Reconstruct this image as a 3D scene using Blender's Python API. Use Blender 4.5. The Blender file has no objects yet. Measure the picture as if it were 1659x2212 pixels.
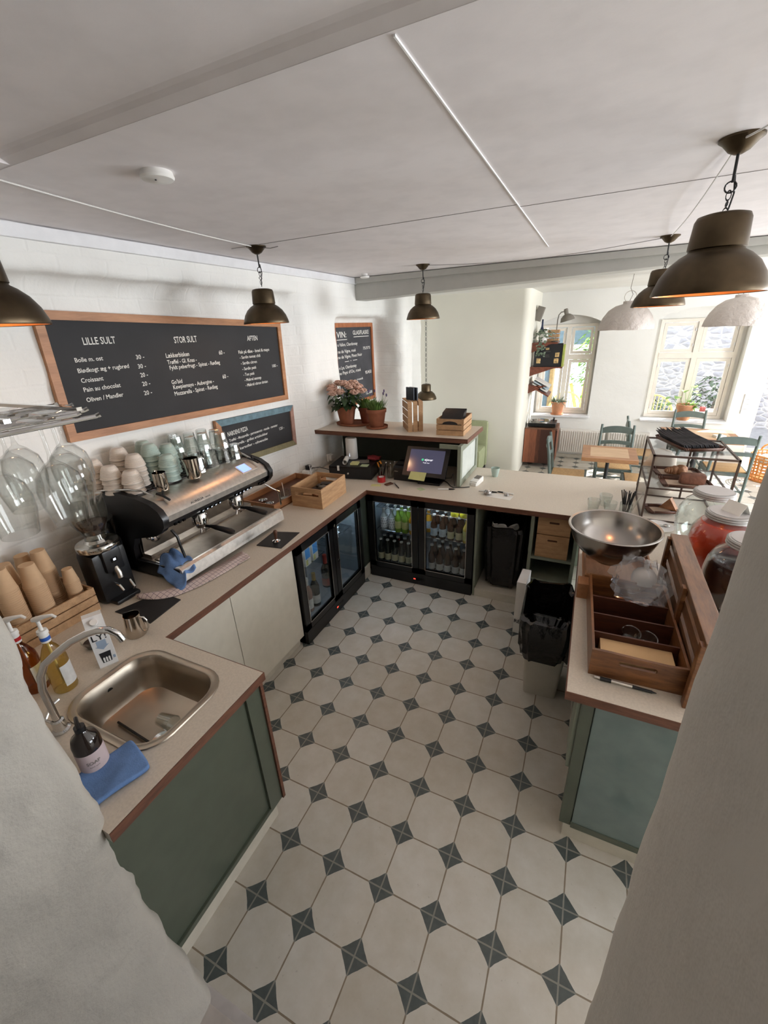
import bpy, bmesh, math, random
from mathutils import Vector, Matrix, noise
PI = math.pi
random.seed(7)
scene = bpy.context.scene
COL = scene.collection

# ---------------------------------------------------------------- camera
cam_data = bpy.data.cameras.new('camera')
cam_data.sensor_fit = 'HORIZONTAL'
cam_data.sensor_width = 36.0
cam_data.lens = 915.0 / 1659.0 * 36.0
cam_data.clip_start = 0.02
cam_data.clip_end = 200
camera = bpy.data.objects.new('camera', cam_data)
COL.objects.link(camera)
YAW, PITCH, ROLL = math.radians(-26.029), math.radians(-23.417), math.radians(-2.635)
_f = Vector((math.sin(YAW) * math.cos(PITCH), math.cos(YAW) * math.cos(PITCH), math.sin(PITCH)))
_r = Vector((math.cos(YAW), -math.sin(YAW), 0))
_u = _r.cross(_f)
_r2 = _r * math.cos(ROLL) + _u * math.sin(ROLL)
_u2 = -_r * math.sin(ROLL) + _u * math.cos(ROLL)
camera.matrix_world = Matrix(((_r2.x, _u2.x, -_f.x, 1.017), (_r2.y, _u2.y, -_f.y, -0.416), (_r2.z, _u2.z, -_f.z, 2.227), (0, 0, 0, 1)))
scene.camera = camera

# ---------------------------------------------------------------- light
scene.view_settings.view_transform = 'Standard'
scene.view_settings.look = 'None'
scene.view_settings.exposure = 0.04
scene.view_settings.gamma = 1.0
scene.view_settings.use_curve_mapping = False
scene.cycles.use_denoising = True
scene.cycles.max_bounces = 9
scene.cycles.diffuse_bounces = 5
scene.cycles.glossy_bounces = 4
scene.cycles.transmission_bounces = 8
scene.cycles.transparent_max_bounces = 24
scene.cycles.sample_clamp_indirect = 6.0
scene.cycles.caustics_reflective = False
scene.cycles.caustics_refractive = False

world = bpy.data.worlds.new('sky')
scene.world = world
world.use_nodes = True
_bg = world.node_tree.nodes['Background']
_bg.inputs[0].default_value = (0.86, 0.93, 1.0, 1)
_bg.inputs[1].default_value = 3.6

def lamp(name, kind, loc, energy, color=(1, 1, 1), size=0.1, sizey=None, direction=None, portal=False):
    d = bpy.data.lights.new(name, kind)
    d.energy = energy
    d.color = color
    if kind == 'AREA':
        d.shape = 'RECTANGLE'
        d.size = size
        d.size_y = sizey or size
        d.cycles.is_portal = portal
    elif kind == 'SUN':
        d.angle = 0.01
    else:
        d.shadow_soft_size = size
    o = bpy.data.objects.new(name, d)
    o.location = loc
    if direction is not None:
        o.rotation_euler = Vector(direction).to_track_quat('-Z', 'Y').to_euler()
    COL.objects.link(o)
    return o

lamp('sun', 'SUN', (2, 14, 12), 17.0, (1.0, 0.95, 0.88), direction=(-0.76, -0.82, -1.0))
lamp('added_side_fill', 'AREA', (5.6, 4.9, 1.4), 330, (0.97, 0.98, 1.0), size=2.1, sizey=1.6, direction=(-1, -0.4, 0.12))  # extra area lamp outside the unseen side window, lifts the bar room
lamp('added_near_fill', 'AREA', (5.6, 1.6, 1.5), 110, (0.96, 0.98, 1.0), size=2.2, sizey=1.5, direction=(-1, 0.1, 0.16))  # weaker added lamp, fills the near half of the room
# daylight enters through these openings
lamp('portal_far_left', 'AREA', (0.58, 7.9, 1.45), 1, size=1.0, sizey=1.6, direction=(0, -1, 0), portal=True)
lamp('portal_far_right', 'AREA', (2.36, 7.9, 1.45), 1, size=1.1, sizey=1.6, direction=(0, -1, 0), portal=True)
lamp('portal_door', 'AREA', (3.85, 7.9, 1.15), 1, size=1.1, sizey=2.3, direction=(0, -1, 0), portal=True)
lamp('portal_side_near', 'AREA', (5.35, 1.6, 1.6), 1, size=2.2, sizey=1.5, direction=(-1, 0, 0), portal=True)
lamp('portal_side_far', 'AREA', (5.35, 5.0, 1.6), 1, size=2.0, sizey=1.5, direction=(-1, 0, 0), portal=True)

# ---------------------------------------------------------------- materials
def s2l(c):
    c = c / 255.0
    return c / 12.92 if c <= 0.04045 else ((c + 0.055) / 1.055) ** 2.4

def rgb(r, g, b):
    return (s2l(r), s2l(g), s2l(b), 1)

class NT:
    def __init__(self, name):
        self.m = bpy.data.materials.new(name)
        self.m.use_nodes = True
        self.t = self.m.node_tree
        self.b = self.t.nodes['Principled BSDF']
        self.out = self.t.nodes['Material Output']
    def n(self, kind, **kw):
        nd = self.t.nodes.new(kind)
        for k, v in kw.items():
            setattr(nd, k, v)
        return nd
    def l(self, a, b):
        self.t.links.new(a, b)
    def val(self, sock, v):
        if isinstance(v, (int, float, tuple)):
            sock.default_value = v
        else:
            self.l(v, sock)
    def math(self, op, a, b=0.0, clamp=False):
        nd = self.n('ShaderNodeMath', operation=op, use_clamp=clamp)
        self.val(nd.inputs[0], a)
        self.val(nd.inputs[1], b)
        return nd.outputs[0]
    def mix(self, f, a, b):
        nd = self.n('ShaderNodeMix', data_type='RGBA')
        self.val(nd.inputs[0], f)
        self.val(nd.inputs[6], a)
        self.val(nd.inputs[7], b)
        return nd.outputs[2]
    def coord(self, kind='Object', scale=(1, 1, 1)):
        tc = self.n('ShaderNodeTexCoord')
        mp = self.n('ShaderNodeMapping')
        mp.inputs['Scale'].default_value = scale
        self.l(tc.outputs[kind], mp.inputs[0])
        return mp.outputs[0]
    def noise(self, vec, scale, detail=3.0, rough=0.5):
        nd = self.n('ShaderNodeTexNoise')
        self.l(vec, nd.inputs['Vector'])
        nd.inputs['Scale'].default_value = scale
        nd.inputs['Detail'].default_value = detail
        nd.inputs['Roughness'].default_value = rough
        return nd.outputs[0]
    def ramp(self, fac, stops):
        nd = self.n('ShaderNodeValToRGB')
        self.l(fac, nd.inputs[0])
        el = nd.color_ramp.elements
        while len(el) < len(stops):
            el.new(0.5)
        for e, (p, c) in zip(el, stops):
            e.position = p
            e.color = c
        return nd.outputs[0]
    def bump(self, h, strength, dist=0.01):
        nd = self.n('ShaderNodeBump')
        nd.inputs['Strength'].default_value = strength
        nd.inputs['Distance'].default_value = dist
        self.l(h, nd.inputs['Height'])
        self.l(nd.outputs[0], self.b.inputs['Normal'])

def mat(name, c, rough=0.5, metal=0.0, var=0.12, vs=14.0, bump=0.0, bs=60.0, emit=None, estr=0.0, coat=0.0, trans=0.0):
    t = NT(name)
    v = t.coord()
    t.b.inputs['Roughness'].default_value = rough
    t.b.inputs['Metallic'].default_value = metal
    if coat:
        t.b.inputs['Coat Weight'].default_value = coat
    dark = tuple(x * (1 - var) for x in c[:3]) + (1,)
    lite = tuple(min(1, x * (1 + var)) for x in c[:3]) + (1,)
    t.l(t.ramp(t.noise(v, vs), [(0.35, dark), (0.65, lite)]), t.b.inputs['Base Color'])
    if bump:
        t.bump(t.noise(v, bs, 4), bump)
    if emit:
        t.b.inputs['Emission Color'].default_value = emit
        t.b.inputs['Emission Strength'].default_value = estr
    if trans:
        t.b.inputs['Transmission Weight'].default_value = trans
    return t.m

def wood(name, c1, c2, scale=(1, 14, 14), rough=0.55, s=3.0, coat=0.0):
    t = NT(name)
    v = t.coord(scale=scale)
    n1 = t.noise(v, s, 5, 0.6)
    n2 = t.noise(v, s * 5, 3)
    f = t.math('ADD', t.math('MULTIPLY', n1, 0.75), t.math('MULTIPLY', n2, 0.25))
    t.l(t.ramp(f, [(0.36, c1), (0.64, c2)]), t.b.inputs['Base Color'])
    t.b.inputs['Roughness'].default_value = rough
    if coat:
        t.b.inputs['Coat Weight'].default_value = coat
    t.bump(f, 0.15, 0.004)
    return t.m

def glass(name, tint=(0.96, 0.98, 0.97, 1), refl=1.0, rough=0.02, base=0.03):
    t = NT(name)
    t.t.nodes.remove(t.b)
    tr = t.n('ShaderNodeBsdfTransparent')
    gl = t.n('ShaderNodeBsdfGlossy')
    gl.inputs['Roughness'].default_value = rough
    tr.inputs[0].default_value = tint
    lw = t.n('ShaderNodeLayerWeight')
    lw.inputs[0].default_value = 0.5
    p = t.math('POWER', lw.outputs['Facing'], 3.0)
    f = t.math('ADD', t.math('MULTIPLY', p, 0.75 * refl), base)
    mx = t.n('ShaderNodeMixShader')
    t.l(f, mx.inputs[0])
    t.l(tr.outputs[0], mx.inputs[1])
    t.l(gl.outputs[0], mx.inputs[2])
    t.l(mx.outputs[0], t.out.inputs[0])
    return t.m

def plaster(name, c, brick=0.0, bs=0.35, scale=7.0, dist=0.02):
    t = NT(name)
    v = t.coord('Object')
    n1 = t.noise(v, scale, 6, 0.6)
    n2 = t.noise(v, scale * 0.25, 3)
    h = t.math('ADD', n1, n2)
    if brick:
        sep = t.n('ShaderNodeSeparateXYZ')
        t.l(v, sep.inputs[0])
        cb = t.n('ShaderNodeCombineXYZ')
        t.l(t.math('ADD', sep.outputs[1], t.math('MULTIPLY', n2, 0.06)), cb.inputs[0])
        t.l(t.math('ADD', sep.outputs[2], t.math('MULTIPLY', n1, 0.02)), cb.inputs[1])
        bt = t.n('ShaderNodeTexBrick')
        t.l(cb.outputs[0], bt.inputs[0])
        bt.inputs['Scale'].default_value = 1.0
        bt.inputs['Brick Width'].default_value = 0.25
        bt.inputs['Row Height'].default_value = 0.085
        bt.inputs['Mortar Size'].default_value = 0.012
        bt.inputs['Mortar Smooth'].default_value = 1.0
        h = t.math('SUBTRACT', h, t.math('MULTIPLY', bt.outputs['Fac'], brick))
    dark = tuple(x * 0.93 for x in c[:3]) + (1,)
    t.l(t.ramp(n2, [(0.3, dark), (0.6, c)]), t.b.inputs['Base Color'])
    t.b.inputs['Roughness'].default_value = 0.85
    t.bump(h, bs, dist)
    return t.m

def tile_material():
    t = NT('patterned_floor_tile')
    g = t.n('ShaderNodeNewGeometry')
    sep = t.n('ShaderNodeSeparateXYZ')
    t.l(g.outputs['Position'], sep.inputs[0])
    cell = 0.24
    nz = t.noise(g.outputs['Position'], 30.0, 4)
    wob = t.math('MULTIPLY', t.math('SUBTRACT', nz, 0.5), 0.035)
    ux = t.math('DIVIDE', sep.outputs[0], cell)
    uy = t.math('DIVIDE', sep.outputs[1], cell)
    def dist(u):
        return t.math('ABSOLUTE', t.math('SUBTRACT', u, t.math('ROUND', u)))
    dx, dy = dist(ux), dist(uy)
    # dark four-pointed diamonds with slightly hollow sides
    px_, py_ = t.math('POWER', dx, 0.93), t.math('POWER', dy, 0.93)
    dm = t.math('ADD', t.math('ADD', px_, py_), wob)
    diamond = t.math('LESS_THAN', dm, 0.287)
    mn = t.math('ADD', t.math('MINIMUM', dx, dy), t.math('MULTIPLY', wob, 0.25))
    grout = t.math('LESS_THAN', mn, 0.0125)
    cb = t.n('ShaderNodeCombineXYZ')
    t.l(t.math('FLOOR', ux), cb.inputs[0])
    t.l(t.math('FLOOR', uy), cb.inputs[1])
    wn = t.n('ShaderNodeTexWhiteNoise', noise_dimensions='2D')
    t.l(cb.outputs[0], wn.inputs['Vector'])
    base = t.mix(wn.outputs['Value'], rgb(176, 168, 152), rgb(206, 202, 193))
    mott = t.ramp(t.noise(g.outputs['Position'], 9.0, 5, 0.65), [(0.3, rgb(188, 180, 164)), (0.7, rgb(214, 210, 202))])
    base = t.mix(0.5, base, mott)
    spots = t.ramp(t.noise(g.outputs['Position'], 55.0, 2), [(0.70, (0, 0, 0, 1)), (0.76, (1, 1, 1, 1))])
    base = t.mix(t.math('MULTIPLY', spots, 0.25), base, rgb(130, 120, 105))
    dark = t.mix(t.noise(g.outputs['Position'], 40, 3), rgb(64, 72, 72), rgb(90, 97, 95))
    c = t.mix(diamond, base, dark)
    gcol = t.mix(diamond, rgb(136, 122, 104), rgb(136, 134, 126))
    c = t.mix(grout, c, gcol)
    t.l(c, t.b.inputs['Base Color'])
    t.b.inputs['Roughness'].default_value = 0.5
    t.val(t.b.inputs['Roughness'], t.math('ADD', 0.42, t.math('MULTIPLY', grout, 0.4)))
    t.bump(t.math('SUBTRACT', t.math('MULTIPLY', nz, 0.15), t.math('MULTIPLY', grout, 1.0)), 0.35, 0.003)
    return t.m

MT = {}
MT['tile'] = tile_material()
MT['wall'] = plaster('whitewashed_brick', rgb(235, 234, 230), brick=0.2, bs=0.4)
MT['wall_plain'] = plaster('white_lime_plaster', rgb(232, 231, 227), bs=0.35, scale=5)
MT['wall_warm'] = plaster('cream_painted_wall', rgb(228, 225, 213), bs=0.08, scale=4)
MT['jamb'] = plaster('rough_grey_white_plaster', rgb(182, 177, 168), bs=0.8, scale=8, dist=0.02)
MT['jamb_r'] = plaster('smooth_brightened_plaster', rgb(222, 216, 206), bs=0.7, scale=9, dist=0.01)  # right jamb colour raised to make up for getting only bounced light
MT['ceil'] = plaster('ceiling_paint', rgb(238, 233, 234), bs=0.03, scale=30)
MT['trim'] = mat('white_painted_trim', rgb(226, 226, 228), 0.5, var=0.03)
MT['line'] = mat('white_joint', rgb(245, 245, 245), 0.6, var=0.02)
MT['grey_line'] = mat('grey_joint', rgb(150, 146, 144), 0.8, var=0.02)
MT['laminate'] = mat('grey_beige_laminate', rgb(212, 202, 187), 0.45, var=0.05, vs=120)
MT['edge'] = wood('brown_edge_wood', rgb(84, 52, 38), rgb(116, 74, 54), (3, 3, 20))
MT['cab_white'] = mat('warm_white_cabinet', rgb(206, 200, 186), 0.45, var=0.03)
MT['beam'] = mat('shaded_white_beam_paint', rgb(184, 183, 177), 0.5, var=0.02)  # white darkened: shade of the face turned from the windows is in the colour
MT['green'] = mat('dark_green_paint', rgb(79, 86, 73), 0.38, var=0.05, coat=0.2)
MT['teal'] = mat('teal_green_gloss_paint', rgb(98, 115, 113), 0.22, var=0.05, coat=0.5)
MT['sage'] = mat('grey_sage_paint', rgb(132, 138, 122), 0.5, var=0.05)
MT['darkgreen'] = mat('deep_green_paint', rgb(58, 66, 58), 0.6, var=0.06)  # deeper green of the corner panel and the shelf back
MT['pale'] = mat('pale_plinth', rgb(196, 190, 176), 0.6, var=0.05)
MT['black'] = mat('black_plastic', rgb(18, 18, 20), 0.35, var=0.1)
MT['black_matte'] = mat('black_rubber', rgb(24, 24, 24), 0.75, var=0.1, bump=0.1)
MT['black_gloss'] = mat('black_gloss', rgb(10, 10, 12), 0.08, var=0.1)
MT['steel'] = mat('polished_steel', rgb(205, 203, 198), 0.13, 1.0, var=0.04)
MT['brushed'] = mat('brushed_steel', rgb(214, 208, 200), 0.36, 1.0, var=0.08, vs=40)
MT['steel_sat'] = mat('satin_steel_sink', rgb(172, 162, 148), 0.36, 1.0, var=0.08, vs=6)
MT['chrome'] = mat('chrome', rgb(220, 220, 220), 0.07, 1.0, var=0.02)
MT['bronze'] = mat('antique_brass', rgb(88, 76, 60), 0.42, 1.0, var=0.25, vs=9)
MT['bronze_in'] = mat('lamp_inner_copper', rgb(190, 120, 70), 0.4, 0.7, var=0.1)
MT['brass'] = mat('brass_bar', rgb(140, 108, 82), 0.35, 0.9, var=0.1)
MT['glass'] = glass('clear_glass')
MT['pane'] = glass('window_glass', (0.98, 0.99, 1, 1), 0.6, base=0.02)
MT['white'] = mat('white_plastic', rgb(232, 230, 226), 0.4, var=0.02)
MT['paper'] = mat('white_paper', rgb(228, 226, 220), 0.8, var=0.03)
MT['cable'] = mat('white_cable', rgb(222, 220, 216), 0.5, var=0.02)

# ---------------------------------------------------------------- object helpers
def link(o, parent=None):
    COL.objects.link(o)
    if parent is not None:
        o.parent = parent
    return o

def tag(o, label=None, cat=None, group=None, kind=None):
    if label:
        o['label'] = label
    if cat:
        o['category'] = cat
    if group:
        o['group'] = group
    if kind:
        o['kind'] = kind
    return o

def thing(name, label, cat, loc=(0, 0, 0), rz=0.0, group=None):
    o = bpy.data.objects.new(name, None)
    o.empty_display_size = 0.05
    o.location = loc
    o.rotation_euler = (0, 0, rz)
    link(o)
    return tag(o, label, cat, group)

def kids(o):
    return [c for c in bpy.data.objects if c.parent == o]

def dup(root, loc=None, rz=None, label=None, group=None, scale=None):
    """copy a thing with its parts and sub-parts"""
    def rec(o, parent):
        c = o.copy()
        COL.objects.link(c)
        c.parent = parent
        for ch in kids_cache.get(o.name, []):
            rec(ch, c)
        return c
    kids_cache = {}
    for ob in COL.objects:
        if ob.parent is not None:
            kids_cache.setdefault(ob.parent.name, []).append(ob)
    c = rec(root, None)
    if loc is not None:
        c.location = loc
    if rz is not None:
        c.rotation_euler = (root.rotation_euler[0], root.rotation_euler[1], rz)
    if scale is not None:
        c.scale = (scale, scale, scale)
    if label:
        c['label'] = label
    if group:
        c['group'] = group
    return c

class G:
    """collects shapes in one bmesh and links them as one object"""
    def __init__(self):
        self.bm = bmesh.new()
        self.mi = 0
    def _setm(self, faces):
        for f in faces:
            f.material_index = self.mi
    def m(self, i):
        self.mi = i
        return self
    def poly(self, pts):
        vs = [self.bm.verts.new(p) for p in pts]
        f = self.bm.faces.new(vs)
        f.material_index = self.mi
        return self
    def box(self, x0, x1, y0, y1, z0, z1, bev=0.0, rot=None, about=None):
        r = bmesh.ops.create_cube(self.bm, size=1.0)
        vs = r['verts']
        for v in vs:
            v.co = Vector(((x0 + x1) / 2 + v.co.x * (x1 - x0), (y0 + y1) / 2 + v.co.y * (y1 - y0), (z0 + z1) / 2 + v.co.z * (z1 - z0)))
        fs = set(f for v in vs for f in v.link_faces)
        if bev > 0:
            es = list(set(e for v in vs for e in v.link_edges))
            rb = bmesh.ops.bevel(self.bm, geom=es, offset=bev, segments=2, profile=0.6, affect='EDGES')
            fs = set(f for f in rb['faces']) | set(f for f in fs if f.is_valid)
            vs = list(set(v for f in fs for v in f.verts))
        self._setm(fs)
        if rot is not None:
            c = Vector(about) if about else Vector(((x0 + x1) / 2, (y0 + y1) / 2, (z0 + z1) / 2))
            for v in vs:
                v.co = rot @ (v.co - c) + c
        return self
    def lathe(self, prof, c=(0, 0, 0), seg=24, axis=None, closed=False, sx=1.0, sy=1.0):
        """prof: list of (r, z); revolve round local z at c; axis = Matrix 3x3"""
        rings = []
        c = Vector(c)
        for (r, z) in prof:
            ring = []
            if r <= 1e-6:
                p = Vector((0, 0, z))
                p = (axis @ p if axis else p) + c
                ring = [self.bm.verts.new(p)]
            else:
                for k in range(seg):
                    a = 2 * PI * k / seg
                    p = Vector((r * math.cos(a) * sx, r * math.sin(a) * sy, z))
                    p = (axis @ p if axis else p) + c
                    ring.append(self.bm.verts.new(p))
            rings.append(ring)
        n = len(rings)
        for i in range(n - 1 + (1 if closed else 0)):
            a, b = rings[i], rings[(i + 1) % n]
            for k in range(seg):
                k2 = (k + 1) % seg
                if len(a) == 1 and len(b) == 1:
                    continue
                if len(a) == 1:
                    f = self.bm.faces.new((a[0], b[k], b[k2]))
                elif len(b) == 1:
                    f = self.bm.faces.new((a[k], a[k2], b[0]))
                else:
                    f = self.bm.faces.new((a[k], a[k2], b[k2], b[k]))
                f.material_index = self.mi
        return self
    def cyl(self, p0, p1, r0, r1=None, seg=16, caps=True):
        p0, p1 = Vector(p0), Vector(p1)
        r1 = r0 if r1 is None else r1
        d = (p1 - p0)
        L = d.length
        q = d.to_track_quat('Z', 'Y').to_matrix()
        prof = [(r0, 0), (r1, L)]
        if caps:
            prof = [(0, 0)] + prof + [(0, L)]
        return self.lathe(prof, p0, seg, q)
    def tube(self, pts, r, seg=8, caps=True, radii=None):
        pts = [Vector(p) for p in pts]
        rings = []
        up = None
        for i, p in enumerate(pts):
            t = (pts[min(i + 1, len(pts) - 1)] - pts[max(i - 1, 0)])
            if t.length < 1e-9:
                t = Vector((0, 0, 1))
            t.normalize()
            if up is None:
                up = Vector((0, 0, 1)) if abs(t.z) < 0.9 else Vector((1, 0, 0))
            s = t.cross(up)
            if s.length < 1e-6:
                s = t.orthogonal()
            s.normalize()
            up = s.cross(t).normalized()
            rr = radii[i] if radii else r
            rings.append([self.bm.verts.new(p + (s * math.cos(2 * PI * k / seg) + up * math.sin(2 * PI * k / seg)) * rr) for k in range(seg)])
        for a, b in zip(rings, rings[1:]):
            for k in range(seg):
                f = self.bm.faces.new((a[k], a[(k + 1) % seg], b[(k + 1) % seg], b[k]))
                f.material_index = self.mi
        if caps:
            for rg in (rings[0][::-1], rings[-1]):
                f = self.bm.faces.new(rg)
                f.material_index = self.mi
        return self
    def prism(self, poly, z0, z1, M=None):
        """2D polygon extruded along z, then transformed by 4x4 M"""
        a = [Vector((x, y, z0)) for x, y in poly]
        b = [Vector((x, y, z1)) for x, y in poly]
        if M is not None:
            a = [M @ p for p in a]
            b = [M @ p for p in b]
        va = [self.bm.verts.new(p) for p in a]
        vb = [self.bm.verts.new(p) for p in b]
        n = len(poly)
        fs = [self.bm.faces.new(va[::-1]), self.bm.faces.new(vb)]
        for i in range(n):
            fs.append(self.bm.faces.new((va[i], va[(i + 1) % n], vb[(i + 1) % n], vb[i])))
        self._setm(fs)
        return self
    def plate(self, outer, holes, z0, z1, M=None):
        bm2 = bmesh.new()
        for loop in [outer] + holes:
            vs = [bm2.verts.new((x, y, z0)) for x, y in loop]
            for i in range(len(vs)):
                bm2.edges.new((vs[i], vs[(i + 1) % len(vs)]))
        bmesh.ops.triangle_fill(bm2, use_beauty=True, edges=bm2.edges[:])
        r = bmesh.ops.extrude_face_region(bm2, geom=bm2.faces[:])
        for v in r['geom']:
            if isinstance(v, bmesh.types.BMVert):
                v.co.z = z1
        bmesh.ops.recalc_face_normals(bm2, faces=bm2.faces[:])
        if M is not None:
            bmesh.ops.transform(bm2, matrix=M, verts=bm2.verts[:])
        for f in bm2.faces:
            f.material_index = self.mi
        me = bpy.data.meshes.new('tmp')
        bm2.to_mesh(me)
        bm2.free()
        self.bm.from_mesh(me)
        bpy.data.meshes.remove(me)
        return self
    def ball(self, c, r, seg=12, rings=8, s=(1, 1, 1), jit=0.0, rot=None):
        c = Vector(c)
        ret = bmesh.ops.create_uvsphere(self.bm, u_segments=seg, v_segments=rings, radius=1.0)
        for v in ret['verts']:
            p = Vector((v.co.x * s[0], v.co.y * s[1], v.co.z * s[2])) * r
            if jit:
                p *= 1 + jit * noise.noise(p * (2.2 / r) + c * 9)
            if rot:
                p = rot @ p
            v.co = c + p
        self._setm(set(f for v in ret['verts'] for f in v.link_faces))
        return self
    def noise(self, amp, scale):
        for v in self.bm.verts:
            v.co += noise.noise_vector(v.co * scale) * amp
        return self
    def done(self, name, m, parent=None, smooth=True, shift=None, ang=40, label=None):
        bmesh.ops.recalc_face_normals(self.bm, faces=self.bm.faces[:])
        if shift is not None:
            s = Vector(shift)
            for v in self.bm.verts:
                v.co -= s
        me = bpy.data.meshes.new(name)
        self.bm.to_mesh(me)
        self.bm.free()
        ms = m if isinstance(m, (list, tuple)) else [m]
        for x in ms:
            me.materials.append(MT[x] if isinstance(x, str) else x)
        if smooth:
            for p in me.polygons:
                p.use_smooth = True
            me.set_sharp_from_angle(angle=math.radians(ang))
        o = bpy.data.objects.new(name, me)
        link(o, parent)
        if label:
            o['label'] = label
        return o

def rot2(a):
    return Matrix.Rotation(a, 4, 'Z')

def text_mesh(items, name, m, parent, frame, ext=0.0008, width_fit=True):
    """items: (text, u0, u1, v, capheight); frame maps (u, v, n) to parent space"""
    bm = bmesh.new()
    for (s, u0, u1, v0, h) in items:
        cu = bpy.data.curves.new('t', 'FONT')
        cu.body = s
        cu.size = 1.0
        cu.resolution_u = 2
        cu.offset = 0.012
        tmp = bpy.data.objects.new('t', cu)
        COL.objects.link(tmp)
        dg = bpy.context.evaluated_depsgraph_get()
        me = bpy.data.meshes.new_from_object(tmp.evaluated_get(dg))
        xs = [v.co.x for v in me.vertices]
        if xs:
            x0, x1 = min(xs), max(xs)
            sx = (u1 - u0) / max(1e-6, x1 - x0) if u1 is not None else h / 0.7
            sy = h / 0.70
            for v in me.vertices:
                v.co = frame(u0 + (v.co.x - x0) * sx, v0 + v.co.y * sy, ext)
            bm.from_mesh(me)
        bpy.data.objects.remove(tmp)
        bpy.data.curves.remove(cu)
        bpy.data.meshes.remove(me)
    me = bpy.data.meshes.new(name)
    bm.to_mesh(me)
    bm.free()
    me.materials.append(MT[m] if isinstance(m, str) else m)
    o = bpy.data.objects.new(name, me)
    link(o, parent)
    return o

# ---------------------------------------------------------------- the setting
def struct(name, g, m, smooth=True, rough=None, voxel=0.035):
    o = g.done(name, m, None, smooth)
    o['kind'] = 'structure'
    if rough:
        rm = o.modifiers.new('remesh', 'REMESH')
        rm.mode = 'VOXEL'
        rm.voxel_size = voxel
        rm.use_smooth_shade = True
        sm = o.modifiers.new('smooth', 'SMOOTH')
        sm.factor = 0.8
        sm.iterations = 4
        tx = bpy.data.textures.new(name + '_clouds', 'CLOUDS')
        tx.noise_scale = rough[1]
        d = o.modifiers.new('displace', 'DISPLACE')
        d.texture = tx
        d.strength = rough[0]
        d.mid_level = 0.5
        d.texture_coords = 'GLOBAL'
    return o

struct('floor', G().box(-2.2, 5.4, -0.06, 9.0, -0.1, 0), 'tile', False)
struct('floor_backroom', G().box(-2.2, 5.4, -3.4, -0.09, -0.1, 0.035, 0.006), mat('grey_threshold', rgb(186, 178, 172), 0.6))
struct('trim_threshold', G().box(-0.3, 1.3, -0.10, -0.055, -0.05, 0.03, 0.008), mat('threshold_strip', rgb(190, 184, 182), 0.5))

# ceiling: near panel slightly higher with a groove before the far panel
struct('ceiling', G().box(-2.2, 5.4, 0.59, 4.3, 2.74, 2.9).box(-2.2, -0.71, 0.5, 0.7, 2.742, 2.9)
       .box(-2.2, 5.4, -3.4, 0.535, 2.768, 2.9).prism([(0.53, 2.768), (0.545, 2.7675), (0.556, 2.762), (0.565, 2.753), (0.592, 2.740), (0.61, 2.741), (0.61, 2.9), (0.53, 2.9)], -0.71, 5.4, Matrix(((0, 0, 1, 0), (1, 0, 0, 0), (0, 1, 0, 0), (0, 0, 0, 1)))), 'ceil', False)
struct('ceiling_far_room', G().box(-2.2, 5.4, 4.2, 8.0, 2.64, 2.9), 'wall_plain', False)
struct('trim_1', G().box(0.587, 0.591, 0.6, 3.5, 2.736, 2.742), 'line', False)
struct('trim_2', G().box(-1.2, 0.585, 2.06, 2.063, 2.738, 2.742).box(0.592, 4.0, 2.11, 2.113, 2.738, 2.742), 'grey_line', False)
# white band between ceiling panel and left wall, and the beam face
struct('trim_3', G().box(-1.60, -1.425, 0.3, 4.2, 2.675, 2.735, 0.004), 'trim', False)
struct('trim_4', G().box(-1.424, 5.4, 4.13, 4.2, 2.68, 2.735, 0.004), 'beam', False)
gb = G().box(-1.6, 5.4, 4.17, 4.42, 2.52, 2.76, 0.008)
for v in gb.bm.verts:
    if v.co.z < 2.6:
        v.co.z += (v.co.x + 1.45) * 0.028
struct('beam', gb, 'beam', False)

# left wall with two shallow niches and a pilaster
w = G()
w.box(-2.1, -1.60, -0.6, 7.0, -0.1, 2.9)
w.box(-1.7, -1.45, -0.6, 5.2, 2.545, 2.9)
w.box(-1.7, -1.45, 3.71, 5.3, 2.36, 2.9)
w.prism([(-1.7, 2.94), (-1.60, 2.94), (-1.45, 3.165), (-1.45, 3.715), (-1.47, 3.74), (-1.7, 3.74)], -0.1, 2.9)
w.prism([(-1.7, 4.84), (-1.24, 4.84), (-1.18, 4.9), (-1.19, 5.2), (-1.7, 5.25)], -0.1, 2.9)
w.box(-1.7, -1.45, 5.2, 7.0, -0.1, 2.9)
struct('wall_left', w, 'wall', True, (0.03, 0.22))

# front wall with the doorway the picture is taken through
w = G()
lev = [(-0.1, 0.10), (0.12, 0.06), (0.19, 0.03), (0.30, -0.056), (0.55, -0.098), (0.86, -0.126), (1.03, -0.122), (1.24, -0.154), (1.4, -0.183), (1.65, -0.129), (2.9, -0.12)]
rings_ = []
for (z_, e_) in lev:
    rings_.append([w.bm.verts.new((x, y, z_)) for x, y in ((-2.2, -0.62), (-2.2, -0.058), (e_ - 0.09, -0.058), (e_ - 0.02, -0.068), (e_ + 0.008, -0.09), (e_ + 0.05, -0.62))])
for a, b in zip(rings_, rings_[1:]):
    for k in range(6):
        w.bm.faces.new((a[k], a[(k + 1) % 6], b[(k + 1) % 6], b[k]))
w.bm.faces.new(rings_[0][::-1]); w.bm.faces.new(rings_[-1])
struct('wall_front_left', w, 'jamb', True, (0.03, 0.13), 0.018)
w = G()
w.prism([(1.106, -0.62), (1.106, -0.16), (1.110, -0.125), (1.122, -0.10), (1.145, -0.082), (1.2, -0.07), (5.4, -0.06), (5.4, -0.62)], -0.1, 2.9)
struct('wall_front_right', w, 'jamb_r', True, (0.012, 0.16), 0.018)

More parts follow.
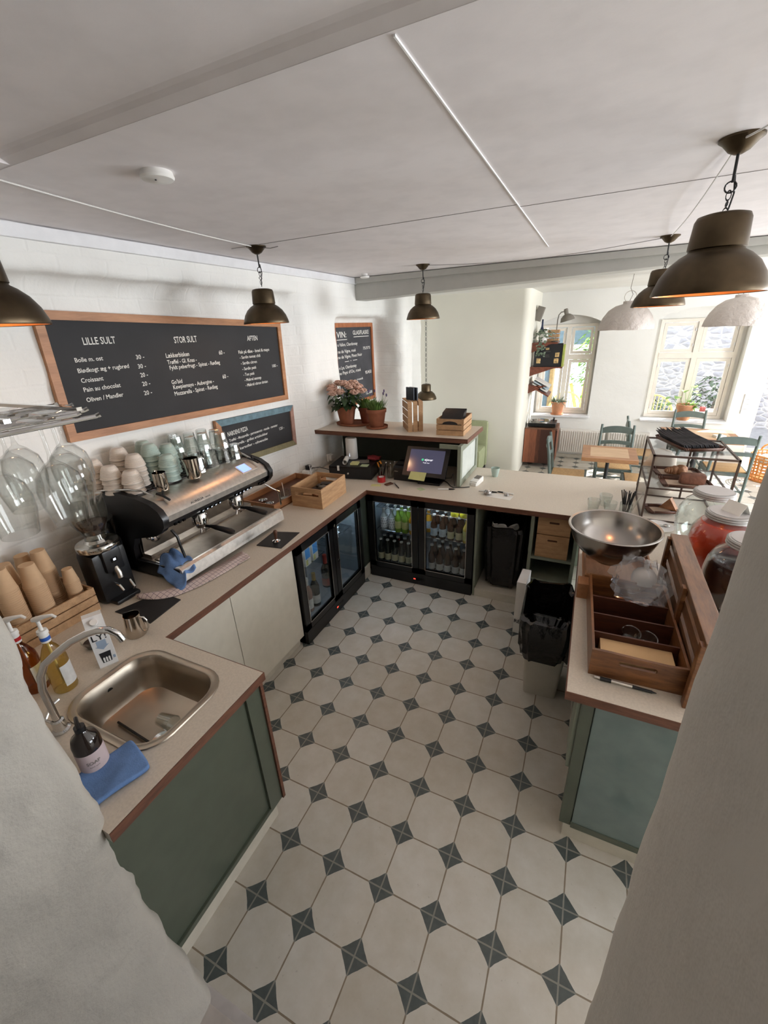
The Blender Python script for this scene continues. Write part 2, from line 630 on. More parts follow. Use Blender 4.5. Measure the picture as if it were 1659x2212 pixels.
# partition end wall with the rounded corner, behind it the dining room
pts = [(-1.7, 6.2)]
for k in range(9):
    a = -PI / 2 + PI / 2 * k / 8
    pts.append((0.03 + 0.10 * math.cos(a), 6.30 + 0.10 * math.sin(a)))
pts += [(0.13, 7.8), (-1.7, 7.8)]
struct('wall_partition', G().prism(pts, -0.1, 2.75), 'wall_warm', True)

def arch_wall(name, y0, y1, x0, x1, z1, openings, m):
    g = G()
    xs = x0
    for (a, b, zb, zs, rise) in openings:
        g.box(xs, a, y0, y1, -0.1, z1)
        if zb > 0:
            g.box(a, b, y0, y1, -0.1, zb)
        n = 14 if rise > 0 else 1
        for k in range(n):
            ta, tb = k / n, (k + 1) / n
            za = zs + rise * (1 - (2 * ta - 1) ** 2)
            zc = zs + rise * (1 - (2 * tb - 1) ** 2)
            xa, xb = a + (b - a) * ta, a + (b - a) * tb
            g.prism([(xa, za), (xb, zc), (xb, z1), (xa, z1)], -y1, -y0, Matrix(((1, 0, 0, 0), (0, 0, -1, 0), (0, 1, 0, 0), (0, 0, 0, 1))))
        xs = b
    g.box(xs, x1, y0, y1, -0.1, z1)
    return struct(name, g, m, False)
arch_wall('wall_far', 7.52, 7.62, 0.0, 5.4, 2.75, [(0.14, 1.03, 0.73, 2.19, 0.11), (1.80, 2.93, 0.71, 2.2, 0.12), (3.24, 4.4, 0.0, 2.3, 0.0)], 'wall_plain')
arch_wall('wall_far_outer', 7.74, 7.9, 0.0, 5.4, 2.75, [(0.17, 1.0, 0.73, 2.16, 0.0), (1.86, 2.88, 0.72, 2.17, 0.0), (3.24, 4.4, 0.0, 2.3, 0.0)], 'wall_plain')
g = G()
for (a, b, zb, zt) in ((0.14, 1.03, 0.73, 2.3), (1.80, 2.93, 0.71, 2.32), (3.24, 4.4, 0, 2.3)):
    g.box(a - 0.12, a - 0.001, 7.62, 7.74, 0, 2.6).box(b + 0.001, b + 0.12, 7.62, 7.74, 0, 2.6).box(a, b, 7.62, 7.74, zt + 0.02, 2.7)
    if zb:
        g.box(a, b, 7.62, 7.74, zb - 0.2, zb)
struct('wall_far_reveals', g, 'wall_plain', False)
def side_wall(name, x0, x1, y0, y1, ops):
    g = G()
    ys = y0
    for (a, b, zb, zt) in ops:
        g.box(x0, x1, ys, a, -0.1, 2.9).box(x0, x1, a, b, -0.1, zb).box(x0, x1, a, b, zt, 2.9)
        ys = b
    g.box(x0, x1, ys, y1, -0.1, 2.9)
    return struct(name, g, 'wall_plain', False)
side_wall('wall_right', 5.2, 5.4, -3.4, 8.0, [(0.5, 2.7, 0.85, 2.35), (4.0, 6.0, 0.85, 2.35)])
g = G().box(-2.2, 5.4, -3.4, -3.2, 0, 2.9)
struct('wall_back', g, 'wall_plain', False)
struct('wall_backroom_left', G().box(-2.2, -2.0, -3.4, -0.3, 0, 2.9), 'wall_plain', False)

def window(name, x0, x1, z0, z1, y=7.70, hidden_left=False):
    zt = 1.66
    xm = (x0 + x1) / 2
    g = G()
    f = 0.045
    g.box(x0, x0 + f, y, y + 0.06, z0, z1).box(x1 - f, x1, y, y + 0.06, z0, z1)
    g.box(x0 + f, x1 - f, y, y + 0.06, z1 - f, z1).box(x0 + f, x1 - f, y, y + 0.06, z0, z0 + f)
    g.box(xm - 0.035, xm + 0.035, y - 0.012, y + 0.055, z0 + f, z1 - f)
    g.box(x0 + f, xm - 0.035, y - 0.010, y + 0.055, zt - 0.04, zt + 0.04).box(xm + 0.035, x1 - f, y - 0.010, y + 0.055, zt - 0.04, zt + 0.04)
    o = struct(name, g, 'winframe', False)
    for (a, b) in ((x0 + f, xm - 0.035), (xm + 0.035, x1 - f)):
        for (c, d) in ((z0 + f, zt - 0.04), (zt + 0.04, z1 - f)):
            s = 0.045
            a2, b2, c2, d2 = a + 0.006, b - 0.006, c + 0.006, d - 0.006
            sg = G()
            sg.box(a2, a2 + s, y + 0.004, y + 0.045, c2, d2).box(b2 - s, b2, y + 0.004, y + 0.045, c2, d2)
            sg.box(a2 + s, b2 - s, y + 0.004, y + 0.045, c2, c2 + s).box(a2 + s, b2 - s, y + 0.004, y + 0.045, d2 - s, d2)
            so = sg.done('sash', 'winframe', o, False)
            G().box(a2 + s, b2 - s, y + 0.02, y + 0.026, c2 + s, d2 - s).done('pane', 'pane', so, False)
            hx = a2 + 0.012 if b < xm + 0.01 and c < zt else b2 - 0.012
            hg = G()
            for hz in (c2 + 0.1, d2 - 0.1):
                hg.cyl((hx, y - 0.004, hz - 0.02), (hx, y - 0.004, hz + 0.02), 0.006, seg=8)
            hg.done('hinge', 'trim', so)
    G().box(x0 - 0.06, x1 + 0.06, 7.46, y + 0.01, z0 - 0.03, z0 - 0.004, 0.004).done('window_sill', 'trim', o, False)
    return o
MT['winframe'] = mat('cream_window_paint', rgb(226, 219, 208), 0.45, var=0.03)
window('window_1', 0.17, 1.0, 0.735, 2.16)
window('window_2', 1.86, 2.88, 0.725, 2.17)
def plain_window(name, g, pane):
    o = struct(name, g, 'winframe', False)
    pane.done('pane', 'pane', o, False)
for i, (a, b) in enumerate(((0.5, 2.7), (4.0, 6.0))):
    m_ = (a + b) / 2
    plain_window('window_%d' % (3 + i), G().box(5.27, 5.33, a, a + .06, .85, 2.35).box(5.27, 5.33, b - .06, b, .85, 2.35).box(5.27, 5.33, a, b, .85, .91).box(5.27, 5.33, a, b, 2.29, 2.35).box(5.27, 5.33, m_ - .03, m_ + .03, .9, 2.3),
                 G().box(5.295, 5.3, a + .06, b - .06, .91, 2.29))
# glazed door standing open at the right end of the far wall
g = G().box(3.24, 3.30, 7.66, 7.74, 0, 2.3).box(4.34, 4.4, 7.66, 7.74, 0, 2.3).box(3.24, 4.4, 7.66, 7.74, 2.24, 2.3)
struct('door_1', g, 'winframe', False)

# rounded base course and skirting
struct('baseboard_far', G().box(0.13, 3.24, 7.49, 7.53, 0, 0.06, 0.01), 'pale', False)
struct('baseboard_partition', G().box(-1.45, 0.02, 6.185, 6.2, 0, 0.07), 'pale', False)
# ---------------------------------------------------------------- counters
def rrect(x0, x1, y0, y1, r, n=5):
    pts = []
    for (cx, cy, a0) in ((x1 - r, y1 - r, 0), (x0 + r, y1 - r, 90), (x0 + r, y0 + r, 180), (x1 - r, y0 + r, 270)):
        for k in range(n + 1):
            a = math.radians(a0 + 90 * k / n)
            pts.append((cx + r * math.cos(a), cy + r * math.sin(a)))
    return pts

SX0, SX1, SY0, SY1 = -0.70, -0.215, 0.13, 0.505
outer = [(-1.62, -0.088), (-0.09, -0.088), (-0.09, 0.60), (-0.69, 0.60), (-0.69, 2.735), (1.09, 2.735), (1.09, 0.985), (1.98, 0.985), (1.98, 3.685), (-1.46, 3.685), (-1.46, 3.16), (-1.62, 2.94)]
ct = thing('worktop', 'long pale laminate worktop with brown wood edge running round the bar', 'worktop', (0, 0, 0.86))
G().plate(outer, [rrect(SX0 + .002, SX1 - .002, SY0 + .002, SY1 - .002, 0.10)], 0.0, 0.04).done('top', 'laminate', ct, False)
g = G()
e = 0.004
g.box(-0.09, -0.09 + e, -0.088, 0.60 + e, 0, 0.039).box(-0.69, -0.09, 0.60, 0.60 + e, 0, 0.039)
g.box(-0.69, -0.69 + e, 0.60 + e, 2.735 - e, 0, 0.039).box(-0.69, 1.09, 2.735 - e, 2.735, 0, 0.039)
g.box(1.09 - e, 1.09, 0.985 - e, 2.735 - e, 0, 0.039).box(1.09, 1.98, 0.985 - e, 0.985, 0, 0.039)
g.done('edge_band', 'edge', ct, False)

# sink cabinet, dark green panel with frame
t = thing('sink_cabinet', 'dark green sink cabinet with recessed side panel below the worktop', 'cabinet', (-0.9, 0.26, 0))
def P(g, name, m, par=t, smooth=False, **k):
    return g.done(name, m, par, smooth, shift=par_loc(par), **k)
def par_loc(p):
    v = Vector((0, 0, 0))
    while p is not None:
        v += p.location
        p = p.parent
    return v
P(G().box(-1.55, -0.145, -0.05, 0.585, 0.1, 0.66), 'body', 'green')
P(G().box(-0.13, -0.122, -0.088, 0.52, 0.115, 0.86), 'side_panel', 'green')
P(G().box(-0.135, -0.108, 0.50, 0.578, 0.1, 0.86).box(-0.135, -0.108, -0.088, 0.50, 0.1, 0.125, 0.003), 'frame', 'green')
P(G().box(-0.145, -0.098, 0.578, 0.594, 0.1, 0.86), 'edge_strip', 'edge')
P(G().box(-1.5, -0.125, -0.088, 0.55, 0.0, 0.1), 'plinth', 'pale')

t = thing('base_cabinet', 'white base cabinet with two plain doors under the coffee machine', 'cabinet', (-1.15, 1.13, 0))
P(G().box(-1.55, -0.74, 0.61, 1.645, 0.09, 0.855), 'body', 'cab_white', t)
P(G().box(-0.74, -0.718, 0.612, 1.045, 0.095, 0.855, 0.002), 'door', 'cab_white', t)
P(G().box(-0.74, -0.718, 1.049, 1.645, 0.095, 0.855, 0.002), 'door', 'cab_white', t)
P(G().box(-1.5, -0.76, 0.62, 1.64, 0.0, 0.09), 'plinth', 'pale', t)

t = thing('corner_filler_panel', 'dark green corner panel with pale plinth between the two drinks fridges', 'panel', (-0.9, 2.69, 0))
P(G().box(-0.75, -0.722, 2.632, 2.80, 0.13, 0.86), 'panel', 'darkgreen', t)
P(G().box(-0.76, -0.712, 2.632, 2.765, 0.0, 0.13, 0.004), 'plinth', 'pale', t)

# ---------------------------------------------------------------- bottle coolers
MT['liner'] = mat('grey_fridge_liner', rgb(150, 160, 168), 0.4, var=0.04)
MT['wire'] = mat('chromed_wire', rgb(220, 224, 228), 0.2, 1.0, var=0.03)
MT['led'] = mat('cool_led', (0.8, 0.9, 1, 1), emit=(0.72, 0.86, 1.0, 1), estr=26.0)
MT['fridge_glass'] = glass('dark_fridge_glass', (0.86, 0.89, 0.90, 1), 0.6, base=0.04)
MT['red_led'] = mat('red_display', (0.4, 0.02, 0.02, 1), emit=(1, 0.08, 0.05, 1), estr=1.5)
def fridge(label, loc, rz, W, D, H, sh_l, sh_r, bolt):
    t = thing('drinks_fridge', label, 'fridge', loc, rz)
    w2 = W / 2
    g = G()
    g.box(-w2, -w2 + .03, 0.03, D, 0.0, H).box(w2 - .03, w2, 0.03, D, 0.0, H).box(-w2, w2, D - .03, D, 0, H).box(-w2, w2, 0.03, D, H - .03, H).box(-w2, w2, 0.03, D, 0, 0.12)
    g.done('body', 'black', t, False)
    g = G()
    g.box(-w2 + .03, -w2 + .036, 0.04, D - .03, 0.12, H - .03).box(w2 - .036, w2 - .03, 0.04, D - .03, 0.12, H - .03)
    g.box(-w2 + .03, w2 - .03, D - .036, D - .03, 0.12, H - .03).box(-w2 + .03, w2 - .03, 0.04, D - .03, 0.12, 0.126).box(-w2 + .03, w2 - .03, 0.04, D - .03, H - .036, H - .03)
    g.box(-0.012, 0.012, 0.3, D - .03, 0.12, H - .03)
    li = g.done('liner', 'liner', t, False)
    G().box(-w2 + .08, w2 - .08, 0.06, 0.075, H - .045, H - .037).done('led_strip', 'led', li, False)
    g = G().box(-w2, w2, 0.0, 0.03, 0.0, 0.115, 0.004)
    gr = g.done('base_grille', 'black', t, False)
    d = G().box(-0.06, 0.06, -0.002, 0.0, 0.045, 0.07).done('control_panel', 'black_gloss', gr, False)
    G().box(-0.05, -0.03, -0.004, -0.002, 0.052, 0.063).done('display', 'red_led', d, False)
    for sgn in (-1, 1):
        a, b = (-w2, -0.004) if sgn < 0 else (0.004, w2)
        g = G()
        s = 0.062
        g.box(a, a + s, -0.0, 0.035, 0.118, H).box(b - s, b, 0, 0.035, 0.118, H).box(a, b, 0, 0.035, 0.118, 0.118 + s * 0.9).box(a, b, 0, 0.035, H - s, H)
        dr = g.done('door', 'black', t, False)
        G().box(a + s, b - s, 0.014, 0.019, 0.118 + s * .9, H - s).done('glass_pane', 'fridge_glass', dr, False)
        g = G()
        for (p, q, r_, u) in ((a + s - .004, b - s + .004, 0.118 + s * .9 - .004, 0.118 + s * .9), (a + s - .004, b - s + .004, H - s, H - s + .004)):
            g.box(p, q, -.002, 0.02, r_, u)
        g.box(a + s - .004, a + s, -.002, .02, 0.118 + s * .9, H - s).box(b - s, b - s + .004, -.002, .02, 0.118 + s * .9, H - s)
        g.done('trim', 'brushed', dr, False)
        for z in (sh_l if sgn < 0 else sh_r):
            x0, x1 = (-w2 + .04, -0.02) if sgn < 0 else (0.02, w2 - .04)
            g = G()
            for yy in (0.09, 0.24, D - .06):
                g.tube([(x0, yy, z), (x1, yy, z)], 0.0045 if yy < .1 else 0.003, 6)
            n = 22
            for k in range(n):
                xx = x0 + (x1 - x0) * (k + .5) / n
                g.tube([(xx, 0.09, z), (xx, D - .06, z)], 0.0018, 5)
            for xx in (x0, x1):
                g.tube([(xx, 0.09, z), (xx, D - .06, z)], 0.004, 6)
            g.done('wire_shelf', 'wire', t)
    if bolt:
        G().cyl((0.05, -0.004, 0.47), (0.05, 0.002, 0.47), 0.011, seg=12).done('lock', 'chrome', t)
        G().cyl((0.03, -0.004, H - .035), (0.03, 0.002, H - .06), 0.004, seg=8).done('latch', 'chrome', t)
    return t
F1 = fridge('black two door wine fridge under the worktop beside the white cabinet', (-0.695, 2.14, 0.0), PI / 2, 0.955, 0.50, 0.845, (0.57,), (0.60,), True)
F2 = fridge('black two door bottle fridge full of soft drinks and beer under the till', (-0.203, 2.755, 0.0), 0, 0.99, 0.52, 0.85, (0.47, 0.70), (0.47, 0.70), False)

# open bays and shelving under the back worktop
t = thing('under_counter_unit', 'grey green open unit with bin bay and shelves under the back worktop', 'cabinet', (0.7, 3.1, 0))
P(G().box(0.30, 0.318, 2.77, 3.62, 0.0, 0.858).box(0.735, 0.76, 2.77, 3.62, 0.0, 0.858).box(1.06, 1.085, 2.77, 3.62, 0.0, 0.858), 'upright', 'sage', t)
P(G().box(0.318, 0.735, 2.77, 3.62, 0.0, 0.075, 0.003).box(0.76, 1.06, 2.80, 3.62, 0, 0.075), 'plinth', 'pale', t)
P(G().box(0.76, 1.06, 2.775, 3.6, 0.47, 0.49).box(0.76, 1.06, 2.79, 3.6, 0.27, 0.285), 'shelf', 'sage', t)
P(G().box(-1.44, 1.9, 3.622, 3.66, 0.0, 0.858), 'back_panel', 'sage', t)

t = thing('end_cabinet', 'glossy teal cabinet carrying the wooden tray at the end of the bar', 'cabinet', (1.55, 1.9, 0))
P(G().box(1.175, 1.95, 1.02, 2.70, 0.09, 0.86), 'body', 'teal', t)
P(G().box(1.20, 1.95, 1.0, 1.02, 0.10, 0.855, 0.003), 'front_panel', 'teal', t)
P(G().box(1.150, 1.198, 1.005, 1.03, 0.10, 0.86, 0.003).box(1.198, 1.95, 0.996, 1.003, 0.10, 0.135, 0.002), 'frame', 'green', t)
P(G().box(1.135, 1.155, 1.02, 1.17, 0.45, 0.86), 'side_strip', 'sage', t)
P(G().box(1.17, 1.95, 1.015, 2.70, 0.0, 0.09), 'plinth', 'pale', t)

# raised shelf over the till
t = thing('raised_shelf', 'raised pale shelf with brown edge above the till holding potted plants', 'shelf', (-0.67, 3.43, 1.265))
sp = [(-1.48, 3.15), (0.105, 3.165), (0.115, 3.70), (-1.48, 3.705)]
P(G().prism(sp, 1.275, 1.312), 'top', 'laminate', t)
P(G().prism([(-1.48, 3.144), (0.111, 3.159), (0.105, 3.165), (-1.48, 3.15)], 1.272, 1.311).prism([(0.105, 3.16), (0.111, 3.159), (0.121, 3.70), (0.115, 3.70)], 1.272, 1.311), 'edge_band', 'edge', t)
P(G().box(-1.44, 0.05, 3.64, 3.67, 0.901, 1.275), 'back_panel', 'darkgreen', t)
# end gable with framed pale glass
P(G().box(0.05, 0.082, 3.06, 3.12, 0.90, 1.272, 0.003).box(0.05, 0.082, 3.62, 3.68, 0.90, 1.272, 0.003).box(0.05, 0.082, 3.12, 3.62, 0.90, 0.945, 0.003).box(0.05, 0.082, 3.12, 3.62, 1.215, 1.272, 0.003), 'end_frame', 'sage', t)
P(G().box(0.052, 0.07, 3.12, 3.62, 0.945, 1.215), 'end_panel', mat('pale_grey_panel', rgb(206, 212, 206), 0.25, var=0.03), t)
P(G().box(-0.12, 0.05, 3.085, 3.10, 1.235, 1.272), 'bracket', 'sage', t)

# ---------------------------------------------------------------- sink and tap
t = thing('sink', 'stainless steel sink bowl set into the worktop beside the tap', 'sink', (-0.457, 0.317, 0.9))
g = G()
def loop(x0, x1, y0, y1, r, z, n=6):
    return [(x, y, z) for x, y in rrect(x0, x1, y0, y1, r, n)]
loops = []
for (off, z, r) in ((-0.022, 0.001, 0.125), (-0.020, 0.006, 0.123), (-0.006, 0.007, 0.112), (0.0, 0.003, 0.108), (0.008, 0.003, 0.102), (0.014, -0.006, 0.098), (0.022, -0.05, 0.092), (0.030, -0.125, 0.085), (0.045, -0.148, 0.075), (0.08, -0.158, 0.06), (0.14, -0.162, 0.04)):
    loops.append(loop(SX0 + off, SX1 - off, SY0 + off, SY1 - off, r, 0.9 + z))
vv = [[g.bm.verts.new(p) for p in L] for L in loops]
for a, b in zip(vv, vv[1:]):
    n = len(a)
    for k in range(n):
        g.bm.faces.new((a[k], a[(k + 1) % n], b[(k + 1) % n], b[k]))
g.bm.faces.new(vv[-1])
g.done('bowl', 'steel_sat', t, True, shift=(-0.457, 0.317, 0.9))
P(G().lathe([(0, 0.7405), (0.02, 0.741), (0.022, 0.746), (0.038, 0.747), (0.043, 0.740)], (-0.36, 0.27, 0), 24), 'drain', 'chrome', t, True)
P(G().cyl((-0.688, 0.30, 0.85), (-0.678, 0.30, 0.85), 0.012), 'overflow', 'black', t, True)

t = thing('kitchen_tap', 'chrome swan neck tap standing behind the sink', 'tap', (-0.605, 0.075, 0.9))
pp = [(0, 0, 0.03), (0.0, 0.0, 0.20), (0.012, 0.008, 0.26), (0.035, 0.025, 0.31), (0.075, 0.055, 0.348), (0.12, 0.088, 0.385), (0.165, 0.12, 0.408), (0.195, 0.142, 0.415), (0.222, 0.162, 0.41), (0.24, 0.175, 0.39), (0.248, 0.181, 0.36)]
G().tube(pp, 0.0125, 12).done('spout', 'chrome', t)
G().lathe([(0.030, 0.0), (0.030, 0.006), (0.022, 0.012), (0.021, 0.05), (0.014, 0.056)], (0, 0, 0), 20).done('base', 'chrome', t)
G().tube([(-0.01, -0.01, 0.04), (-0.035, -0.02, 0.055), (-0.06, 0.02, 0.075), (-0.06, 0.05, 0.08)], 0.006, 8).done('lever', 'chrome', t)
# ---------------------------------------------------------------- chalkboards
MT['slate'] = mat('chalkboard_black', rgb(38, 38, 40), 0.75, var=0.12, vs=4)
MT['slate2'] = mat('dusty_chalkboard', rgb(62, 62, 66), 0.8, var=0.18, vs=5)
MT['chalk'] = mat('chalk_white', rgb(222, 220, 214), 0.9, var=0.05, vs=80)
MT['oak'] = wood('oiled_oak', rgb(150, 102, 66), rgb(182, 130, 90), (8, 1.2, 8), 0.5, 3)
MT['redwood'] = wood('reddish_wood_frame', rgb(140, 78, 44), rgb(176, 108, 66), (8, 8, 1.2), 0.5, 3)
MT['blue_strip'] = mat('worn_blue_paint', rgb(96, 122, 132), 0.7, var=0.2, vs=20)
MT['pink_strip'] = mat('worn_pink_wood', rgb(158, 122, 108), 0.7, var=0.15, vs=20)
MT['olive_strip'] = mat('worn_olive_wood', rgb(126, 118, 88), 0.7, var=0.15, vs=20)

def board(name, label, yc, zc, W, H, rot, fw, X, fm, slate, texts, tx, cat='menu board', lines=()):
    t = thing(name, label, cat, (X, yc, zc))
    cr, sr = math.cos(rot), math.sin(rot)
    def F(u, v, n):
        return Vector((n, u * cr - v * sr, u * sr + v * cr))
    M = Matrix(((0, 0, 1, 0), (cr, -sr, 0, 0), (sr, cr, 0, 0), (0, 0, 0, 1)))
    w, h = W / 2, H / 2
    fm = fm if isinstance(fm, (list, tuple)) else [fm] * 4
    strips = [[(-w, h), (-w + fw, h - fw), (w - fw, h - fw), (w, h)], [(w, h), (w - fw, h - fw), (w - fw, -h + fw), (w, -h)],
              [(w, -h), (w - fw, -h + fw), (-w + fw, -h + fw), (-w, -h)], [(-w, -h), (-w + fw, -h + fw), (-w + fw, h - fw), (-w, h)]]
    for s, m_ in zip(strips, fm):
        G().prism(s, 0.0, 0.028, M).done('frame', m_, t, False)
    G().prism([(-w + fw, -h + fw), (w - fw, -h + fw), (w - fw, h - fw), (-w + fw, h - fw)], 0.004, 0.014, M).done('slate', slate, t, False)
    def frame(u, v, n):
        # texts are given in wall coordinates y, z
        return Vector((0.0145 + n, u - yc, v - zc + (u - tx) * 0.0 - 0.0))
    for tx_ in texts:
        text_mesh([tx_], 'menu_line', 'chalk', t, frame)
    for (y0, y1, z, th) in lines:
        G().box(0.0145, 0.0152, y0 - yc, y1 - yc, z - zc, z - zc + th).done('underline', 'chalk', t, False)
    return t

menu = [('LILLE SULT', 1.181, 1.373, 2.213, 0.0379), ('Bolle m. ost', 1.107, 1.267, 2.126, 0.0235), ('30 -', 1.478, 1.535, 2.115, 0.0253),
 ('Blødkogt æg + rugbrød', 1.105, 1.415, 2.07, 0.0238), ('30 -', 1.475, 1.531, 2.06, 0.0256), ('Croissant', 1.106, 1.235, 2.017, 0.0241),
 ('20 -', 1.476, 1.529, 2.007, 0.0259), ('Pain au chocolat', 1.105, 1.328, 1.967, 0.0244), ('20 -', 1.473, 1.53, 1.953, 0.0262),
 ('Oliven / Mandler', 1.103, 1.329, 1.911, 0.0247), ('20 -', 1.469, 1.527, 1.897, 0.0264), ('STOR SULT', 1.789, 1.985, 2.195, 0.0403),
 ('Lækkerbisken', 1.696, 1.89, 2.107, 0.0285), ('60 -', 2.17, 2.228, 2.096, 0.0293), ('Trøffel - Gl. Knas -', 1.696, 1.946, 2.066, 0.0259),
 ('Fyldt peberfrugt - Spinat - Rødløg', 1.704, 2.162, 2.03, 0.0261), ("Go'bid", 1.692, 1.782, 1.937, 0.0265), ('60 -', 2.162, 2.222, 1.921, 0.0301),
 ('Kewpiemayo - Aubergine -', 1.697, 2.066, 1.903, 0.0267), ('Mozzarella - Spinat - Rødløg', 1.696, 2.093, 1.86, 0.0269), ('AFTEN', 2.504, 2.629, 2.181, 0.0365),
 ('Fisk på dåse - brød & mayo', 2.379, 2.76, 2.089, 0.024), ('- Sardin tomat chili', 2.384, 2.633, 2.049, 0.0225), ('- Sardin citron', 2.386, 2.578, 2.004, 0.0227),
 ('- Sardin paté', 2.392, 2.559, 1.96, 0.0229), ('100 -', 2.772, 2.845, 1.949, 0.025), ('- Ton paté', 2.394, 2.524, 1.915, 0.0231),
 ('- Makrel sennep', 2.397, 2.603, 1.872, 0.0232), ('- Makrel citron timian', 2.398, 2.68, 1.83, 0.0234)]
menu = [(s, a, b, z, h) for (s, a, b, z, h) in menu]
board('menu_board', 'large chalkboard menu headed LILLE SULT in oak frame on brick wall', 1.945, 2.018, 1.985, 0.675, math.radians(-1.95), 0.045, -1.597, 'oak', 'slate', menu, 1.0)
pizza = [('NABOENS PIZZA', 2.102, 2.337, 1.479, 0.0356), ('Trøffel - Mozzarella - parmesanost - rucola - tomater', 2.106, 2.728, 1.433, 0.0216),
 ('Mozzarella - grillet artiskokker', 2.11, 2.578, 1.39, 0.0217), ('Dobl kartofler - olivenolie', 2.109, 2.567, 1.343, 0.0219), ('120 -', 2.748, 2.82, 1.39, 0.0253)]
board('pizza_board', 'small chalkboard headed NABOENS PIZZA in multicoloured worn frame under the big menu', 2.48, 1.412, 0.99, 0.385, math.radians(-2.4), 0.05, -1.597, ['blue_strip', 'pink_strip', 'olive_strip', 'oak'], 'slate', pizza, 2.0)
wine = [('VIN:', 3.923, 4.138, 2.152, 0.0607), ('GLAS/FLASKE', 4.295, 4.701, 2.174, 0.0447), ('e Vallon, Chardonnay', 3.928, 4.393, 2.062, 0.0332),
 ('75/375', 4.528, 4.718, 1.999, 0.0317), ('ne de Vigne, rosé', 3.925, 4.336, 1.99, 0.0335), ('ne de Vigne, Pinot Noir', 3.916, 4.494, 1.932, 0.0337),
 ('e Lys, Chardonnay', 3.927, 4.334, 1.817, 0.0343), ('95/450', 4.552, 4.722, 1.708, 0.0385), ("ne Pays d'Oc, rosé", 3.907, 4.434, 1.759, 0.0345),
 ('rosé', 4.323, 4.482, 1.656, 0.0268), ('125/600', 4.545, 4.718, 1.458, 0.0341)]
board('wine_board', 'tall wine chalkboard headed VIN in reddish frame in the back niche', 4.32, 1.84, 0.95, 0.92, math.radians(-0.2), 0.045, -1.597, 'redwood', 'slate2', wine, 4.0,
      lines=((3.92, 4.15, 2.125, 0.007), (4.31, 4.70, 2.146, 0.007), (4.063, 4.16, 1.89, 0.006), (4.20, 4.215, 1.89, 0.008), (4.26, 4.36, 1.892, 0.006)))

# ---------------------------------------------------------------- ceiling things
MT['bulb'] = mat('warm_bulb', (1, 0.7, 0.4, 1), emit=(1.0, 0.62, 0.28, 1), estr=14.0)
def pendant(label, x, y, shade_scale, rim=2.29):
    t = thing('pendant_lamp', label, 'pendant lamp', (x, y, rim))
    H = 2.74 - rim
    G().lathe([(0, H - 0.045), (0.012, H - 0.045), (0.03, H - 0.036), (0.05, H - 0.014), (0.062, H - 0.006), (0.062, H), (0, H)], seg=28).done('ceiling_rose', 'bronze', t)
    g = G()
    g.cyl((0, 0, H - 0.045), (0.003, 0, 0.33), 0.0045, seg=8)
    g.lathe([(0.016 + 0.0025 * math.cos(a), 0.0025 * math.sin(a)) for a in [2 * PI * k / 6 for k in range(7)]], (0, 0, 0.318), 14, Matrix.Rotation(PI / 2, 3, 'X'))
    for k in range(3):
        zz = 0.295 - k * 0.024
        R = Matrix.Rotation(PI / 2, 3, 'X') if k % 2 == 0 else Matrix.Rotation(PI / 2, 3, 'Y')
        g.lathe([(0.011 + 0.0022 * math.cos(a), 0.0022 * math.sin(a)) for a in [2 * PI * j / 6 for j in range(7)]], (0, 0, zz), 12, R, sx=0.65, sy=1.25)
    g.tube([(0.006, 0.004, 0.35), (0.014, 0.004, 0.30), (0.008, -0.004, 0.26), (0, 0, 0.222)], 0.0028, 6)
    g.done('chain', 'black', t)
    prof = [(0.158, 0.0), (0.160, 0.004), (0.155, 0.022), (0.143, 0.055), (0.122, 0.087), (0.096, 0.11), (0.077, 0.121), (0.075, 0.126), (0.079, 0.129), (0.078, 0.15), (0.074, 0.205), (0.068, 0.217), (0.05, 0.222), (0, 0.223)]
    inner = [(0.156, 0.002), (0.151, 0.022), (0.139, 0.054), (0.118, 0.085), (0.092, 0.107), (0.06, 0.118), (0, 0.12)]
    g = G().lathe(prof, seg=40)
    g.m(1).lathe(inner, seg=40)
    s = g.done('shade', ['bronze', 'bronze_in'], t, ang=50)
    s.scale = (shade_scale,) * 3
    G().ball((0, 0, 0.065), 0.03, 12, 8).done('bulb', 'bulb', t)
    lamp('pendant_light', 'POINT', (x, y, rim + 0.02), 2.8, (1.0, 0.62, 0.33), 0.03)
    return t
pendant('brass dome pendant over the coffee machine, in front of the menu board', -1.03, 2.10, 0.94)
pendant('brass dome pendant above the raised shelf, below the ceiling detector', -0.50, 3.72, 0.98)
pendant('brass dome pendant hanging over the glass cake case', 1.384, 3.62, 1.10)
pendant('nearest and largest looking brass dome pendant at the upper right', 1.349, 1.634, 1.10)
pendant('brass dome pendant cut by the left edge over the sink', -0.82, 0.44, 1.0)

def cable(name, label, pts, r=0.003, m='cable', cat='cable', par=None):
    g = G().tube(pts, r, 6)
    o = g.done(name, m, par)
    return tag(o, label, cat) if par is None else o
def sag(a, b, d, n=10):
    a, b = Vector(a), Vector(b)
    return [a.lerp(b, k / n) - Vector((0, 0, d * math.sin(PI * k / n))) for k in range(n + 1)]
cable('lamp_cable', 'white flex running along the ceiling to the lamp by the menu', sag((-0.82, 0.44, 2.734), (-1.03, 2.10, 2.734), 0.012))
cable('lamp_cable', 'thin flex between the shelf lamp and the case lamp', sag((-0.50, 3.72, 2.733), (1.384, 3.62, 2.733), 0.045), 0.0025, 'grey_line')
cable('lamp_cable', 'white flex stretched between the two right pendants', sag((1.384, 3.62, 2.733), (1.349, 1.634, 2.733), 0.03))
cable('lamp_cable', 'white flex leaving the nearest right pendant towards the doorway', sag((1.349, 1.634, 2.733), (1.42, 0.7, 2.733), 0.05))
cable('lamp_cable', 'short loose flex end beside the lamp by the menu', [(-1.03, 2.10, 2.735), (-0.93, 2.11, 2.72), (-0.86, 2.10, 2.722)], 0.0025, 'grey_line')

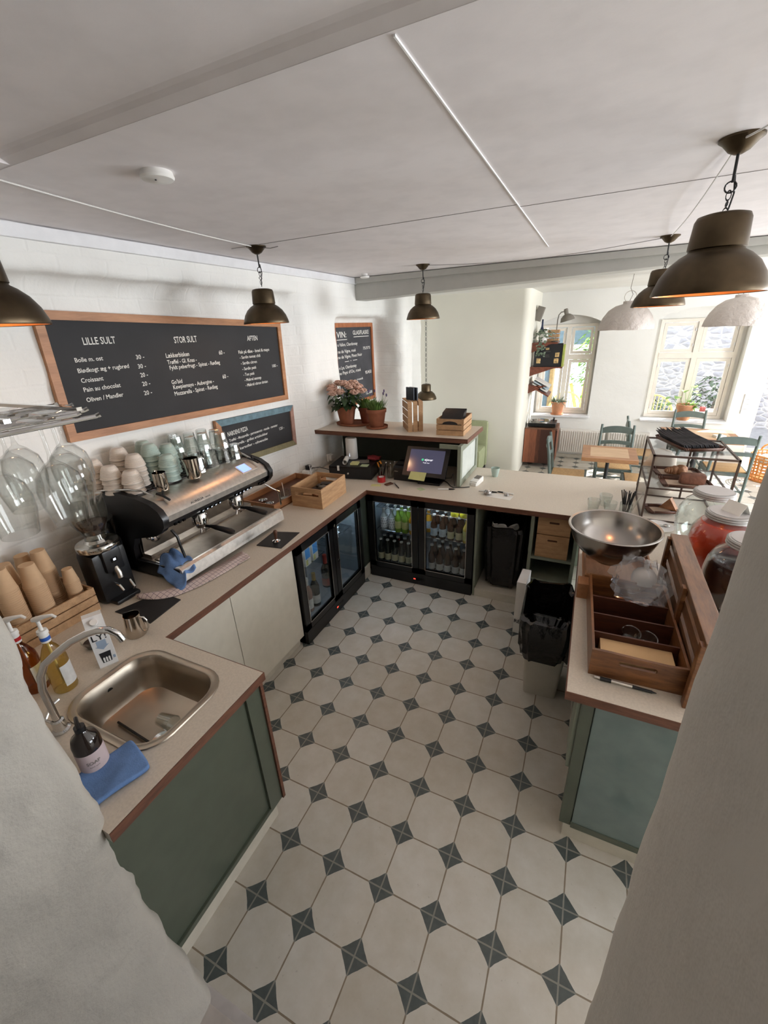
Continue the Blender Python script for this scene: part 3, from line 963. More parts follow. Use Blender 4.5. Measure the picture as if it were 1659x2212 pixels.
t = thing('smoke_detector', 'round white ceiling disc near the left wall over the sink', 'smoke detector', (-0.397, 0.862, 2.71))
G().lathe([(0, 0.0), (0.012, 0.001), (0.05, 0.008), (0.054, 0.014), (0.05, 0.03), (0, 0.03)], seg=32).done('cover', 'white', t)
G().lathe([(0, -0.001), (0.003, -0.001), (0.003, 0.002)], (0.012, -0.02, 0.001), 8).done('sensor_dot', 'black', t)
t = thing('smoke_detector', 'small round white ceiling detector beside the beam corner', 'smoke detector', (-1.2, 3.93, 2.70))
G().lathe([(0, 0.0), (0.04, 0.001), (0.046, 0.006), (0.046, 0.018), (0.03, 0.022), (0.03, 0.04), (0, 0.04)], seg=28).done('cover', 'white', t)
G().lathe([(0.0465, 0.018), (0.0465, 0.021)], seg=28).done('seam', 'black', t)

# ---------------------------------------------------------------- espresso machine
MT['lcd'] = mat('blue_display', (0.2, 0.3, 0.8, 1), emit=(0.28, 0.42, 1.0, 1), estr=1.3)
MT['btn'] = mat('lit_button', (0.7, 0.8, 1, 1), emit=(0.75, 0.85, 1.0, 1), estr=1.2)
MT['grid'] = mat('dark_cup_grid', rgb(64, 60, 58), 0.4, 0.7)
OM = (-1.28, 1.44, 0.9)
t = thing('espresso_machine', 'large steel two group espresso machine with black ends on the worktop', 'espresso machine', OM)
XZ = Matrix(((1, 0, 0, 0), (0, 0, 1, 0), (0, 1, 0, 0), (0, 0, 0, 1)))   # polygon (x, z) extruded along y
def XP(g, poly, y0, y1):
    return g.prism(poly, y0, y1, XZ)
head_out = [(-1.572, 1.395), (-1.25, 1.405), (-1.17, 1.40), (-1.10, 1.385), (-1.045, 1.355), (-1.018, 1.315), (-1.022, 1.28), (-1.045, 1.25), (-1.10, 1.215), (-1.17, 1.20), (-1.572, 1.20)]
P(XP(G(), [(-1.572, 0.93), (-1.34, 0.93), (-1.32, 1.20), (-1.572, 1.20)], 1.0, 1.87), 'body', 'black_gloss', t)
P(XP(G(), [(-1.25, 1.405), (-1.17, 1.402), (-1.10, 1.387), (-1.045, 1.357), (-1.018, 1.317), (-1.022, 1.282), (-1.10, 1.28), (-1.25, 1.30)], 1.0, 1.87), 'head_panel', 'brushed', t, True)
P(XP(G(), [(-1.22, 1.28), (-1.03, 1.28), (-1.05, 1.25), (-1.10, 1.215), (-1.17, 1.20), (-1.572, 1.20), (-1.572, 1.385), (-1.25, 1.385)], 1.0, 1.87), 'button_bar', 'black', t)
ring = [(-1.572, 1.43), (-1.45, 1.435), (-1.30, 1.43), (-1.18, 1.415), (-1.09, 1.395), (-1.03, 1.36), (-1.003, 1.315), (-1.01, 1.27), (-1.04, 1.235), (-1.10, 1.20), (-1.18, 1.18), (-1.30, 1.15), (-1.34, 1.08), (-1.36, 0.93), (-1.572, 0.93)]
for (a, b) in ((0.965, 1.003), (1.867, 1.905)):
    P(XP(G(), ring, a, b), 'side_panel', 'black', t, True)
g = G().box(-1.565, -1.25, 1.01, 1.86, 1.404, 1.410)
g.box(-1.572, -1.566, 1.0, 1.87, 1.41, 1.44)
for k in range(22):
    yy = 1.02 + k * 0.0395
    g.box(-1.58, -1.245, yy, yy + 0.006, 1.410, 1.414)
for k in range(8):
    xx = -1.57 + k * 0.042
    g.box(xx, xx + 0.006, 1.01, 1.86, 1.410, 1.414)
P(g, 'cup_tray', 'grid', t)
# front lip, drip tray, inner back splash
P(XP(G(), [(-1.335, 0.95), (-0.99, 0.945), (-0.965, 0.95), (-0.975, 1.0), (-0.99, 1.004), (-1.335, 1.004)], 0.985, 1.885), 'drip_tray', 'brushed', t)
P(XP(G(), [(-0.972, 0.925), (-0.960, 0.93), (-0.968, 1.0), (-0.985, 1.012), (-1.02, 1.008), (-1.02, 1.0), (-0.99, 0.99), (-0.985, 0.93)], 0.97, 1.90), 'front_lip', 'brushed', t, True)
g = G()
for k in range(44):
    yy = 1.0 + k * 0.02
    g.box(-1.22, -1.0, yy, yy + 0.008, 1.004, 1.008)
g.box(-1.23, -1.0, 1.0, 1.89, 1.006, 1.010).box(-1.33, -1.25, 1.0, 1.88, 1.004, 1.03)
P(g, 'grate', mat('worn_steel_grate', rgb(140, 128, 116), 0.4, 0.9), t)
P(XP(G(), [(-1.335, 1.03), (-1.325, 1.03), (-1.30, 1.19), (-1.335, 1.19)], 1.01, 1.86), 'back_splash', 'steel', t)
P(G().box(-1.565, -1.0, 0.99, 1.88, 0.918, 0.95, 0.004), 'chassis', 'black', t)
for xx in (-1.5, -1.04):
    for yy in (1.03, 1.85):
        P(G().cyl((xx, yy, 0.90), (xx, yy, 0.93), 0.02, seg=12), 'foot', 'black', t)
P(G().box(-1.565, -0.985, 0.968, 0.985, 0.918, 1.0, 0.003), 'end_skirt', 'black', t)
for yy in (1.30, 1.62):
    gh = P(G().lathe([(0.05, 0.0), (0.052, 0.05), (0.04, 0.07), (0, 0.07)], (-1.13, yy, 1.14), 20).lathe([(0, -0.035), (0.03, -0.03), (0.038, -0.008), (0.045, 0.0)], (-1.13, yy, 1.14), 20), 'group_head', 'chrome', t, True)
    hs = G()
    hs.tube([(-1.09, yy, 1.12), (-1.05, yy + 0.01, 1.118), (-1.02, yy + 0.017, 1.112), (-0.97, yy + 0.03, 1.10), (-0.925, yy + 0.04, 1.09), (-0.905, yy + 0.045, 1.085)], 0.012, 10, radii=[0.009, 0.011, 0.016, 0.018, 0.021, 0.014])
    P(hs, 'portafilter_handle', 'black', t, True)
    P(G().tube([(-1.13, yy, 1.11), (-1.12, yy - 0.015, 1.085), (-1.12, yy - 0.02, 1.07)], 0.007, 8).tube([(-1.13, yy, 1.11), (-1.12, yy + 0.02, 1.085), (-1.12, yy + 0.02, 1.07)], 0.007, 8), 'spout', 'chrome', t, True)
g = G()
nrm = Vector((math.cos(-0.35), 0, math.sin(-0.35)))
def bt(y, w=0.017):
    c = Vector((-1.052, y, 1.246))
    g.box(c.x - 0.011, c.x + 0.008, y - w / 2, y + w / 2, c.z - 0.009, c.z + 0.009, rot=Matrix.Rotation(0.65, 3, 'Y'))
for y in (1.07, 1.10, 1.13, 1.27, 1.305, 1.34, 1.375, 1.41, 1.56, 1.595, 1.63, 1.665, 1.70, 1.80, 1.825, 1.85):
    bt(y)
P(g, 'button', 'black_gloss', t)
g = G()
def bt2(y):
    g.box(-1.047, -1.0425, y - 0.004, y + 0.004, 1.240, 1.249, rot=Matrix.Rotation(0.65, 3, 'Y'))
for y in (1.27, 1.305, 1.34, 1.375, 1.41, 1.56, 1.595, 1.63, 1.665, 1.70):
    bt2(y)
P(g, 'button_light', 'btn', t)
R45 = Matrix.Rotation(math.radians(28), 3, 'Y')
P(G().box(-1.125, -1.04, 1.655, 1.80, 1.3745, 1.381, rot=R45), 'display_bezel', 'brushed', t)
P(G().box(-1.118, -1.05, 1.665, 1.745, 1.379, 1.3845, rot=Matrix.Rotation(math.radians(28), 3, 'Y'), about=(-1.0825, 1.7, 1.378)), 'display', 'lcd', t)
for yy in (1.075, 1.825):
    g = G()
    for (dx, dy) in ((0.045, 0.0), (-0.028, -0.022), (-0.028, 0.022)):
        g.tube([(-1.10, yy, 1.405), (-1.10 + dx, yy + dy, 1.405 - dx * 0.5 + 0.006)], 0.007, 8)
    P(g, 'steam_lever', 'black', t, True)
P(G().tube([(-1.13, 1.04, 1.413), (-1.20, 1.02, 1.445), (-1.28, 1.0, 1.45), (-1.50, 0.93, 1.44)], 0.006, 8), 'steam_rod', 'steel', t, True)
P(G().tube([(-1.13, 1.84, 1.41), (-1.22, 1.83, 1.45), (-1.30, 1.82, 1.46)], 0.007, 8), 'steam_rod', 'steel', t, True)
P(G().tube([(-1.07, 1.045, 1.21), (-1.04, 1.05, 1.17), (-1.045, 1.06, 1.10), (-1.03, 1.06, 1.03)], 0.008, 8), 'steam_wand', 'black', t, True)
P(G().tube([(-1.07, 1.87, 1.21), (-1.03, 1.90, 1.17), (-1.0, 1.93, 1.14), (-1.0, 1.935, 1.03)], 0.007, 8), 'steam_wand', 'chrome', t, True)
ga = P(G().lathe([(0, 0.012), (0.03, 0.012), (0.034, 0.009), (0.034, 0.0)], (-1.295, 1.085, 1.11), 24, Matrix.Rotation(PI / 2, 3, 'Y')), 'pressure_gauge', 'chrome', t, True)
G().box(0.0125, 0.0135, -0.002, 0.002, -0.018, 0.02, rot=Matrix.Rotation(0.4, 3, 'X')).done('needle', 'black', ga, False, shift=None).location = (-1.295 + 1.28, 1.085 - 1.44, 1.11 - 0.9)
def txt_on(par, items, name, m, origin, U, V):
    U, V = Vector(U).normalized(), Vector(V).normalized()
    N = U.cross(V)
    o3 = Vector(origin) - par_loc(par)
    return text_mesh(items, name, m, par, lambda u, v, n: o3 + U * u + V * v + N * n)
txt_on(t, [('AURELIA', 0, 0.10, 0, 0.013), ('wave', 0.11, 0.15, 0, 0.010)], 'lettering', 'black', (-1.024, 1.18, 1.325), (0, 1, 0), (-0.25, 0, 0.5))
txt_on(t, [('Simonelli', 0, 0.17, 0, 0.022)], 'lettering', 'brushed', (-0.961, 1.40, 0.948), (0, 1, 0), (-0.1, 0, 1))

# ---------------------------------------------------------------- cups on the machine
MT['cup_w'] = mat('off_white_glazed_cup', rgb(214, 202, 190), 0.3, var=0.04, coat=0.3)
MT['cup_t'] = mat('mint_glazed_cup', rgb(172, 190, 181), 0.3, var=0.05, coat=0.3)
def cup_g(h=0.070):
    g = G()
    pr = [(0.0, h), (0.030, h), (0.034, h - 0.003), (0.042, h - 0.018)]
    for k in range(8):
        z = h - 0.020 - k * 0.0055
        pr += [(0.0440 + 0.0015 * k, z), (0.0432 + 0.0015 * k, z - 0.003)]
    pr += [(0.0575, 0.0025), (0.0572, 0.0), (0.053, 0.0), (0.042, h - 0.016), (0.0, h - 0.006)]
    return g.lathe(pr, seg=28)
cw0 = cup_g().done('ceramic_cup', 'cup_w', None)
cw0_used = [False]
ct0 = cup_g().done('ceramic_cup', 'cup_t', None)
used = set()
def put(src, loc, label, cat, group=None, rz=0, tilt=0):
    if src.name in used:
        o = src.copy()
        COL.objects.link(o)
        for k in list(o.keys()):
            if k in ('group', 'kind', 'label'):
                del o[k]
    else:
        o = src
        used.add(src.name)
    o.location = loc
    o.rotation_euler = (tilt, 0, rz)
    return tag(o, label, cat, group)
whites = [(-1.518, 0.985, 5, 'the stack furthest left at the back'), (-1.405, 1.005, 4, 'the second stack from the left'), (-1.298, 1.052, 3, 'the low front stack by the steam rod'),
          (-1.385, 1.150, 5, 'the tall stack next to the mint cups'), (-1.51, 1.145, 6, 'the rear stack against the wall')]
teals = [(-1.398, 1.275, 6, 'the tall front stack'), (-1.278, 1.285, 4, 'the front stack behind the small jug'), (-1.515, 1.32, 6, 'the rear stack at the wall'), (-1.40, 1.40, 5, 'the stack nearest the glasses')]
for src, lst, col in ((cw0, whites, 'off white'), (ct0, teals, 'mint green')):
    for (x, y, n, where) in lst:
        for k in range(n):
            top = (k == n - 1)
            lab = ('%s ribbed cup, upside down, topmost of %s' if top else '%s ribbed cup lower down in %s') % (col, where)
            put(src, (x + random.uniform(-.002, .002), y + random.uniform(-.002, .002), 1.416 + k * 0.0305), lab, 'cup', None if top else '%s cups nested in %s' % (col, where), rz=random.random() * 6)

def tumbler():
    g = G()
    pr = [(r * 1.2, z * 1.2) for r, z in [(0.0, 0.088), (0.026, 0.088), (0.029, 0.085), (0.0305, 0.07), (0.0325, 0.045), (0.036, 0.035), (0.040, 0.0), (0.038, 0.0), (0.034, 0.034), (0.031, 0.044), (0.0275, 0.078), (0, 0.078)]]
    return g.lathe(pr, seg=10)
MT['tumbler'] = glass('pressed_glass', (0.93, 0.95, 0.94, 1), 1.3, 0.05, 0.10)
tb0 = tumbler().done('glass_tumbler', 'tumbler', None, ang=25)
tb = [(-1.235, 1.475), (-1.232, 1.58), (-1.235, 1.69), (-1.232, 1.80), (-1.34, 1.53), (-1.34, 1.635), (-1.342, 1.745), (-1.452, 1.51), (-1.45, 1.62), (-1.452, 1.73), (-1.545, 1.445), (-1.545, 1.565)]
tbx = [x for x, y in tb]
names_r = ['front row', 'second row', 'third row', 'back row']
for i, ((x, y), xx) in enumerate(zip(tb, tbx)):
    row = 0 if i < 4 else 1 if i < 7 else 2 if i < 10 else 3
    two = i in (2, 4, 5, 6, 7, 8, 9, 11)
    put(tb0, (xx, y, 1.415), 'clear faceted tumbler upside down on the cup tray, lower layer of the %s' % names_r[row], 'glass', 'lower tumblers in the %s' % names_r[row], rz=i)
    if two:
        put(tb0, (xx, y + 0.004, 1.5215), 'clear faceted tumbler upside down, stacked upper layer of the %s' % names_r[row], 'glass', 'upper tumblers in the %s' % names_r[row], rz=i * 2)

MT['jug'] = mat('mirror_steel_jug', rgb(196, 186, 174), 0.1, 1.0, var=0.03)
def jug(name, label, loc, r, h, rz, flare=0.0, hm='steel'):
    t = thing(name, label, 'milk jug', loc, rz)
    g = G()
    pr = [(0, 0.0), (r * 0.96, 0.0), (r, 0.005), (r * (1 - flare * 0.3), h * 0.4), (r * (1 - flare), h * 0.85), (r * (0.99 - flare), h), (r * (0.96 - flare), h), (r * (0.96 - flare), h * 0.85), (r * 0.95 * (1 - flare * .3), h * 0.4), (r * 0.93, 0.006), (0, 0.005)]
    g.lathe(pr, seg=32)
    for v in g.bm.verts:
        a = math.atan2(v.co.y, v.co.x)
        if v.co.z > h * 0.6 and abs(a) < 0.45:
            v.co += Vector((1, 0, 0.25)) * 0.012 * (1 - abs(a) / 0.45) * (v.co.z - h * 0.6) / (h * 0.4)
    g.done('body', 'jug', t)
    G().tube([(-r * 0.93, 0, h * 0.9), (-r - 0.022, 0, h * 0.93), (-r - 0.034, 0, h * 0.80), (-r - 0.033, 0, h * 0.45), (-r - 0.02, 0, h * 0.25), (-r * 0.95, 0, h * 0.2)], 0.004, 8).done('handle', hm, t)
    return t
jug('milk_jug', 'small mirror steel milk jug on the machine in front of mint cups', (-1.175, 1.135, 1.4155), 0.037, 0.105, PI * 0.9)
jug('milk_jug', 'larger mirror steel milk jug on the machine beside the tumblers', (-1.175, 1.37, 1.4155), 0.044, 0.125, -PI * 0.62)
jug('milk_jug', 'steel milk jug standing on the worktop by the sink corner', (-0.842, 0.565, 0.9), 0.045, 0.115, PI * 1.08, 0.18)

# ---------------------------------------------------------------- grinders
MT['coffee'] = mat('coffee_beans', rgb(48, 28, 18), 0.5, var=0.4, vs=90, bump=0.6, bs=120)
MT['smoke_glass'] = glass('hopper_plastic', (0.86, 0.86, 0.84, 1), 1.0, 0.05, 0.08)
t = thing('coffee_grinder', 'black coffee grinder with steel collar and clear bean hopper behind the sink', 'coffee grinder', (-1.285, 0.755, 0.9))
G().box(-0.075, 0.075, -0.095, 0.095, 0.0, 0.30, 0.03).box(-0.04, 0.13, -0.07, 0.07, 0.0, 0.025, 0.01).box(0.04, 0.10, -0.05, 0.05, 0.18, 0.31, 0.012).done('body', 'black', t)
G().lathe([(0, 0.305), (0.10, 0.305), (0.104, 0.31), (0.104, 0.335), (0.10, 0.34), (0.06, 0.345), (0.052, 0.36), (0, 0.36)], seg=40).done('collar', 'steel', t)
G().lathe([(0.052, 0.36), (0.048, 0.385), (0.06, 0.41), (0.085, 0.46), (0.093, 0.52), (0.09, 0.60), (0.086, 0.60), (0.089, 0.52), (0.081, 0.46), (0.057, 0.41), (0.044, 0.386), (0.05, 0.36)], seg=32).done('hopper', 'smoke_glass', t)
G().lathe([(0, 0.37), (0.043, 0.388), (0.055, 0.411), (0.074, 0.442), (0.072, 0.452), (0.03, 0.458), (0, 0.455)], seg=28).noise(0.003, 60).done('beans', 'coffee', t)
G().lathe([(0, 0.615), (0.05, 0.612), (0.09, 0.605), (0.092, 0.60), (0.0, 0.602)], seg=32).done('lid', 'smoke_glass', t)
G().box(0.101, 0.104, -0.016, 0.016, 0.235, 0.26).done('display', 'black_gloss', t)
G().box(0.104, 0.105, -0.006, 0.008, 0.244, 0.256).done('display_light', 'btn', t)
G().tube([(0.09, 0.0, 0.20), (0.11, 0, 0.17), (0.11, 0.0, 0.14)], 0.014, 10).done('spout', 'brushed', t)
G().tube([(0.09, -0.03, 0.115), (0.13, -0.03, 0.11), (0.15, -0.028, 0.08)], 0.006, 8).tube([(0.09, 0.03, 0.115), (0.13, 0.03, 0.11), (0.155, 0.03, 0.075), (0.14, 0.03, 0.06)], 0.006, 8).done('fork', 'chrome', t)
t = thing('coffee_grinder', 'second black grinder with round lid tucked behind the machine end', 'coffee grinder', (-1.46, 0.875, 0.9))
G().box(-0.07, 0.07, -0.075, 0.075, 0.0, 0.27, 0.025).done('body', 'black', t)
G().lathe([(0, 0.27), (0.075, 0.27), (0.08, 0.29), (0.085, 0.34), (0.085, 0.385), (0.08, 0.385), (0.078, 0.33), (0.07, 0.28), (0, 0.28)], seg=30).done('hopper', 'smoke_glass', t)
G().lathe([(0, 0.40), (0.03, 0.40), (0.04, 0.392), (0.088, 0.390), (0.088, 0.385), (0, 0.386)], seg=30).done('lid', 'smoke_glass', t)
G().lathe([(0, 0.285), (0.068, 0.29), (0.06, 0.34), (0, 0.345)], seg=24).done('knob', 'black', t)

MT['wood_dark'] = wood('tamper_wood', rgb(70, 40, 26), rgb(100, 60, 38), (10, 10, 2))
MT['rubber'] = mat('black_rubber_mat', rgb(26, 24, 24), 0.6, var=0.1)
def mat_slab(label, pts, z=0.9, th=0.005):
    o = G().prism(pts, z, z + th).done('rubber_mat', 'rubber', None, False)
    return tag(o, label, 'mat')
mat_slab('black rubber tamping mat at the far end of the coffee machine', [(-0.91, 1.52), (-0.72, 1.545), (-0.745, 1.79), (-0.935, 1.735)])
mat_slab('black rubber mat under the towel between jug and machine', [(-1.12, 0.64), (-0.85, 0.645), (-0.875, 0.855), (-1.05, 0.86)])
t = thing('tamper', 'coffee tamper with dark wooden handle standing on the rubber mat', 'tamper', (-0.80, 1.60, 0.905))
G().lathe([(0, 0), (0.026, 0), (0.028, 0.004), (0.027, 0.016), (0.012, 0.022), (0.010, 0.028), (0, 0.028)], seg=24).done('base', 'chrome', t)
G().lathe([(0, 0.028), (0.011, 0.028), (0.009, 0.045), (0.013, 0.07), (0.015, 0.082), (0.010, 0.092), (0, 0.093)], seg=20).done('handle', 'wood_dark', t)

# cloths ----------------------------------------------------------
MT['blue_cloth'] = mat('blue_microfibre', rgb(104, 138, 190), 0.9, var=0.08, vs=30, bump=0.25, bs=200)
def check_mat():
    t = NT('checked_tea_towel')
    v = t.coord('Object', (1, 1, 1))
    bt = t.n('ShaderNodeTexBrick', offset=0.0)
    t.l(v, bt.inputs[0])
    bt.inputs['Scale'].default_value = 1.0
    bt.inputs['Brick Width'].default_value = 0.024
    bt.inputs['Row Height'].default_value = 0.024
    bt.inputs['Mortar Size'].default_value = 0.0012
    bt.inputs['Mortar Smooth'].default_value = 0.1
    t.l(t.mix(bt.outputs['Fac'], rgb(206, 188, 182), rgb(120, 104, 112)), t.b.inputs['Base Color'])
    t.b.inputs['Roughness'].default_value = 0.95
    t.bump(t.noise(v, 300, 2), 0.2)
    return t.m
MT['check'] = check_mat()
def sheet(name, rows, th, m, parent=None, sub=2, shift=None):
    """rows: grid of 3D points -> smooth thick cloth"""
    g = G()
    vv = [[g.bm.verts.new(p) for p in r] for r in rows]
    for a, b in zip(vv, vv[1:]):
        for k in range(len(a) - 1):
            g.bm.faces.new((a[k], a[k + 1], b[k + 1], b[k]))
    o = g.done(name, m, parent, True, shift=shift, ang=180)
    s = o.modifiers.new('subsurf', 'SUBSURF')
    s.levels = s.render_levels = sub
    so = o.modifiers.new('solid', 'SOLIDIFY')
    so.thickness = th
    so.offset = 0
    return o
rows = []
path = [(-1.12, 0.775), (-1.06, 0.80), (-0.99, 0.86), (-0.95, 0.93), (-0.925, 1.02), (-0.905, 1.13), (-0.895, 1.24), (-0.89, 1.33), (-0.885, 1.39)]
for i, (x, y) in enumerate(path):
    w = [0.02, 0.045, 0.05, 0.045, 0.055, 0.05, 0.05, 0.055, 0.06][i]
    zz = [0.930, 0.934, 0.925, 0.922, 0.926, 0.924, 0.922, 0.921, 0.912]
    r = []
    for j in range(7):
        s_ = (j / 6 - 0.5) * 2
        z = 0.904 + (zz[i] - 0.904) * (1 - abs(s_) ** 1.5) + 0.006 * math.sin(i * 2.1 + j * 1.9)
        r.append((x + s_ * w, y - s_ * w * 0.35 + (0.012 * math.sin(j * 2.2) if i in (0, 8) else 0), max(0.904, z)))
    rows.append(r)
o = sheet('tea_towel', rows, 0.004, 'check')
tag(o, 'crumpled pale checked tea towel lying along the machine front', 'tea towel')
rows = []
for i in range(6):
    r = []
    for j in range(7):
        u, v = i / 5, j / 6
        r.append((-1.18 + 0.24 * u + 0.02 * math.sin(j * 2 + i), 0.96 + 0.14 * v - 0.03 * u + 0.012 * math.sin(i * 2.3), 1.035 - 0.085 * max(0, u - 0.45) * 1.2 - 0.10 * max(0, 0.35 - v) + 0.020 * math.sin(i * 1.7 + j * 2.4)))
    rows.append(r)
for r in rows:
    for j in range(2):
        x, y, z = r[j]
        r[j] = (x + 0.02, y - 0.012 * (2 - j), z - 0.045 * (2 - j) / 2)
o = sheet('cleaning_cloth', rows, 0.003, 'blue_cloth')
tag(o, 'crumpled blue cloth draped over the left end of the drip tray', 'cloth')
rows = []
for i in range(5):
    r = []
    for j in range(7):
        u, v = i / 4, j / 6
        a, b = Vector((-0.345, -0.035, 0.915)), Vector((-0.30, 0.145, 0.918))
        c, d = Vector((-0.205, -0.075, 0.912)), Vector((-0.150, 0.105, 0.914))
        p = a.lerp(b, v).lerp(c.lerp(d, v), u)
        p.z += 0.004 * math.sin(i * 1.4 + j * 1.1)
        r.append(tuple(p))
    rows.append(r)
o = sheet('cleaning_cloth', rows, 0.014, 'blue_cloth')
tag(o, 'folded blue cloth lying flat on the worktop beside the sink', 'cloth')
# ---------------------------------------------------------------- raised shelf: plants and crates
MT['terra'] = mat('terracotta', rgb(142, 86, 60), 0.85, var=0.12, vs=18)
MT['terra2'] = mat('dark_terracotta', rgb(118, 62, 42), 0.85, var=0.12, vs=18)
MT['terra_l'] = mat('light_terracotta', rgb(196, 140, 104), 0.85, var=0.08, vs=18)
MT['soil'] = mat('potting_soil', rgb(48, 36, 28), 0.95, var=0.3, vs=60)
MT['leaf'] = mat('dark_green_leaf', rgb(52, 74, 44), 0.45, var=0.25, vs=25)
MT['leaf2'] = mat('fresh_green_leaf', rgb(92, 124, 58), 0.5, var=0.2, vs=25)
MT['leaf3'] = mat('bright_leaf', rgb(132, 170, 78), 0.5, var=0.15, vs=25)
MT['leaf4'] = mat('silvery_leaf', rgb(126, 142, 122), 0.6, var=0.2, vs=25)
MT['petal'] = mat('dusty_pink_petals', rgb(204, 166, 148), 0.8, var=0.16, vs=45, bump=0.8, bs=160)
MT['lav'] = mat('lavender_spikes', rgb(92, 78, 108), 0.8, var=0.2)
def leafat(g, base, d, L, W, bend=0.3):
    d = Vector(d).normalized()
    s = d.cross(Vector((0, 0, 1)))
    if s.length < 0.1:
        s = Vector((1, 0, 0))
    s.normalize()
    up = s.cross(d).normalized()
    rows = []
    for (t, w) in ((0, 0.12), (0.25, 0.8), (0.5, 1.0), (0.78, 0.7), (1.0, 0.05)):
        c = Vector(base) + d * L * t - Vector((0, 0, 1)) * bend * L * t * t
        rows.append((c - s * W * w / 2 + up * W * 0.15 * w, c, c + s * W * w / 2 + up * W * 0.15 * w))
    vs = [[g.bm.verts.new(p) for p in r] for r in rows]
    for a, b in zip(vs, vs[1:]):
        for k in range(2):
            g.bm.faces.new((a[k], a[k + 1], b[k + 1], b[k])).material_index = g.mi
def pot(t, r, h, m='terra', rimh=0.035):
    G().lathe([(0, 0), (r * 0.64, 0), (r * 0.66, 0.003), (r * 0.90, h - rimh), (r * 0.97, h - rimh), (r * 1.0, h - 0.003), (r * 0.98, h), (r * 0.90, h), (r * 0.86, h - 0.03), (0, h - 0.03)], seg=32).done('pot', m, t)
    G().lathe([(0, h - 0.02), (r * 0.86, h - 0.024), (r * 0.86, h - 0.03), (0, h - 0.03)], seg=20).noise(0.004, 40).done('soil', 'soil', t)
def saucer(label, x, y, z, r, sx=1.0, rz=0.0, m='terra'):
    o = G().lathe([(0, 0.0), (r * 0.9, 0), (r * 0.97, 0.006), (r, 0.022), (r * 0.965, 0.023), (r * 0.93, 0.010), (0, 0.008)], seg=40, sx=sx).done('plant_saucer', m)
    o.location = (x, y, z)
    o.rotation_euler = (0, 0, rz)
    return tag(o, label, 'saucer')
ZS = 1.312
saucer('wide oval terracotta saucer under the flowering plant on the raised shelf', -1.19, 3.50, ZS, 0.15, 1.35, 0.1, 'terra')
saucer('small round terracotta saucer under the lavender pot', -0.88, 3.40, ZS, 0.112, 1, 0, 'terra')

def flowering():
    t = thing('potted_flowers', 'terracotta pot of dusty pink flower heads and dark leaves', 'potted plant', (-1.265, 3.47, ZS + 0.009))
    pot(t, 0.108, 0.185)
    rnd = random.Random(3)
    g = G()
    heads = [(-0.12, -0.05, .395), (-0.075, -0.11, .375), (-0.10, 0.05, .42), (0.0, -0.02, .425), (0.02, -0.14, .36), (0.09, -0.06, .40), (0.15, 0.0, .395), (0.17, -0.10, .355), (0.05, 0.09, .42), (-0.04, -0.17, .35), (0.21, -0.03, .36)]
    for (x, y, z) in heads:
        g.tube([(x * 0.15, y * 0.15, 0.16), (x * 0.6, y * 0.6, z * 0.6), (x, y, z - 0.02)], 0.004, 6)
    g.done('stem', 'leaf2', t)
    for (x, y, z) in heads:
        g = G()
        R = rnd.uniform(0.045, 0.056)
        for k in range(34):
            a = rnd.random() * 6.28
            ph = math.acos(rnd.uniform(0.0, 1))
            p = Vector((math.sin(ph) * math.cos(a) * R, math.sin(ph) * math.sin(a) * R, math.cos(ph) * R * 0.62))
            g.ball((x + p.x, y + p.y, z + p.z - 0.02), 0.011, 6, 4, (1, 1, 0.7))
        g.ball((x, y, z - 0.02), R * 0.92, 12, 6, (1, 1, 0.55))
        g.done('flower_head', 'petal', t, ang=80)
    g = G()
    for k in range(110):
        a = rnd.random() * 6.28
        rr = rnd.uniform(0.0, 0.14)
        z = rnd.uniform(0.17, 0.35)
        el = rnd.uniform(-0.5, 0.5)
        leafat(g, (math.cos(a) * rr, math.sin(a) * rr, z), (math.cos(a), math.sin(a), el), rnd.uniform(0.06, 0.11), rnd.uniform(0.045, 0.065), rnd.uniform(0.1, 0.6))
    for v in g.bm.verts:
        v.co.x = max(v.co.x, -0.155 + 0.01 * math.sin(v.co.z * 90))
    o = g.done('foliage', 'leaf', t, ang=180)
    return t
flowering()
def grassy(name, label, loc, r, h, m, lm, n, L, spikes=0, broad=False):
    t = thing(name, label, 'potted plant', loc)
    pot(t, r, h, m)
    rnd = random.Random(n)
    g = G()
    for k in range(n):
        a = rnd.random() * 6.28
        rr = rnd.uniform(0, r * 0.8)
        l = L * rnd.uniform(0.6, 1.1)
        leafat(g, (math.cos(a) * rr, math.sin(a) * rr, h - 0.02), (math.cos(a) * 0.45, math.sin(a) * 0.45, 1), l, (0.03 if broad else 0.008), rnd.uniform(0, 0.35))
    g.done('foliage', lm, t, ang=180)
    if spikes:
        g = G()
        g2 = G()
        for k in range(spikes):
            a = rnd.random() * 6.28
            x, y = math.cos(a) * r * 0.4, math.sin(a) * r * 0.4
            x2, y2, z2 = x * 2.2 + 0.02, y * 2, h + L * rnd.uniform(0.9, 1.35)
            g.tube([(x, y, h - 0.02), (x2, y2, z2)], 0.0013, 5)
            g2.ball((x2, y2, z2), 0.008, 6, 5, (1, 1, 2.0))
        g.done('stem', lm, t)
        g2.done('flower_spike', 'lav', t)
    return t
grassy('potted_herb', 'darker small terracotta pot of green herb behind the lavender', (-1.075, 3.56, ZS + 0.009), 0.085, 0.165, 'terra2', 'leaf2', 90, 0.13, 0, True)
grassy('potted_lavender', 'terracotta pot of lavender at the right of the shelf plants', (-0.88, 3.40, ZS + 0.009), 0.102, 0.18, 'terra', 'leaf2', 190, 0.13, 7)

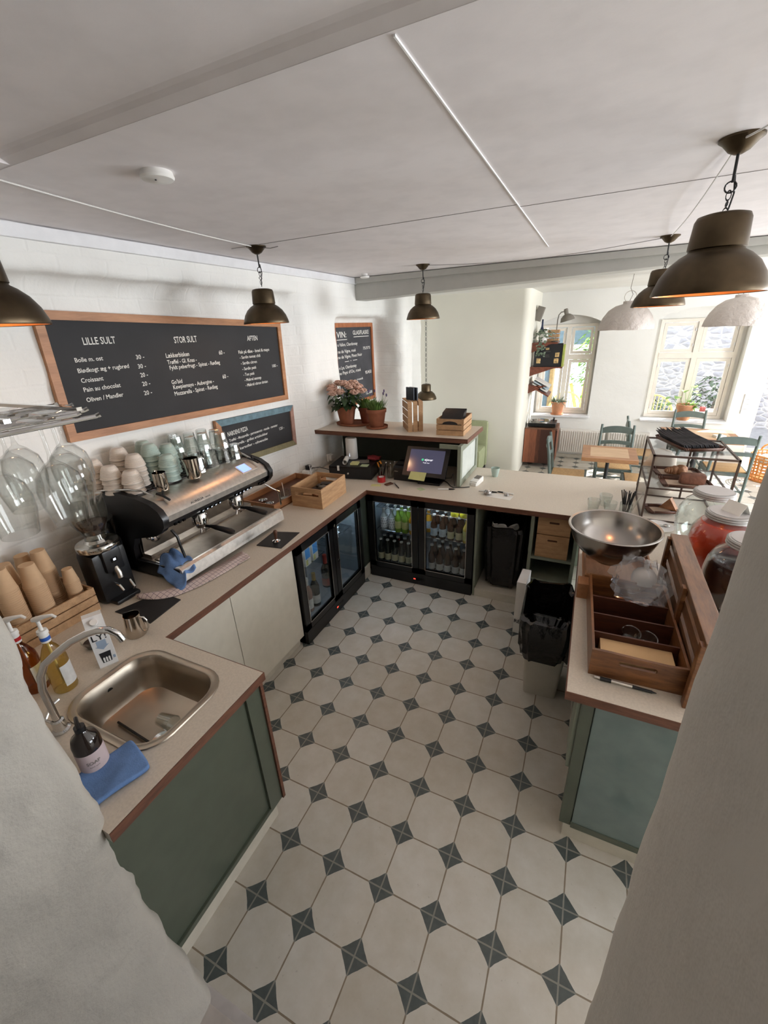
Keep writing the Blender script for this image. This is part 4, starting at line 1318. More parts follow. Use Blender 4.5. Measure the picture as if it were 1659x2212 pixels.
MT['crate'] = wood('pale_crate_wood', rgb(158, 122, 88), rgb(190, 152, 112), (3, 10, 10), 0.7)
MT['card'] = mat('dark_booklet_cover', rgb(44, 52, 62), 0.5, var=0.2)
MT['leather'] = mat('black_leather_wallet', rgb(28, 24, 24), 0.35, var=0.2, bump=0.3, bs=90)
# crate standing on its side
t = thing('slatted_crate', 'small slatted wooden crate standing on its side on the raised shelf', 'crate', (-0.50, 3.29, ZS), math.radians(33))
g = G()
for k in range(4):
    z = 0.0 + k * 0.068
    g.box(0.0, 0.009, 0.0, 0.27, z, z + 0.055)
for k in range(3):
    x = k * 0.052
    g.box(x, x + 0.04, -0.009, 0.0, 0.0, 0.272)
    g.box(x, x + 0.04, 0.0, 0.27, 0.272, 0.281)
g.box(0.135, 0.144, 0.0, 0.27, 0.0, 0.055).box(0.135, 0.144, 0, 0.27, 0.215, 0.27)
g.box(0.009, 0.135, 0.0, 0.27, 0.0, 0.009)
g.done('slats', 'crate', t, False)
for k, (dy, hh) in enumerate(((0.0, 0.395), (0.022, 0.385))):
    o = G().box(-0.055, 0.055, -0.006, 0.006, 0, 0.115, 0.001).done('menu_booklet', 'card')
    o.location = (-0.515 + 0.03 * k, 3.40 + 0.012 * k, ZS + 0.283)
    o.rotation_euler = (0, 0, math.radians(-28))
    tag(o, 'dark booklet standing on the small crate, %s of the pair' % ('left one' if k == 0 else 'right one'), 'booklet')
def crate(name, label, loc, rz, W, D, H, n, m='crate', arc=True, cat='crate', th=0.008):
    t = thing(name, label, cat, loc, rz)
    sh = H / n
    for (a, b, c, d, nm) in ((0, W, 0, th, 'side'), (0, W, D - th, D, 'side'), (0, th, th, D - th, 'end'), (W - th, W, th, D - th, 'end')):
        g = G()
        for k in range(n):
            if arc and k == n - 1 and nm == 'side' and c == 0:
                cx = W / 2
                pl = [(a, 0), (cx - W * 0.28, 0)] + [(cx - W * 0.28 * math.cos(PI * j / 10), sh * 0.5 * math.sin(PI * j / 10)) for j in range(11)] + [(b, 0), (b, sh * 0.86), (a, sh * 0.86)]
                g.prism(pl, c, d, Matrix(((1, 0, 0, 0), (0, 0, 1, 0), (0, 1, 0, k * sh), (0, 0, 0, 1))))
            else:
                g.box(a, b, c, d, k * sh, k * sh + sh * 0.86)
        g.done(nm, m, t, False)
    G().box(th, W - th, th, D - th, 0.004, 0.012).done('bottom', m, t, False)
    g = G()
    for (x, y) in ((th, th), (W - th - .014, th), (th, D - th - .014), (W - th - .014, D - th - .014)):
        g.box(x, x + .014, y, y + .014, 0.0, H * 0.97)
    g.done('corner_posts', m, t, False)
    return t
crate('slatted_crate', 'slatted wooden crate holding black bill wallets at the shelf end', (-0.205, 3.25, ZS), math.radians(2), 0.25, 0.33, 0.155, 3)
for k in range(6):
    o = G().box(-0.10, 0.10, -0.075, 0.075, -0.006, 0.006, 0.004).done('bill_wallet', 'leather')
    o.location = (-0.085, 3.335 + k * 0.019, ZS + 0.125 + k * 0.004)
    o.rotation_euler = (math.radians(52), 0, math.radians(3))
    tag(o, 'black leather bill wallet leaning in the slatted crate, %s' % ['the foremost', 'second from the front', 'third from the front', 'fourth from the front', 'second from the back', 'the rearmost'][k], 'wallet')

# ---------------------------------------------------------------- till corner
ZC = 0.9
t = thing('cash_drawer', 'black steel cash drawer under the raised shelf', 'cash drawer', (-1.187, 2.92, ZC), math.radians(9.5))
G().box(0, 0.43, 0.0, 0.36, 0.004, 0.125, 0.004).done('body', 'black', t, False)
G().box(0.01, 0.42, -0.004, 0.0, 0.012, 0.105, 0.001).done('drawer', 'black_matte', t, False)
G().lathe([(0, 0.014), (0.008, 0.014), (0.012, 0.008), (0.012, 0)], (0.20, -0.004, 0.06), 16, Matrix.Rotation(PI / 2, 3, 'X')).done('lock', 'chrome', t)
ZD = ZC + 0.126
t = thing('wifi_router', 'tall white rounded router on the cash drawer', 'router', (-1.09, 3.22, ZD))
G().lathe([(0, 0), (0.058, 0), (0.062, 0.006), (0.060, 0.20), (0.054, 0.212), (0, 0.214)], seg=32, sy=0.8).done('body', 'white', t)
G().box(-0.002, 0.002, -0.0515, -0.049, 0.03, 0.05).box(-0.002, 0.002, -0.0515, -0.049, 0.056, 0.061).done('status_light', 'btn', t)
o = G().tube([(-1.045, 2.99, ZD + 0.025), (-1.10, 3.13, ZD + 0.025)], 0.024, 20, False).tube([(-1.045, 2.99, ZD + 0.025), (-1.10, 3.13, ZD + 0.025)], 0.0185, 20, False).done('paper_roll', 'paper')
tag(o, 'white paper tube lying on the cash drawer pointing forward', 'paper roll')
MT['sticky_y'] = mat('pale_yellow_note', rgb(206, 204, 140), 0.8, var=0.05)
MT['sticky_g'] = mat('pale_green_note', rgb(178, 190, 150), 0.8, var=0.05)
MT['greycard'] = mat('grey_card', rgb(120, 114, 106), 0.8, var=0.05)
def slab(name, label, cat, x, y, z, w, d, h, rz, m, par=None):
    o = G().box(-w / 2, w / 2, -d / 2, d / 2, 0, h, min(0.001, h / 4)).done(name, m, None, False)
    o.location = (x, y, z)
    o.rotation_euler = (0, 0, math.radians(rz))
    return tag(o, label, cat)
slab('sticky_note_pad', 'thick pale yellow sticky note pad on the drawer edge', 'sticky notes', -0.965, 3.045, ZD, 0.075, 0.075, 0.018, 12, 'sticky_y')
slab('sticky_note', 'pale green sticky note at the right edge of the drawer', 'sticky note', -0.85, 3.03, ZD, 0.075, 0.075, 0.002, 10, 'sticky_g')
slab('grey_card', 'grey card lying on the cash drawer behind the notes', 'card', -0.93, 3.14, ZD, 0.13, 0.11, 0.004, 25, 'greycard')
slab('price_tag', 'small white tag hanging over the drawer front', 'tag', -1.085, 2.926, 0.985, 0.022, 0.003, 0.05, 9, 'paper')
MT['redcloth'] = mat('dark_red_fabric', rgb(120, 30, 36), 0.8, var=0.2)
o = G().ball((0, 0, 0.02), 0.06, 14, 8, (1.2, 0.8, 0.4), 0.5).done('red_pouch', 'redcloth')
o.location = (-0.86, 3.24, ZD - 0.002)
tag(o, 'crumpled dark red pouch on the back of the drawer', 'pouch')
MT['orange'] = mat('orange_plastic', rgb(206, 128, 40), 0.4, var=0.05)
t = thing('pen_pot', 'clear beaker full of pens and orange scissors beside the drawer', 'pen pot', (-0.70, 3.09, ZC))
G().lathe([(0, 0), (0.032, 0), (0.042, 0.12), (0.040, 0.12), (0.03, 0.004), (0, 0.004)], seg=20).done('beaker', 'smoke_glass', t)
g = G()
for k, (dx, dy) in enumerate(((0.02, 0.01), (-0.01, 0.02), (0.03, -0.01), (0.0, -0.02))):
    g.tube([(dx * 0.3, dy * 0.3, 0.006), (dx * 2, dy * 2, 0.155)], 0.004, 8)
g.done('pens', 'black', t)
G().tube([(-0.02, 0, 0.10), (-0.04, 0.0, 0.15), (-0.015, 0, 0.165), (0.0, 0, 0.14)], 0.008, 8).done('scissors_grip', 'orange', t)
t = thing('utensil_pot', 'grey translucent beaker with utensils left of the till printer', 'pot', (-0.62, 3.12, ZC))
G().lathe([(0, 0), (0.033, 0), (0.036, 0.11), (0.034, 0.11), (0.031, 0.004), (0, 0.004)], seg=20).done('beaker', 'smoke_glass', t)
g = G()
for dx, dy in ((0.02, 0.01), (-0.015, -0.015), (0.01, -0.02)):
    g.tube([(0, 0, 0.006), (dx * 2, dy * 2, 0.15)], 0.0035, 8)
    g.ball((dx * 2, dy * 2, 0.155), 0.008, 8, 6)
g.done('utensils', 'steel', t)
MT['red'] = mat('red_plastic', rgb(176, 34, 38), 0.4, var=0.05)
t = thing('tape_roll', 'red roll of tape with white inside on the worktop by the till', 'tape', (-0.655, 2.985, ZC))
G().lathe([(0.026, 0), (0.038, 0), (0.038, 0.048), (0.026, 0.048)], seg=32, closed=True).done('tape', 'red', t, ang=30)
G().lathe([(0.024, 0.001), (0.026, 0.001), (0.026, 0.049), (0.024, 0.049)], seg=32, closed=True).done('core', 'white', t, ang=30)
slab('remote_fob', 'small dark red and black pager beside the tape roll', 'pager', -0.555, 2.93, ZC, 0.04, 0.075, 0.012, -25, 'wood_dark')
slab('sticky_note', 'loose yellow sticky notes near the worktop corner', 'sticky note', -0.66, 2.875, ZC, 0.09, 0.055, 0.002, 15, 'sticky_y')
slab('sticky_note', 'pale green sticky note on the worktop in front of the screen', 'sticky note', -0.23, 2.91, ZC, 0.07, 0.05, 0.002, -35, 'sticky_g')
def pen(label, a, b, body='black', tip='white', r=0.0045, name='ballpoint_pen'):
    a, b = Vector(a), Vector(b)
    m_ = (a + b) / 2
    t = thing(name, label, 'pen', m_)
    G().cyl(a - m_, (b - a) * 0.62 + a - m_, r, seg=10).done('barrel', body, t)
    G().cyl((b - a) * 0.62 + a - m_, (b - a) * 0.93 + a - m_, r * 1.05, r * 0.9, seg=10).cyl((b - a) * 0.93 + a - m_, b - m_, r * 0.7, r * 0.2, seg=8).done('grip', tip, t)
    return t
pen('black ballpoint pen lying diagonally left of the till screen', (-0.425, 2.86, ZC + .006), (-0.53, 2.985, ZC + .006), 'black', 'brushed')
pen('black and white marker lying on the worktop below the end panel', (-0.085, 2.945, ZC + .007), (0.06, 2.99, ZC + .007), 'white', 'black', 0.006, 'marker_pen')
t = thing('receipt_printer', 'black receipt printer beside the touch screen till', 'printer', (-0.43, 3.16, ZC))
XZf = Matrix(((0, 0, 1, 0), (1, 0, 0, 0), (0, 1, 0, 0), (0, 0, 0, 1)))  # polygon (y, z) along x
G().prism([(-0.09, 0.0), (0.10, 0.0), (0.10, 0.15), (0.02, 0.15), (-0.06, 0.135), (-0.09, 0.12)], -0.135, 0.12, XZf).done('body', 'black', t, False)
G().box(-0.12, 0.08, -0.05, 0.02, 0.147, 0.151, rot=Matrix.Rotation(0.15, 3, 'X')).done('lid', 'black_matte', t, False)
G().box(0.10, 0.106, -0.0925, -0.09, 0.095, 0.101).done('status_light', 'lcd', t)
txt_on(t, [('EPSON', 0, 0.035, 0, 0.008)], 'lettering', 'brushed', (-0.555, 3.0685, 0.985), (1, 0, 0), (0, 0, 1))
# touch screen till
MT['screen'] = mat('till_screen', rgb(60, 60, 84), 0.12, var=0.02, emit=(0.12, 0.12, 0.2, 1), estr=0.35)
MT['logo_w'] = mat('screen_white', (0.9, 0.9, 0.95, 1), emit=(0.85, 0.87, 1, 1), estr=0.9)
MT['logo_g'] = mat('screen_green', (0.05, 0.5, 0.25, 1), emit=(0.06, 0.55, 0.28, 1), estr=0.6)
A, Bv, Cc = Vector((-0.429, 3.02, 1.018)), Vector((-0.089, 3.02, 1.018)), Vector((-0.395, 3.145, 1.195))
U = Vector((1, 0, 0))
V = Vector((0, 0.125, 0.177)).normalized()
N = U.cross(V).normalized()
c0 = Vector((-0.245, 3.0825, 1.1065))
t = thing('till_screen', 'touch screen till with a note stuck below the display', 'till', (-0.20, 3.10, ZC))
R3 = Matrix((U, V, N)).transposed()
def SB(g, u0, u1, v0, v1, n0, n1):
    P8 = []
    r = bmesh.ops.create_cube(g.bm, size=1)
    for v in r['verts']:
        q = Vector(((u0 + u1) / 2 + v.co.x * (u1 - u0), (v0 + v1) / 2 + v.co.y * (v1 - v0), (n0 + n1) / 2 + v.co.z * (n1 - n0)))
        v.co = c0 + R3 @ q
    return g
P(SB(G(), -0.205, 0.205, -0.145, 0.135, -0.022, -0.002), 'bezel', 'black', t)
P(SB(G(), -0.165, 0.165, -0.108, 0.108, -0.002, 0.0), 'display', 'screen', t)
P(G().box(-0.31, -0.10, 3.03, 3.24, ZC, ZC + 0.022, 0.006).box(-0.25, -0.16, 3.15, 3.19, ZC + .02, 1.12, 0.005), 'stand', 'black', t)
txt_on(t, [('ajour', -0.015, 0.065, 0.005, 0.022), ('Tryk her', -0.028, 0.038, -0.02, 0.010)], 'screen_text', 'logo_w', c0, U, V)
lg = G().lathe([(0, 0.0006), (0.011, 0.0006), (0.011, 0)], c0 + U * -0.034 + V * 0.013 - t.location, 20, R3).done('screen_logo', 'logo_g', t)
o = G()
np_ = [Vector((-0.365, 3.012, 1.022)), Vector((-0.215, 3.012, 1.022)), Vector((-0.225, 2.975, 0.952)), Vector((-0.378, 2.97, 0.962))]
o.poly(np_)
nt = P(o, 'note', 'sticky_y', t)
nt.modifiers.new('solid', 'SOLIDIFY').thickness = 0.0015
cable('till_cable', 'black cables tangled on the worktop behind the till screen', [(-0.12, 3.2, .905), (-0.05, 3.12, .91), (0.0, 3.05, .906), (0.03, 3.03, .906), (0.12, 3.06, .906), (0.16, 3.09, .905)], 0.004, 'black')
cable('till_cable', 'thin black cable looping up the end panel by the till', [(-0.1, 3.25, 0.905), (-0.03, 3.17, 0.94), (0.0, 3.12, 1.0), (0.015, 3.10, 0.95), (0.03, 3.06, 0.906)], 0.0025, 'black')
t = thing('card_terminal', 'white card payment terminal standing by the end panel', 'card terminal', (0.195, 3.21, ZC), math.radians(-12))
G().box(-0.035, 0.035, -0.07, 0.07, 0.0, 0.05, 0.008, rot=Matrix.Rotation(0.12, 3, 'X')).done('body', 'white', t)
G().box(-0.025, 0.025, -0.01, 0.055, 0.053, 0.056, rot=Matrix.Rotation(0.12, 3, 'X')).done('display', 'greycard', t)
G().box(-0.032, 0.032, -0.082, -0.04, 0.0, 0.03, 0.004).done('base', 'white', t)
txt_on(t, [('N', -0.008, 0.0, 0, 0.008)], 'lettering', 'greycard', (0.178, 3.123, 0.912), (1, -0.2, 0), (0, 0, 1))
t = thing('espresso_cup', 'mint green cup standing upright on the serving worktop', 'cup', (0.31, 3.455, ZC))
G().lathe([(0, 0), (0.024, 0), (0.026, 0.003), (0.036, 0.05), (0.041, 0.085), (0.039, 0.085), (0.034, 0.05), (0.022, 0.006), (0, 0.006)], seg=30).done('cup', 'cup_t', t)
slab('paper_sheet', 'white paper sheet with scribbles under the pens', 'paper', 0.45, 2.955, ZC, 0.20, 0.10, 0.0015, -8, 'paper')
MT['foil'] = mat('crumpled_foil', rgb(190, 186, 184), 0.25, 0.9, var=0.1, bump=0.9, bs=70)
for k, (x, y, s_, lab) in enumerate(((0.345, 2.965, 0.027, 'larger crumpled foil ball left on the white paper'), (0.50, 2.985, 0.016, 'smaller crumpled foil ball right on the white paper'))):
    o = G().ball((0, 0, 0), s_, 12, 8, (1.2, 1, 0.8), 0.6).done('foil_ball', 'foil', ang=20)
    o.location = (x, y, ZC + s_ * 0.75)
    tag(o, lab, 'foil')
pen('black tipped marker lying across the white paper', (0.26, 3.02, ZC + .006), (0.42, 3.03, ZC + .006), 'white', 'black', 0.006, 'marker_pen')
pen('white marker right of the foil on the serving worktop', (0.55, 3.03, ZC + .006), (0.41, 3.05, ZC + .006), 'white', 'black', 0.006, 'marker_pen')
# wall corner
t = thing('power_strip', 'white power strip with black adapter and looped cords in the corner', 'power strip', (-1.50, 3.05, ZC))
G().box(-0.04, 0.04, -0.10, 0.06, 0, 0.03, 0.005).box(0.0, 0.05, 0.0, 0.05, 0.03, 0.05, 0.004).done('body', 'white', t)
G().box(-0.02, 0.03, -0.06, -0.01, 0.03, 0.075, 0.006).done('adapter', 'black', t)
G().tube([(0, -0.05, 0.06), (0.05, -0.03, 0.08), (0.09, -0.12, 0.06), (0.13, -0.18, 0.03), (0.10, -0.22, 0.006)], 0.004, 8).tube([(0, -0.05, 0.06), (0.04, -0.06, 0.085), (0.09, -0.13, 0.04), (0.17, -0.16, 0.006)], 0.004, 8).done('cord', 'cable', t)
t = thing('wall_socket', 'white double socket on the pier beside the cash drawer', 'socket', (-1.44, 3.32, 0.96))
G().box(0.0, 0.02, -0.04, 0.04, -0.02, 0.06, 0.003).done('plate', 'white', t)
G().box(0.02, 0.05, -0.025, 0.025, -0.01, 0.05, 0.004).done('plug', 'white', t)
cable('black_cable', 'black cord running from the drawer to the corner strip', [(-1.47, 3.0, 0.95), (-1.38, 3.05, 0.955), (-1.28, 3.05, 0.94), (-1.21, 3.0, 0.93)], 0.0035, 'black')
# wooden box and low tray
MT['boxwood'] = wood('pale_box_wood', rgb(170, 130, 92), rgb(202, 162, 120), (2, 2, 12), 0.6)
t = thing('wooden_box', 'pale wooden box with handle slot on the worktop over the wine fridge', 'box', (-0.97, 2.415, ZC), math.radians(2))
w_, d_, h_ = 0.145, 0.205, 0.168
Mf = Matrix(((1, 0, 0, 0), (0, 0, 1, 0), (0, 1, 0, 0), (0, 0, 0, 1)))
for y in (-d_, d_ - 0.009):
    G().plate([(-w_, 0), (w_, 0), (w_, h_), (-w_, h_)], [[(-0.105, 0.10), (0.115, 0.10), (0.115, 0.128), (-0.105, 0.128)]], y, y + 0.009, Mf).done('end', 'boxwood', t, False)
for x in (-w_, w_ - 0.009):
    G().box(x, x + 0.009, -d_ + .009, d_ - .009, 0, h_).done('side', 'boxwood', t, False)
G().box(-w_ + .009, w_ - .009, -d_ + .009, d_ - .009, 0.004, 0.012).done('bottom', 'boxwood', t, False)
MT['packet'] = mat('dark_packet', rgb(66, 60, 56), 0.4, var=0.3, vs=12)
for k, (x, y, z, rz, m_, lab) in enumerate(((-0.98, 2.52, 0.98, 8, 'packet', 'dark packet in the pale wooden box, the left one'), (-0.93, 2.47, 0.985, -12, 'greycard', 'grey packet in the pale wooden box, the middle one'), (-0.96, 2.56, 0.99, 20, 'packet', 'dark packet in the pale wooden box, the rear one'))):
    slab('tea_packet', lab, 'packet', x, y, z - 0.01, 0.15, 0.06, 0.02, rz, m_)
for k in range(2):
    slab('wooden_block', ['pale wooden block inside the box near its front', 'reddish wooden block inside the box beside the pale one'][k], 'block', -1.0 + 0.09 * k, 2.32 + 0.02 * k, 0.965, 0.08, 0.13, 0.03, 10 - 30 * k, ['boxwood', 'oak'][k])
slab('packet_pile', 'pile of boxed tea bags filling the bottom of the wooden box', 'tea', -0.97, 2.42, 0.914, 0.24, 0.36, 0.048, 2, 'packet')
t = thing('low_tray', 'long low wooden tray against the wall beside the coffee machine', 'tray', (-1.335, 2.42, ZC), math.radians(-1))
g = G()
g.box(-0.18, 0.18, -0.38, 0.38, 0.002, 0.010)
g.done('bottom', 'wood_dark', t, False)
for (a, b, c, d) in ((-0.18, 0.18, -0.38, -0.368), (-0.18, 0.18, 0.368, 0.38), (-0.18, -0.168, -0.368, 0.368), (0.168, 0.18, -0.368, 0.368)):
    G().box(a, b, c, d, 0, 0.06).done('side', 'oak', t, False)
t = thing('glass_jar', 'small glass jar with spoon standing in the low tray', 'jar', (-1.26, 2.30, 0.911))
G().lathe([(0, 0), (0.04, 0), (0.045, 0.01), (0.045, 0.06), (0.038, 0.075), (0.038, 0.08), (0.036, 0.08), (0.042, 0.06), (0.042, 0.01), (0, 0.004)], seg=24).done('glass', 'glass', t)
G().tube([(0.0, 0, 0.02), (-0.05, 0.05, 0.12)], 0.003, 6).done('spoon', 'brushed', t)
for k, (x, y) in enumerate(((-1.26, 2.10), (-1.36, 2.14))):
    t = thing('filter_basket', ['steel filter basket at the tray corner nearest the front', 'steel filter basket behind it in the low tray'][k], 'filter basket', (x, y, 0.911))
    G().lathe([(0, 0.0), (0.026, 0), (0.03, 0.03), (0.036, 0.032), (0.036, 0.035), (0.028, 0.033), (0.024, 0.004), (0, 0.004)], seg=22).done('basket', 'chrome', t)

# ---------------------------------------------------------------- sink corner
MT['kraft'] = mat('kraft_paper_cup', rgb(196, 163, 128), 0.8, var=0.05)
MT['kraft_red'] = mat('red_print', rgb(170, 40, 48), 0.7, var=0.05)
crate('cup_crate', 'slatted wooden crate full of paper cup stacks beside the grinder', (-1.575, 0.27, ZC), 0, 0.355, 0.36, 0.145, 3, arc=False)
def paper_cup(r, h, m):
    g = G().lathe([(0, h), (r * 0.68, h), (r * 0.70, h), (r * 0.70, h - 0.003), (r * 0.985, 0.004), (r * 1.03, 0.003), (r * 1.03, 0.0), (r * 0.96, 0.0), (r * 0.66, h - 0.006), (0, h - 0.006)], seg=24)
    return g.done('paper_cup', m)
pc_big = paper_cup(0.045, 0.11, 'kraft')
pc_small = paper_cup(0.034, 0.075, 'kraft')
stacks = [(-1.285, 0.425, 25, pc_big, 'tall wide stack in front of the crate'), (-1.285, 0.575, 20, pc_small, 'narrow stack at the far crate corner'), (-1.395, 0.53, 25, pc_big, 'wide stack behind the tall one'),
          (-1.285, 0.318, 28, pc_big, 'stack nearest the doorway'), (-1.395, 0.38, 25, pc_big, 'stack in the middle of the crate'), (-1.50, 0.50, 22, pc_big, 'rear stack at the wall')]
for (x, y, n, src, where) in stacks:
    dz = 0.0105 if src is pc_big else 0.0095
    for k in range(n):
        top = k == n - 1
        put(src, (x, y, 0.915 + k * dz), ('brown paper cup, topmost of the %s' if top else 'brown paper cup nested in the %s') % where, 'paper cup', None if top else 'paper cups in the ' + where)

MT['syr_y'] = glass('golden_syrup', (0.82, 0.70, 0.36, 1), 0.7, 0.1, 0.06)
MT['syr_a'] = glass('amber_syrup', (0.55, 0.26, 0.07, 1), 0.8, 0.1, 0.06)
MT['syr_d'] = glass('dark_syrup', (0.22, 0.12, 0.08, 1), 0.8, 0.1, 0.06)
MT['blue'] = mat('blue_band', rgb(40, 90, 176), 0.5, var=0.03)
MT['label'] = mat('paper_label', rgb(206, 204, 200), 0.7, var=0.06, vs=40)
def syrup(label, x, y, m, band, rz, h=0.245, r=0.043):
    t = thing('syrup_bottle', label, 'syrup bottle', (x, y, ZC), rz)
    G().lathe([(0, 0), (r * .95, 0), (r, 0.006), (r, h * 0.62), (r * 0.93, h * 0.72), (r * 0.6, h * 0.86), (r * 0.36, h * 0.93), (r * 0.36, h), (0, h)], seg=28).done('bottle', m, t)
    g = G()
    n = 9
    pts = [(r * 1.012 * math.cos(a), r * 1.012 * math.sin(a)) for a in [-0.75 + 1.5 * k / n for k in range(n + 1)]]
    for a, b in zip(pts, pts[1:]):
        g.poly([(a[0], a[1], h * .12), (b[0], b[1], h * .12), (b[0], b[1], h * .52), (a[0], a[1], h * .52)])
    g.done('label', 'label', t)
    G().cyl((0, 0, h * .98), (0, 0, h + 0.035), 0.017, seg=20).cyl((0, 0, h + .035), (0, 0, h + 0.05), 0.020, 0.018, seg=20).done('collar', 'white', t)
    G().cyl((0, 0, h + 0.004), (0, 0, h + 0.020), 0.0175, seg=20).done('band', band, t)
    G().cyl((0, 0, h + 0.05), (0, 0, h + 0.095), 0.007, seg=12).tube([(-0.018, 0, h + 0.098), (0.0, 0, h + 0.102), (0.03, 0, h + 0.112), (0.065, 0, h + 0.118), (0.078, 0, h + 0.108)], 0.007, 10, radii=[0.009, 0.012, 0.008, 0.006, 0.005]).done('pump', 'white', t)
    G().cyl((0, 0, 0.02), (0, 0, h), 0.005, seg=8).done('dip_tube', 'white', t)
    return t
syrup('syrup pump bottle of golden syrup with blue band at the sink', -0.815, 0.215, 'syr_y', 'blue', 0.45)
syrup('amber syrup pump bottle with red band behind the golden one', -0.925, 0.165, 'syr_a', 'red', 0.45)
syrup('dark syrup pump bottle furthest left beside the doorway wall', -1.03, 0.105, 'syr_d', 'white', 0.3)
t = thing('spice_bowl', 'small glass bowl of dark powder with a spoon behind the milk carton', 'bowl', (-0.955, 0.42, ZC))
G().lathe([(0, 0), (0.028, 0), (0.048, 0.05), (0.046, 0.05), (0.026, 0.004), (0, 0.004)], seg=8).done('bowl', 'glass', t, ang=20)
G().lathe([(0, 0.005), (0.026, 0.005), (0.036, 0.03), (0, 0.034)], seg=20).done('powder', 'coffee', t)
G().tube([(0, 0, 0.03), (-0.03, 0.03, 0.07), (-0.06, 0.05, 0.09)], 0.0025, 6).done('spoon', 'brushed', t)
# oat drink carton
MT['carton'] = mat('white_carton', rgb(224, 222, 220), 0.45, var=0.02)
MT['ink'] = mat('black_print', rgb(26, 26, 30), 0.6, var=0.05)
MT['ltblue'] = mat('pale_blue_print', rgb(150, 166, 186), 0.6, var=0.05)
t = thing('milk_carton', 'white drink carton lettered LY! with a picture of a glass', 'carton', (-0.795, 0.385, ZC), math.radians(-26.5 + 90 - 90))
G().prism([(-0.035, 0.0), (0.035, 0.0), (0.035, 0.195), (0.0, 0.245), (-0.035, 0.245)], -0.036, 0.036, Matrix(((1, 0, 0, 0), (0, 0, 1, 0), (0, 1, 0, 0), (0, 0, 0, 1)))).done('body', 'carton', t, False)
G().cyl((0.018, 0, 0.218), (0.026, 0, 0.230), 0.014, seg=20).done('cap', 'white', t)
lf = lambda u, v, n: Vector((0.0352 + n, u, v))
text_mesh([('LY!', -0.028, 0.026, 0.142, 0.030)], 'lettering', 'ink', t, lf)
g = G()
def FP(pts):
    g.prism(pts, 0.035, 0.0358, Matrix(((0, 0, 1, 0), (1, 0, 0, 0), (0, 1, 0, 0), (0, 0, 0, 1))))
FP([(-0.022, 0.075), (-0.017, 0.022), (0.017, 0.022), (0.022, 0.075)])
g.done('printed_glass', 'ink', t, False)
g = G()
FP([(-0.018, 0.11), (-0.018, 0.138), (0.018, 0.138), (0.018, 0.11), (0.026, 0.11), (0.0, 0.09), (-0.026, 0.11)])
FP([(0.024, 0.03), (0.033, 0.03), (0.033, 0.045), (0.024, 0.045)])
g.done('printed_arrow', 'ltblue', t, False)
g = G()
for k in range(3):
    u = -0.010 + k * 0.010
    g.prism([(u - 0.003, 0.024), (u + 0.003, 0.024), (u + 0.0035, 0.045), (u, 0.050), (u - 0.0035, 0.045)], 0.0358, 0.0362, Matrix(((0, 0, 1, 0), (1, 0, 0, 0), (0, 1, 0, 0), (0, 0, 0, 1))))
g.done('printed_highlight', 'white', t, False)
# soap
MT['darkglass'] = mat('dark_amber_bottle', rgb(34, 26, 24), 0.12, var=0.05, coat=0.5)
MT['pinklabel'] = mat('pale_pink_label', rgb(196, 178, 178), 0.7, var=0.04)
t = thing('soap_dispenser', 'dark pump bottle of soap with pale label beside the sink', 'soap dispenser', (-0.335, 0.035, ZC), -0.4)
G().lathe([(0, 0), (0.040, 0), (0.042, 0.005), (0.042, 0.125), (0.036, 0.147), (0.018, 0.162), (0.014, 0.175), (0, 0.175)], seg=32).done('bottle', 'darkglass', t)
G().lathe([(0.0422, 0.022), (0.0426, 0.022), (0.0426, 0.098), (0.0422, 0.098)], seg=32, closed=True).done('label', 'pinklabel', t)
G().cyl((0, 0, 0.172), (0, 0, 0.19), 0.016, seg=18).cyl((0, 0, 0.19), (0, 0, 0.215), 0.005, seg=8).tube([(-0.012, 0, 0.216), (0, 0, 0.22), (0.03, 0, 0.224), (0.045, 0, 0.215)], 0.006, 8).done('pump', 'black', t)
def cylframe(r):
    return lambda u, v, n: Vector((math.cos(u / r) * (r + n), math.sin(u / r) * (r + n), v))
text_mesh([('SOAP', -0.02, 0.02, 0.055, 0.013), ('hand care', -0.014, 0.014, 0.042, 0.005)], 'lettering', 'greycard', t, cylframe(0.0427))
# in the sink
o = G().cyl((-0.60, 0.25, 0.752), (-0.37, 0.235, 0.752), 0.005, seg=8).done('black_straw', 'black')
tag(o, 'black straw lying in the sink bowl', 'straw')
t = thing('glass_tumbler', 'clear glass lying on its side at the bottom of the sink', 'glass', (-0.42, 0.32, 0.777))
G().lathe([(0, 0.0), (0.026, 0), (0.034, 0.08), (0.032, 0.08), (0.024, 0.005), (0, 0.005)], (0, 0, 0), 24, Matrix.Rotation(PI / 2 - 0.1, 3, 'Y')).done('glass', 'tumbler', t)
# hanging wine glasses
MT['wineglass'] = glass('wine_glass', (0.95, 0.955, 0.95, 1), 0.8, 0.02, 0.03)
def wine_glass(s=1.0):
    pr = [(0, 0.245), (0.034, 0.245), (0.036, 0.243), (0.02, 0.239), (0.006, 0.232), (0.0042, 0.215), (0.0042, 0.165), (0.008, 0.150), (0.022, 0.139), (0.042, 0.115), (0.0485, 0.085), (0.047, 0.055), (0.036, 0.0), (0.0348, 0.0), (0.0455, 0.055), (0.047, 0.085), (0.0405, 0.114), (0.02, 0.137), (0, 0.141)]
    return G().lathe(pr, seg=36).done('wine_glass', 'wineglass')
wg0 = wine_glass()
wgs = [(-0.075, 0.105, 'right front one, in front of the bean hopper'), (-0.165, 0.175, 'behind the right front one'), (-0.255, 0.235, 'rearmost on the right side'), (-0.11, 0.01, 'large looking one at the far left front'), (-0.27, 0.11, 'second row left behind the front left one'), (-0.36, 0.17, 'rear left one')]
for (x, y, w) in wgs:
    put(wg0, (x, y, 1.832), 'upside down hanging wine glass, %s' % w, 'wine glass')
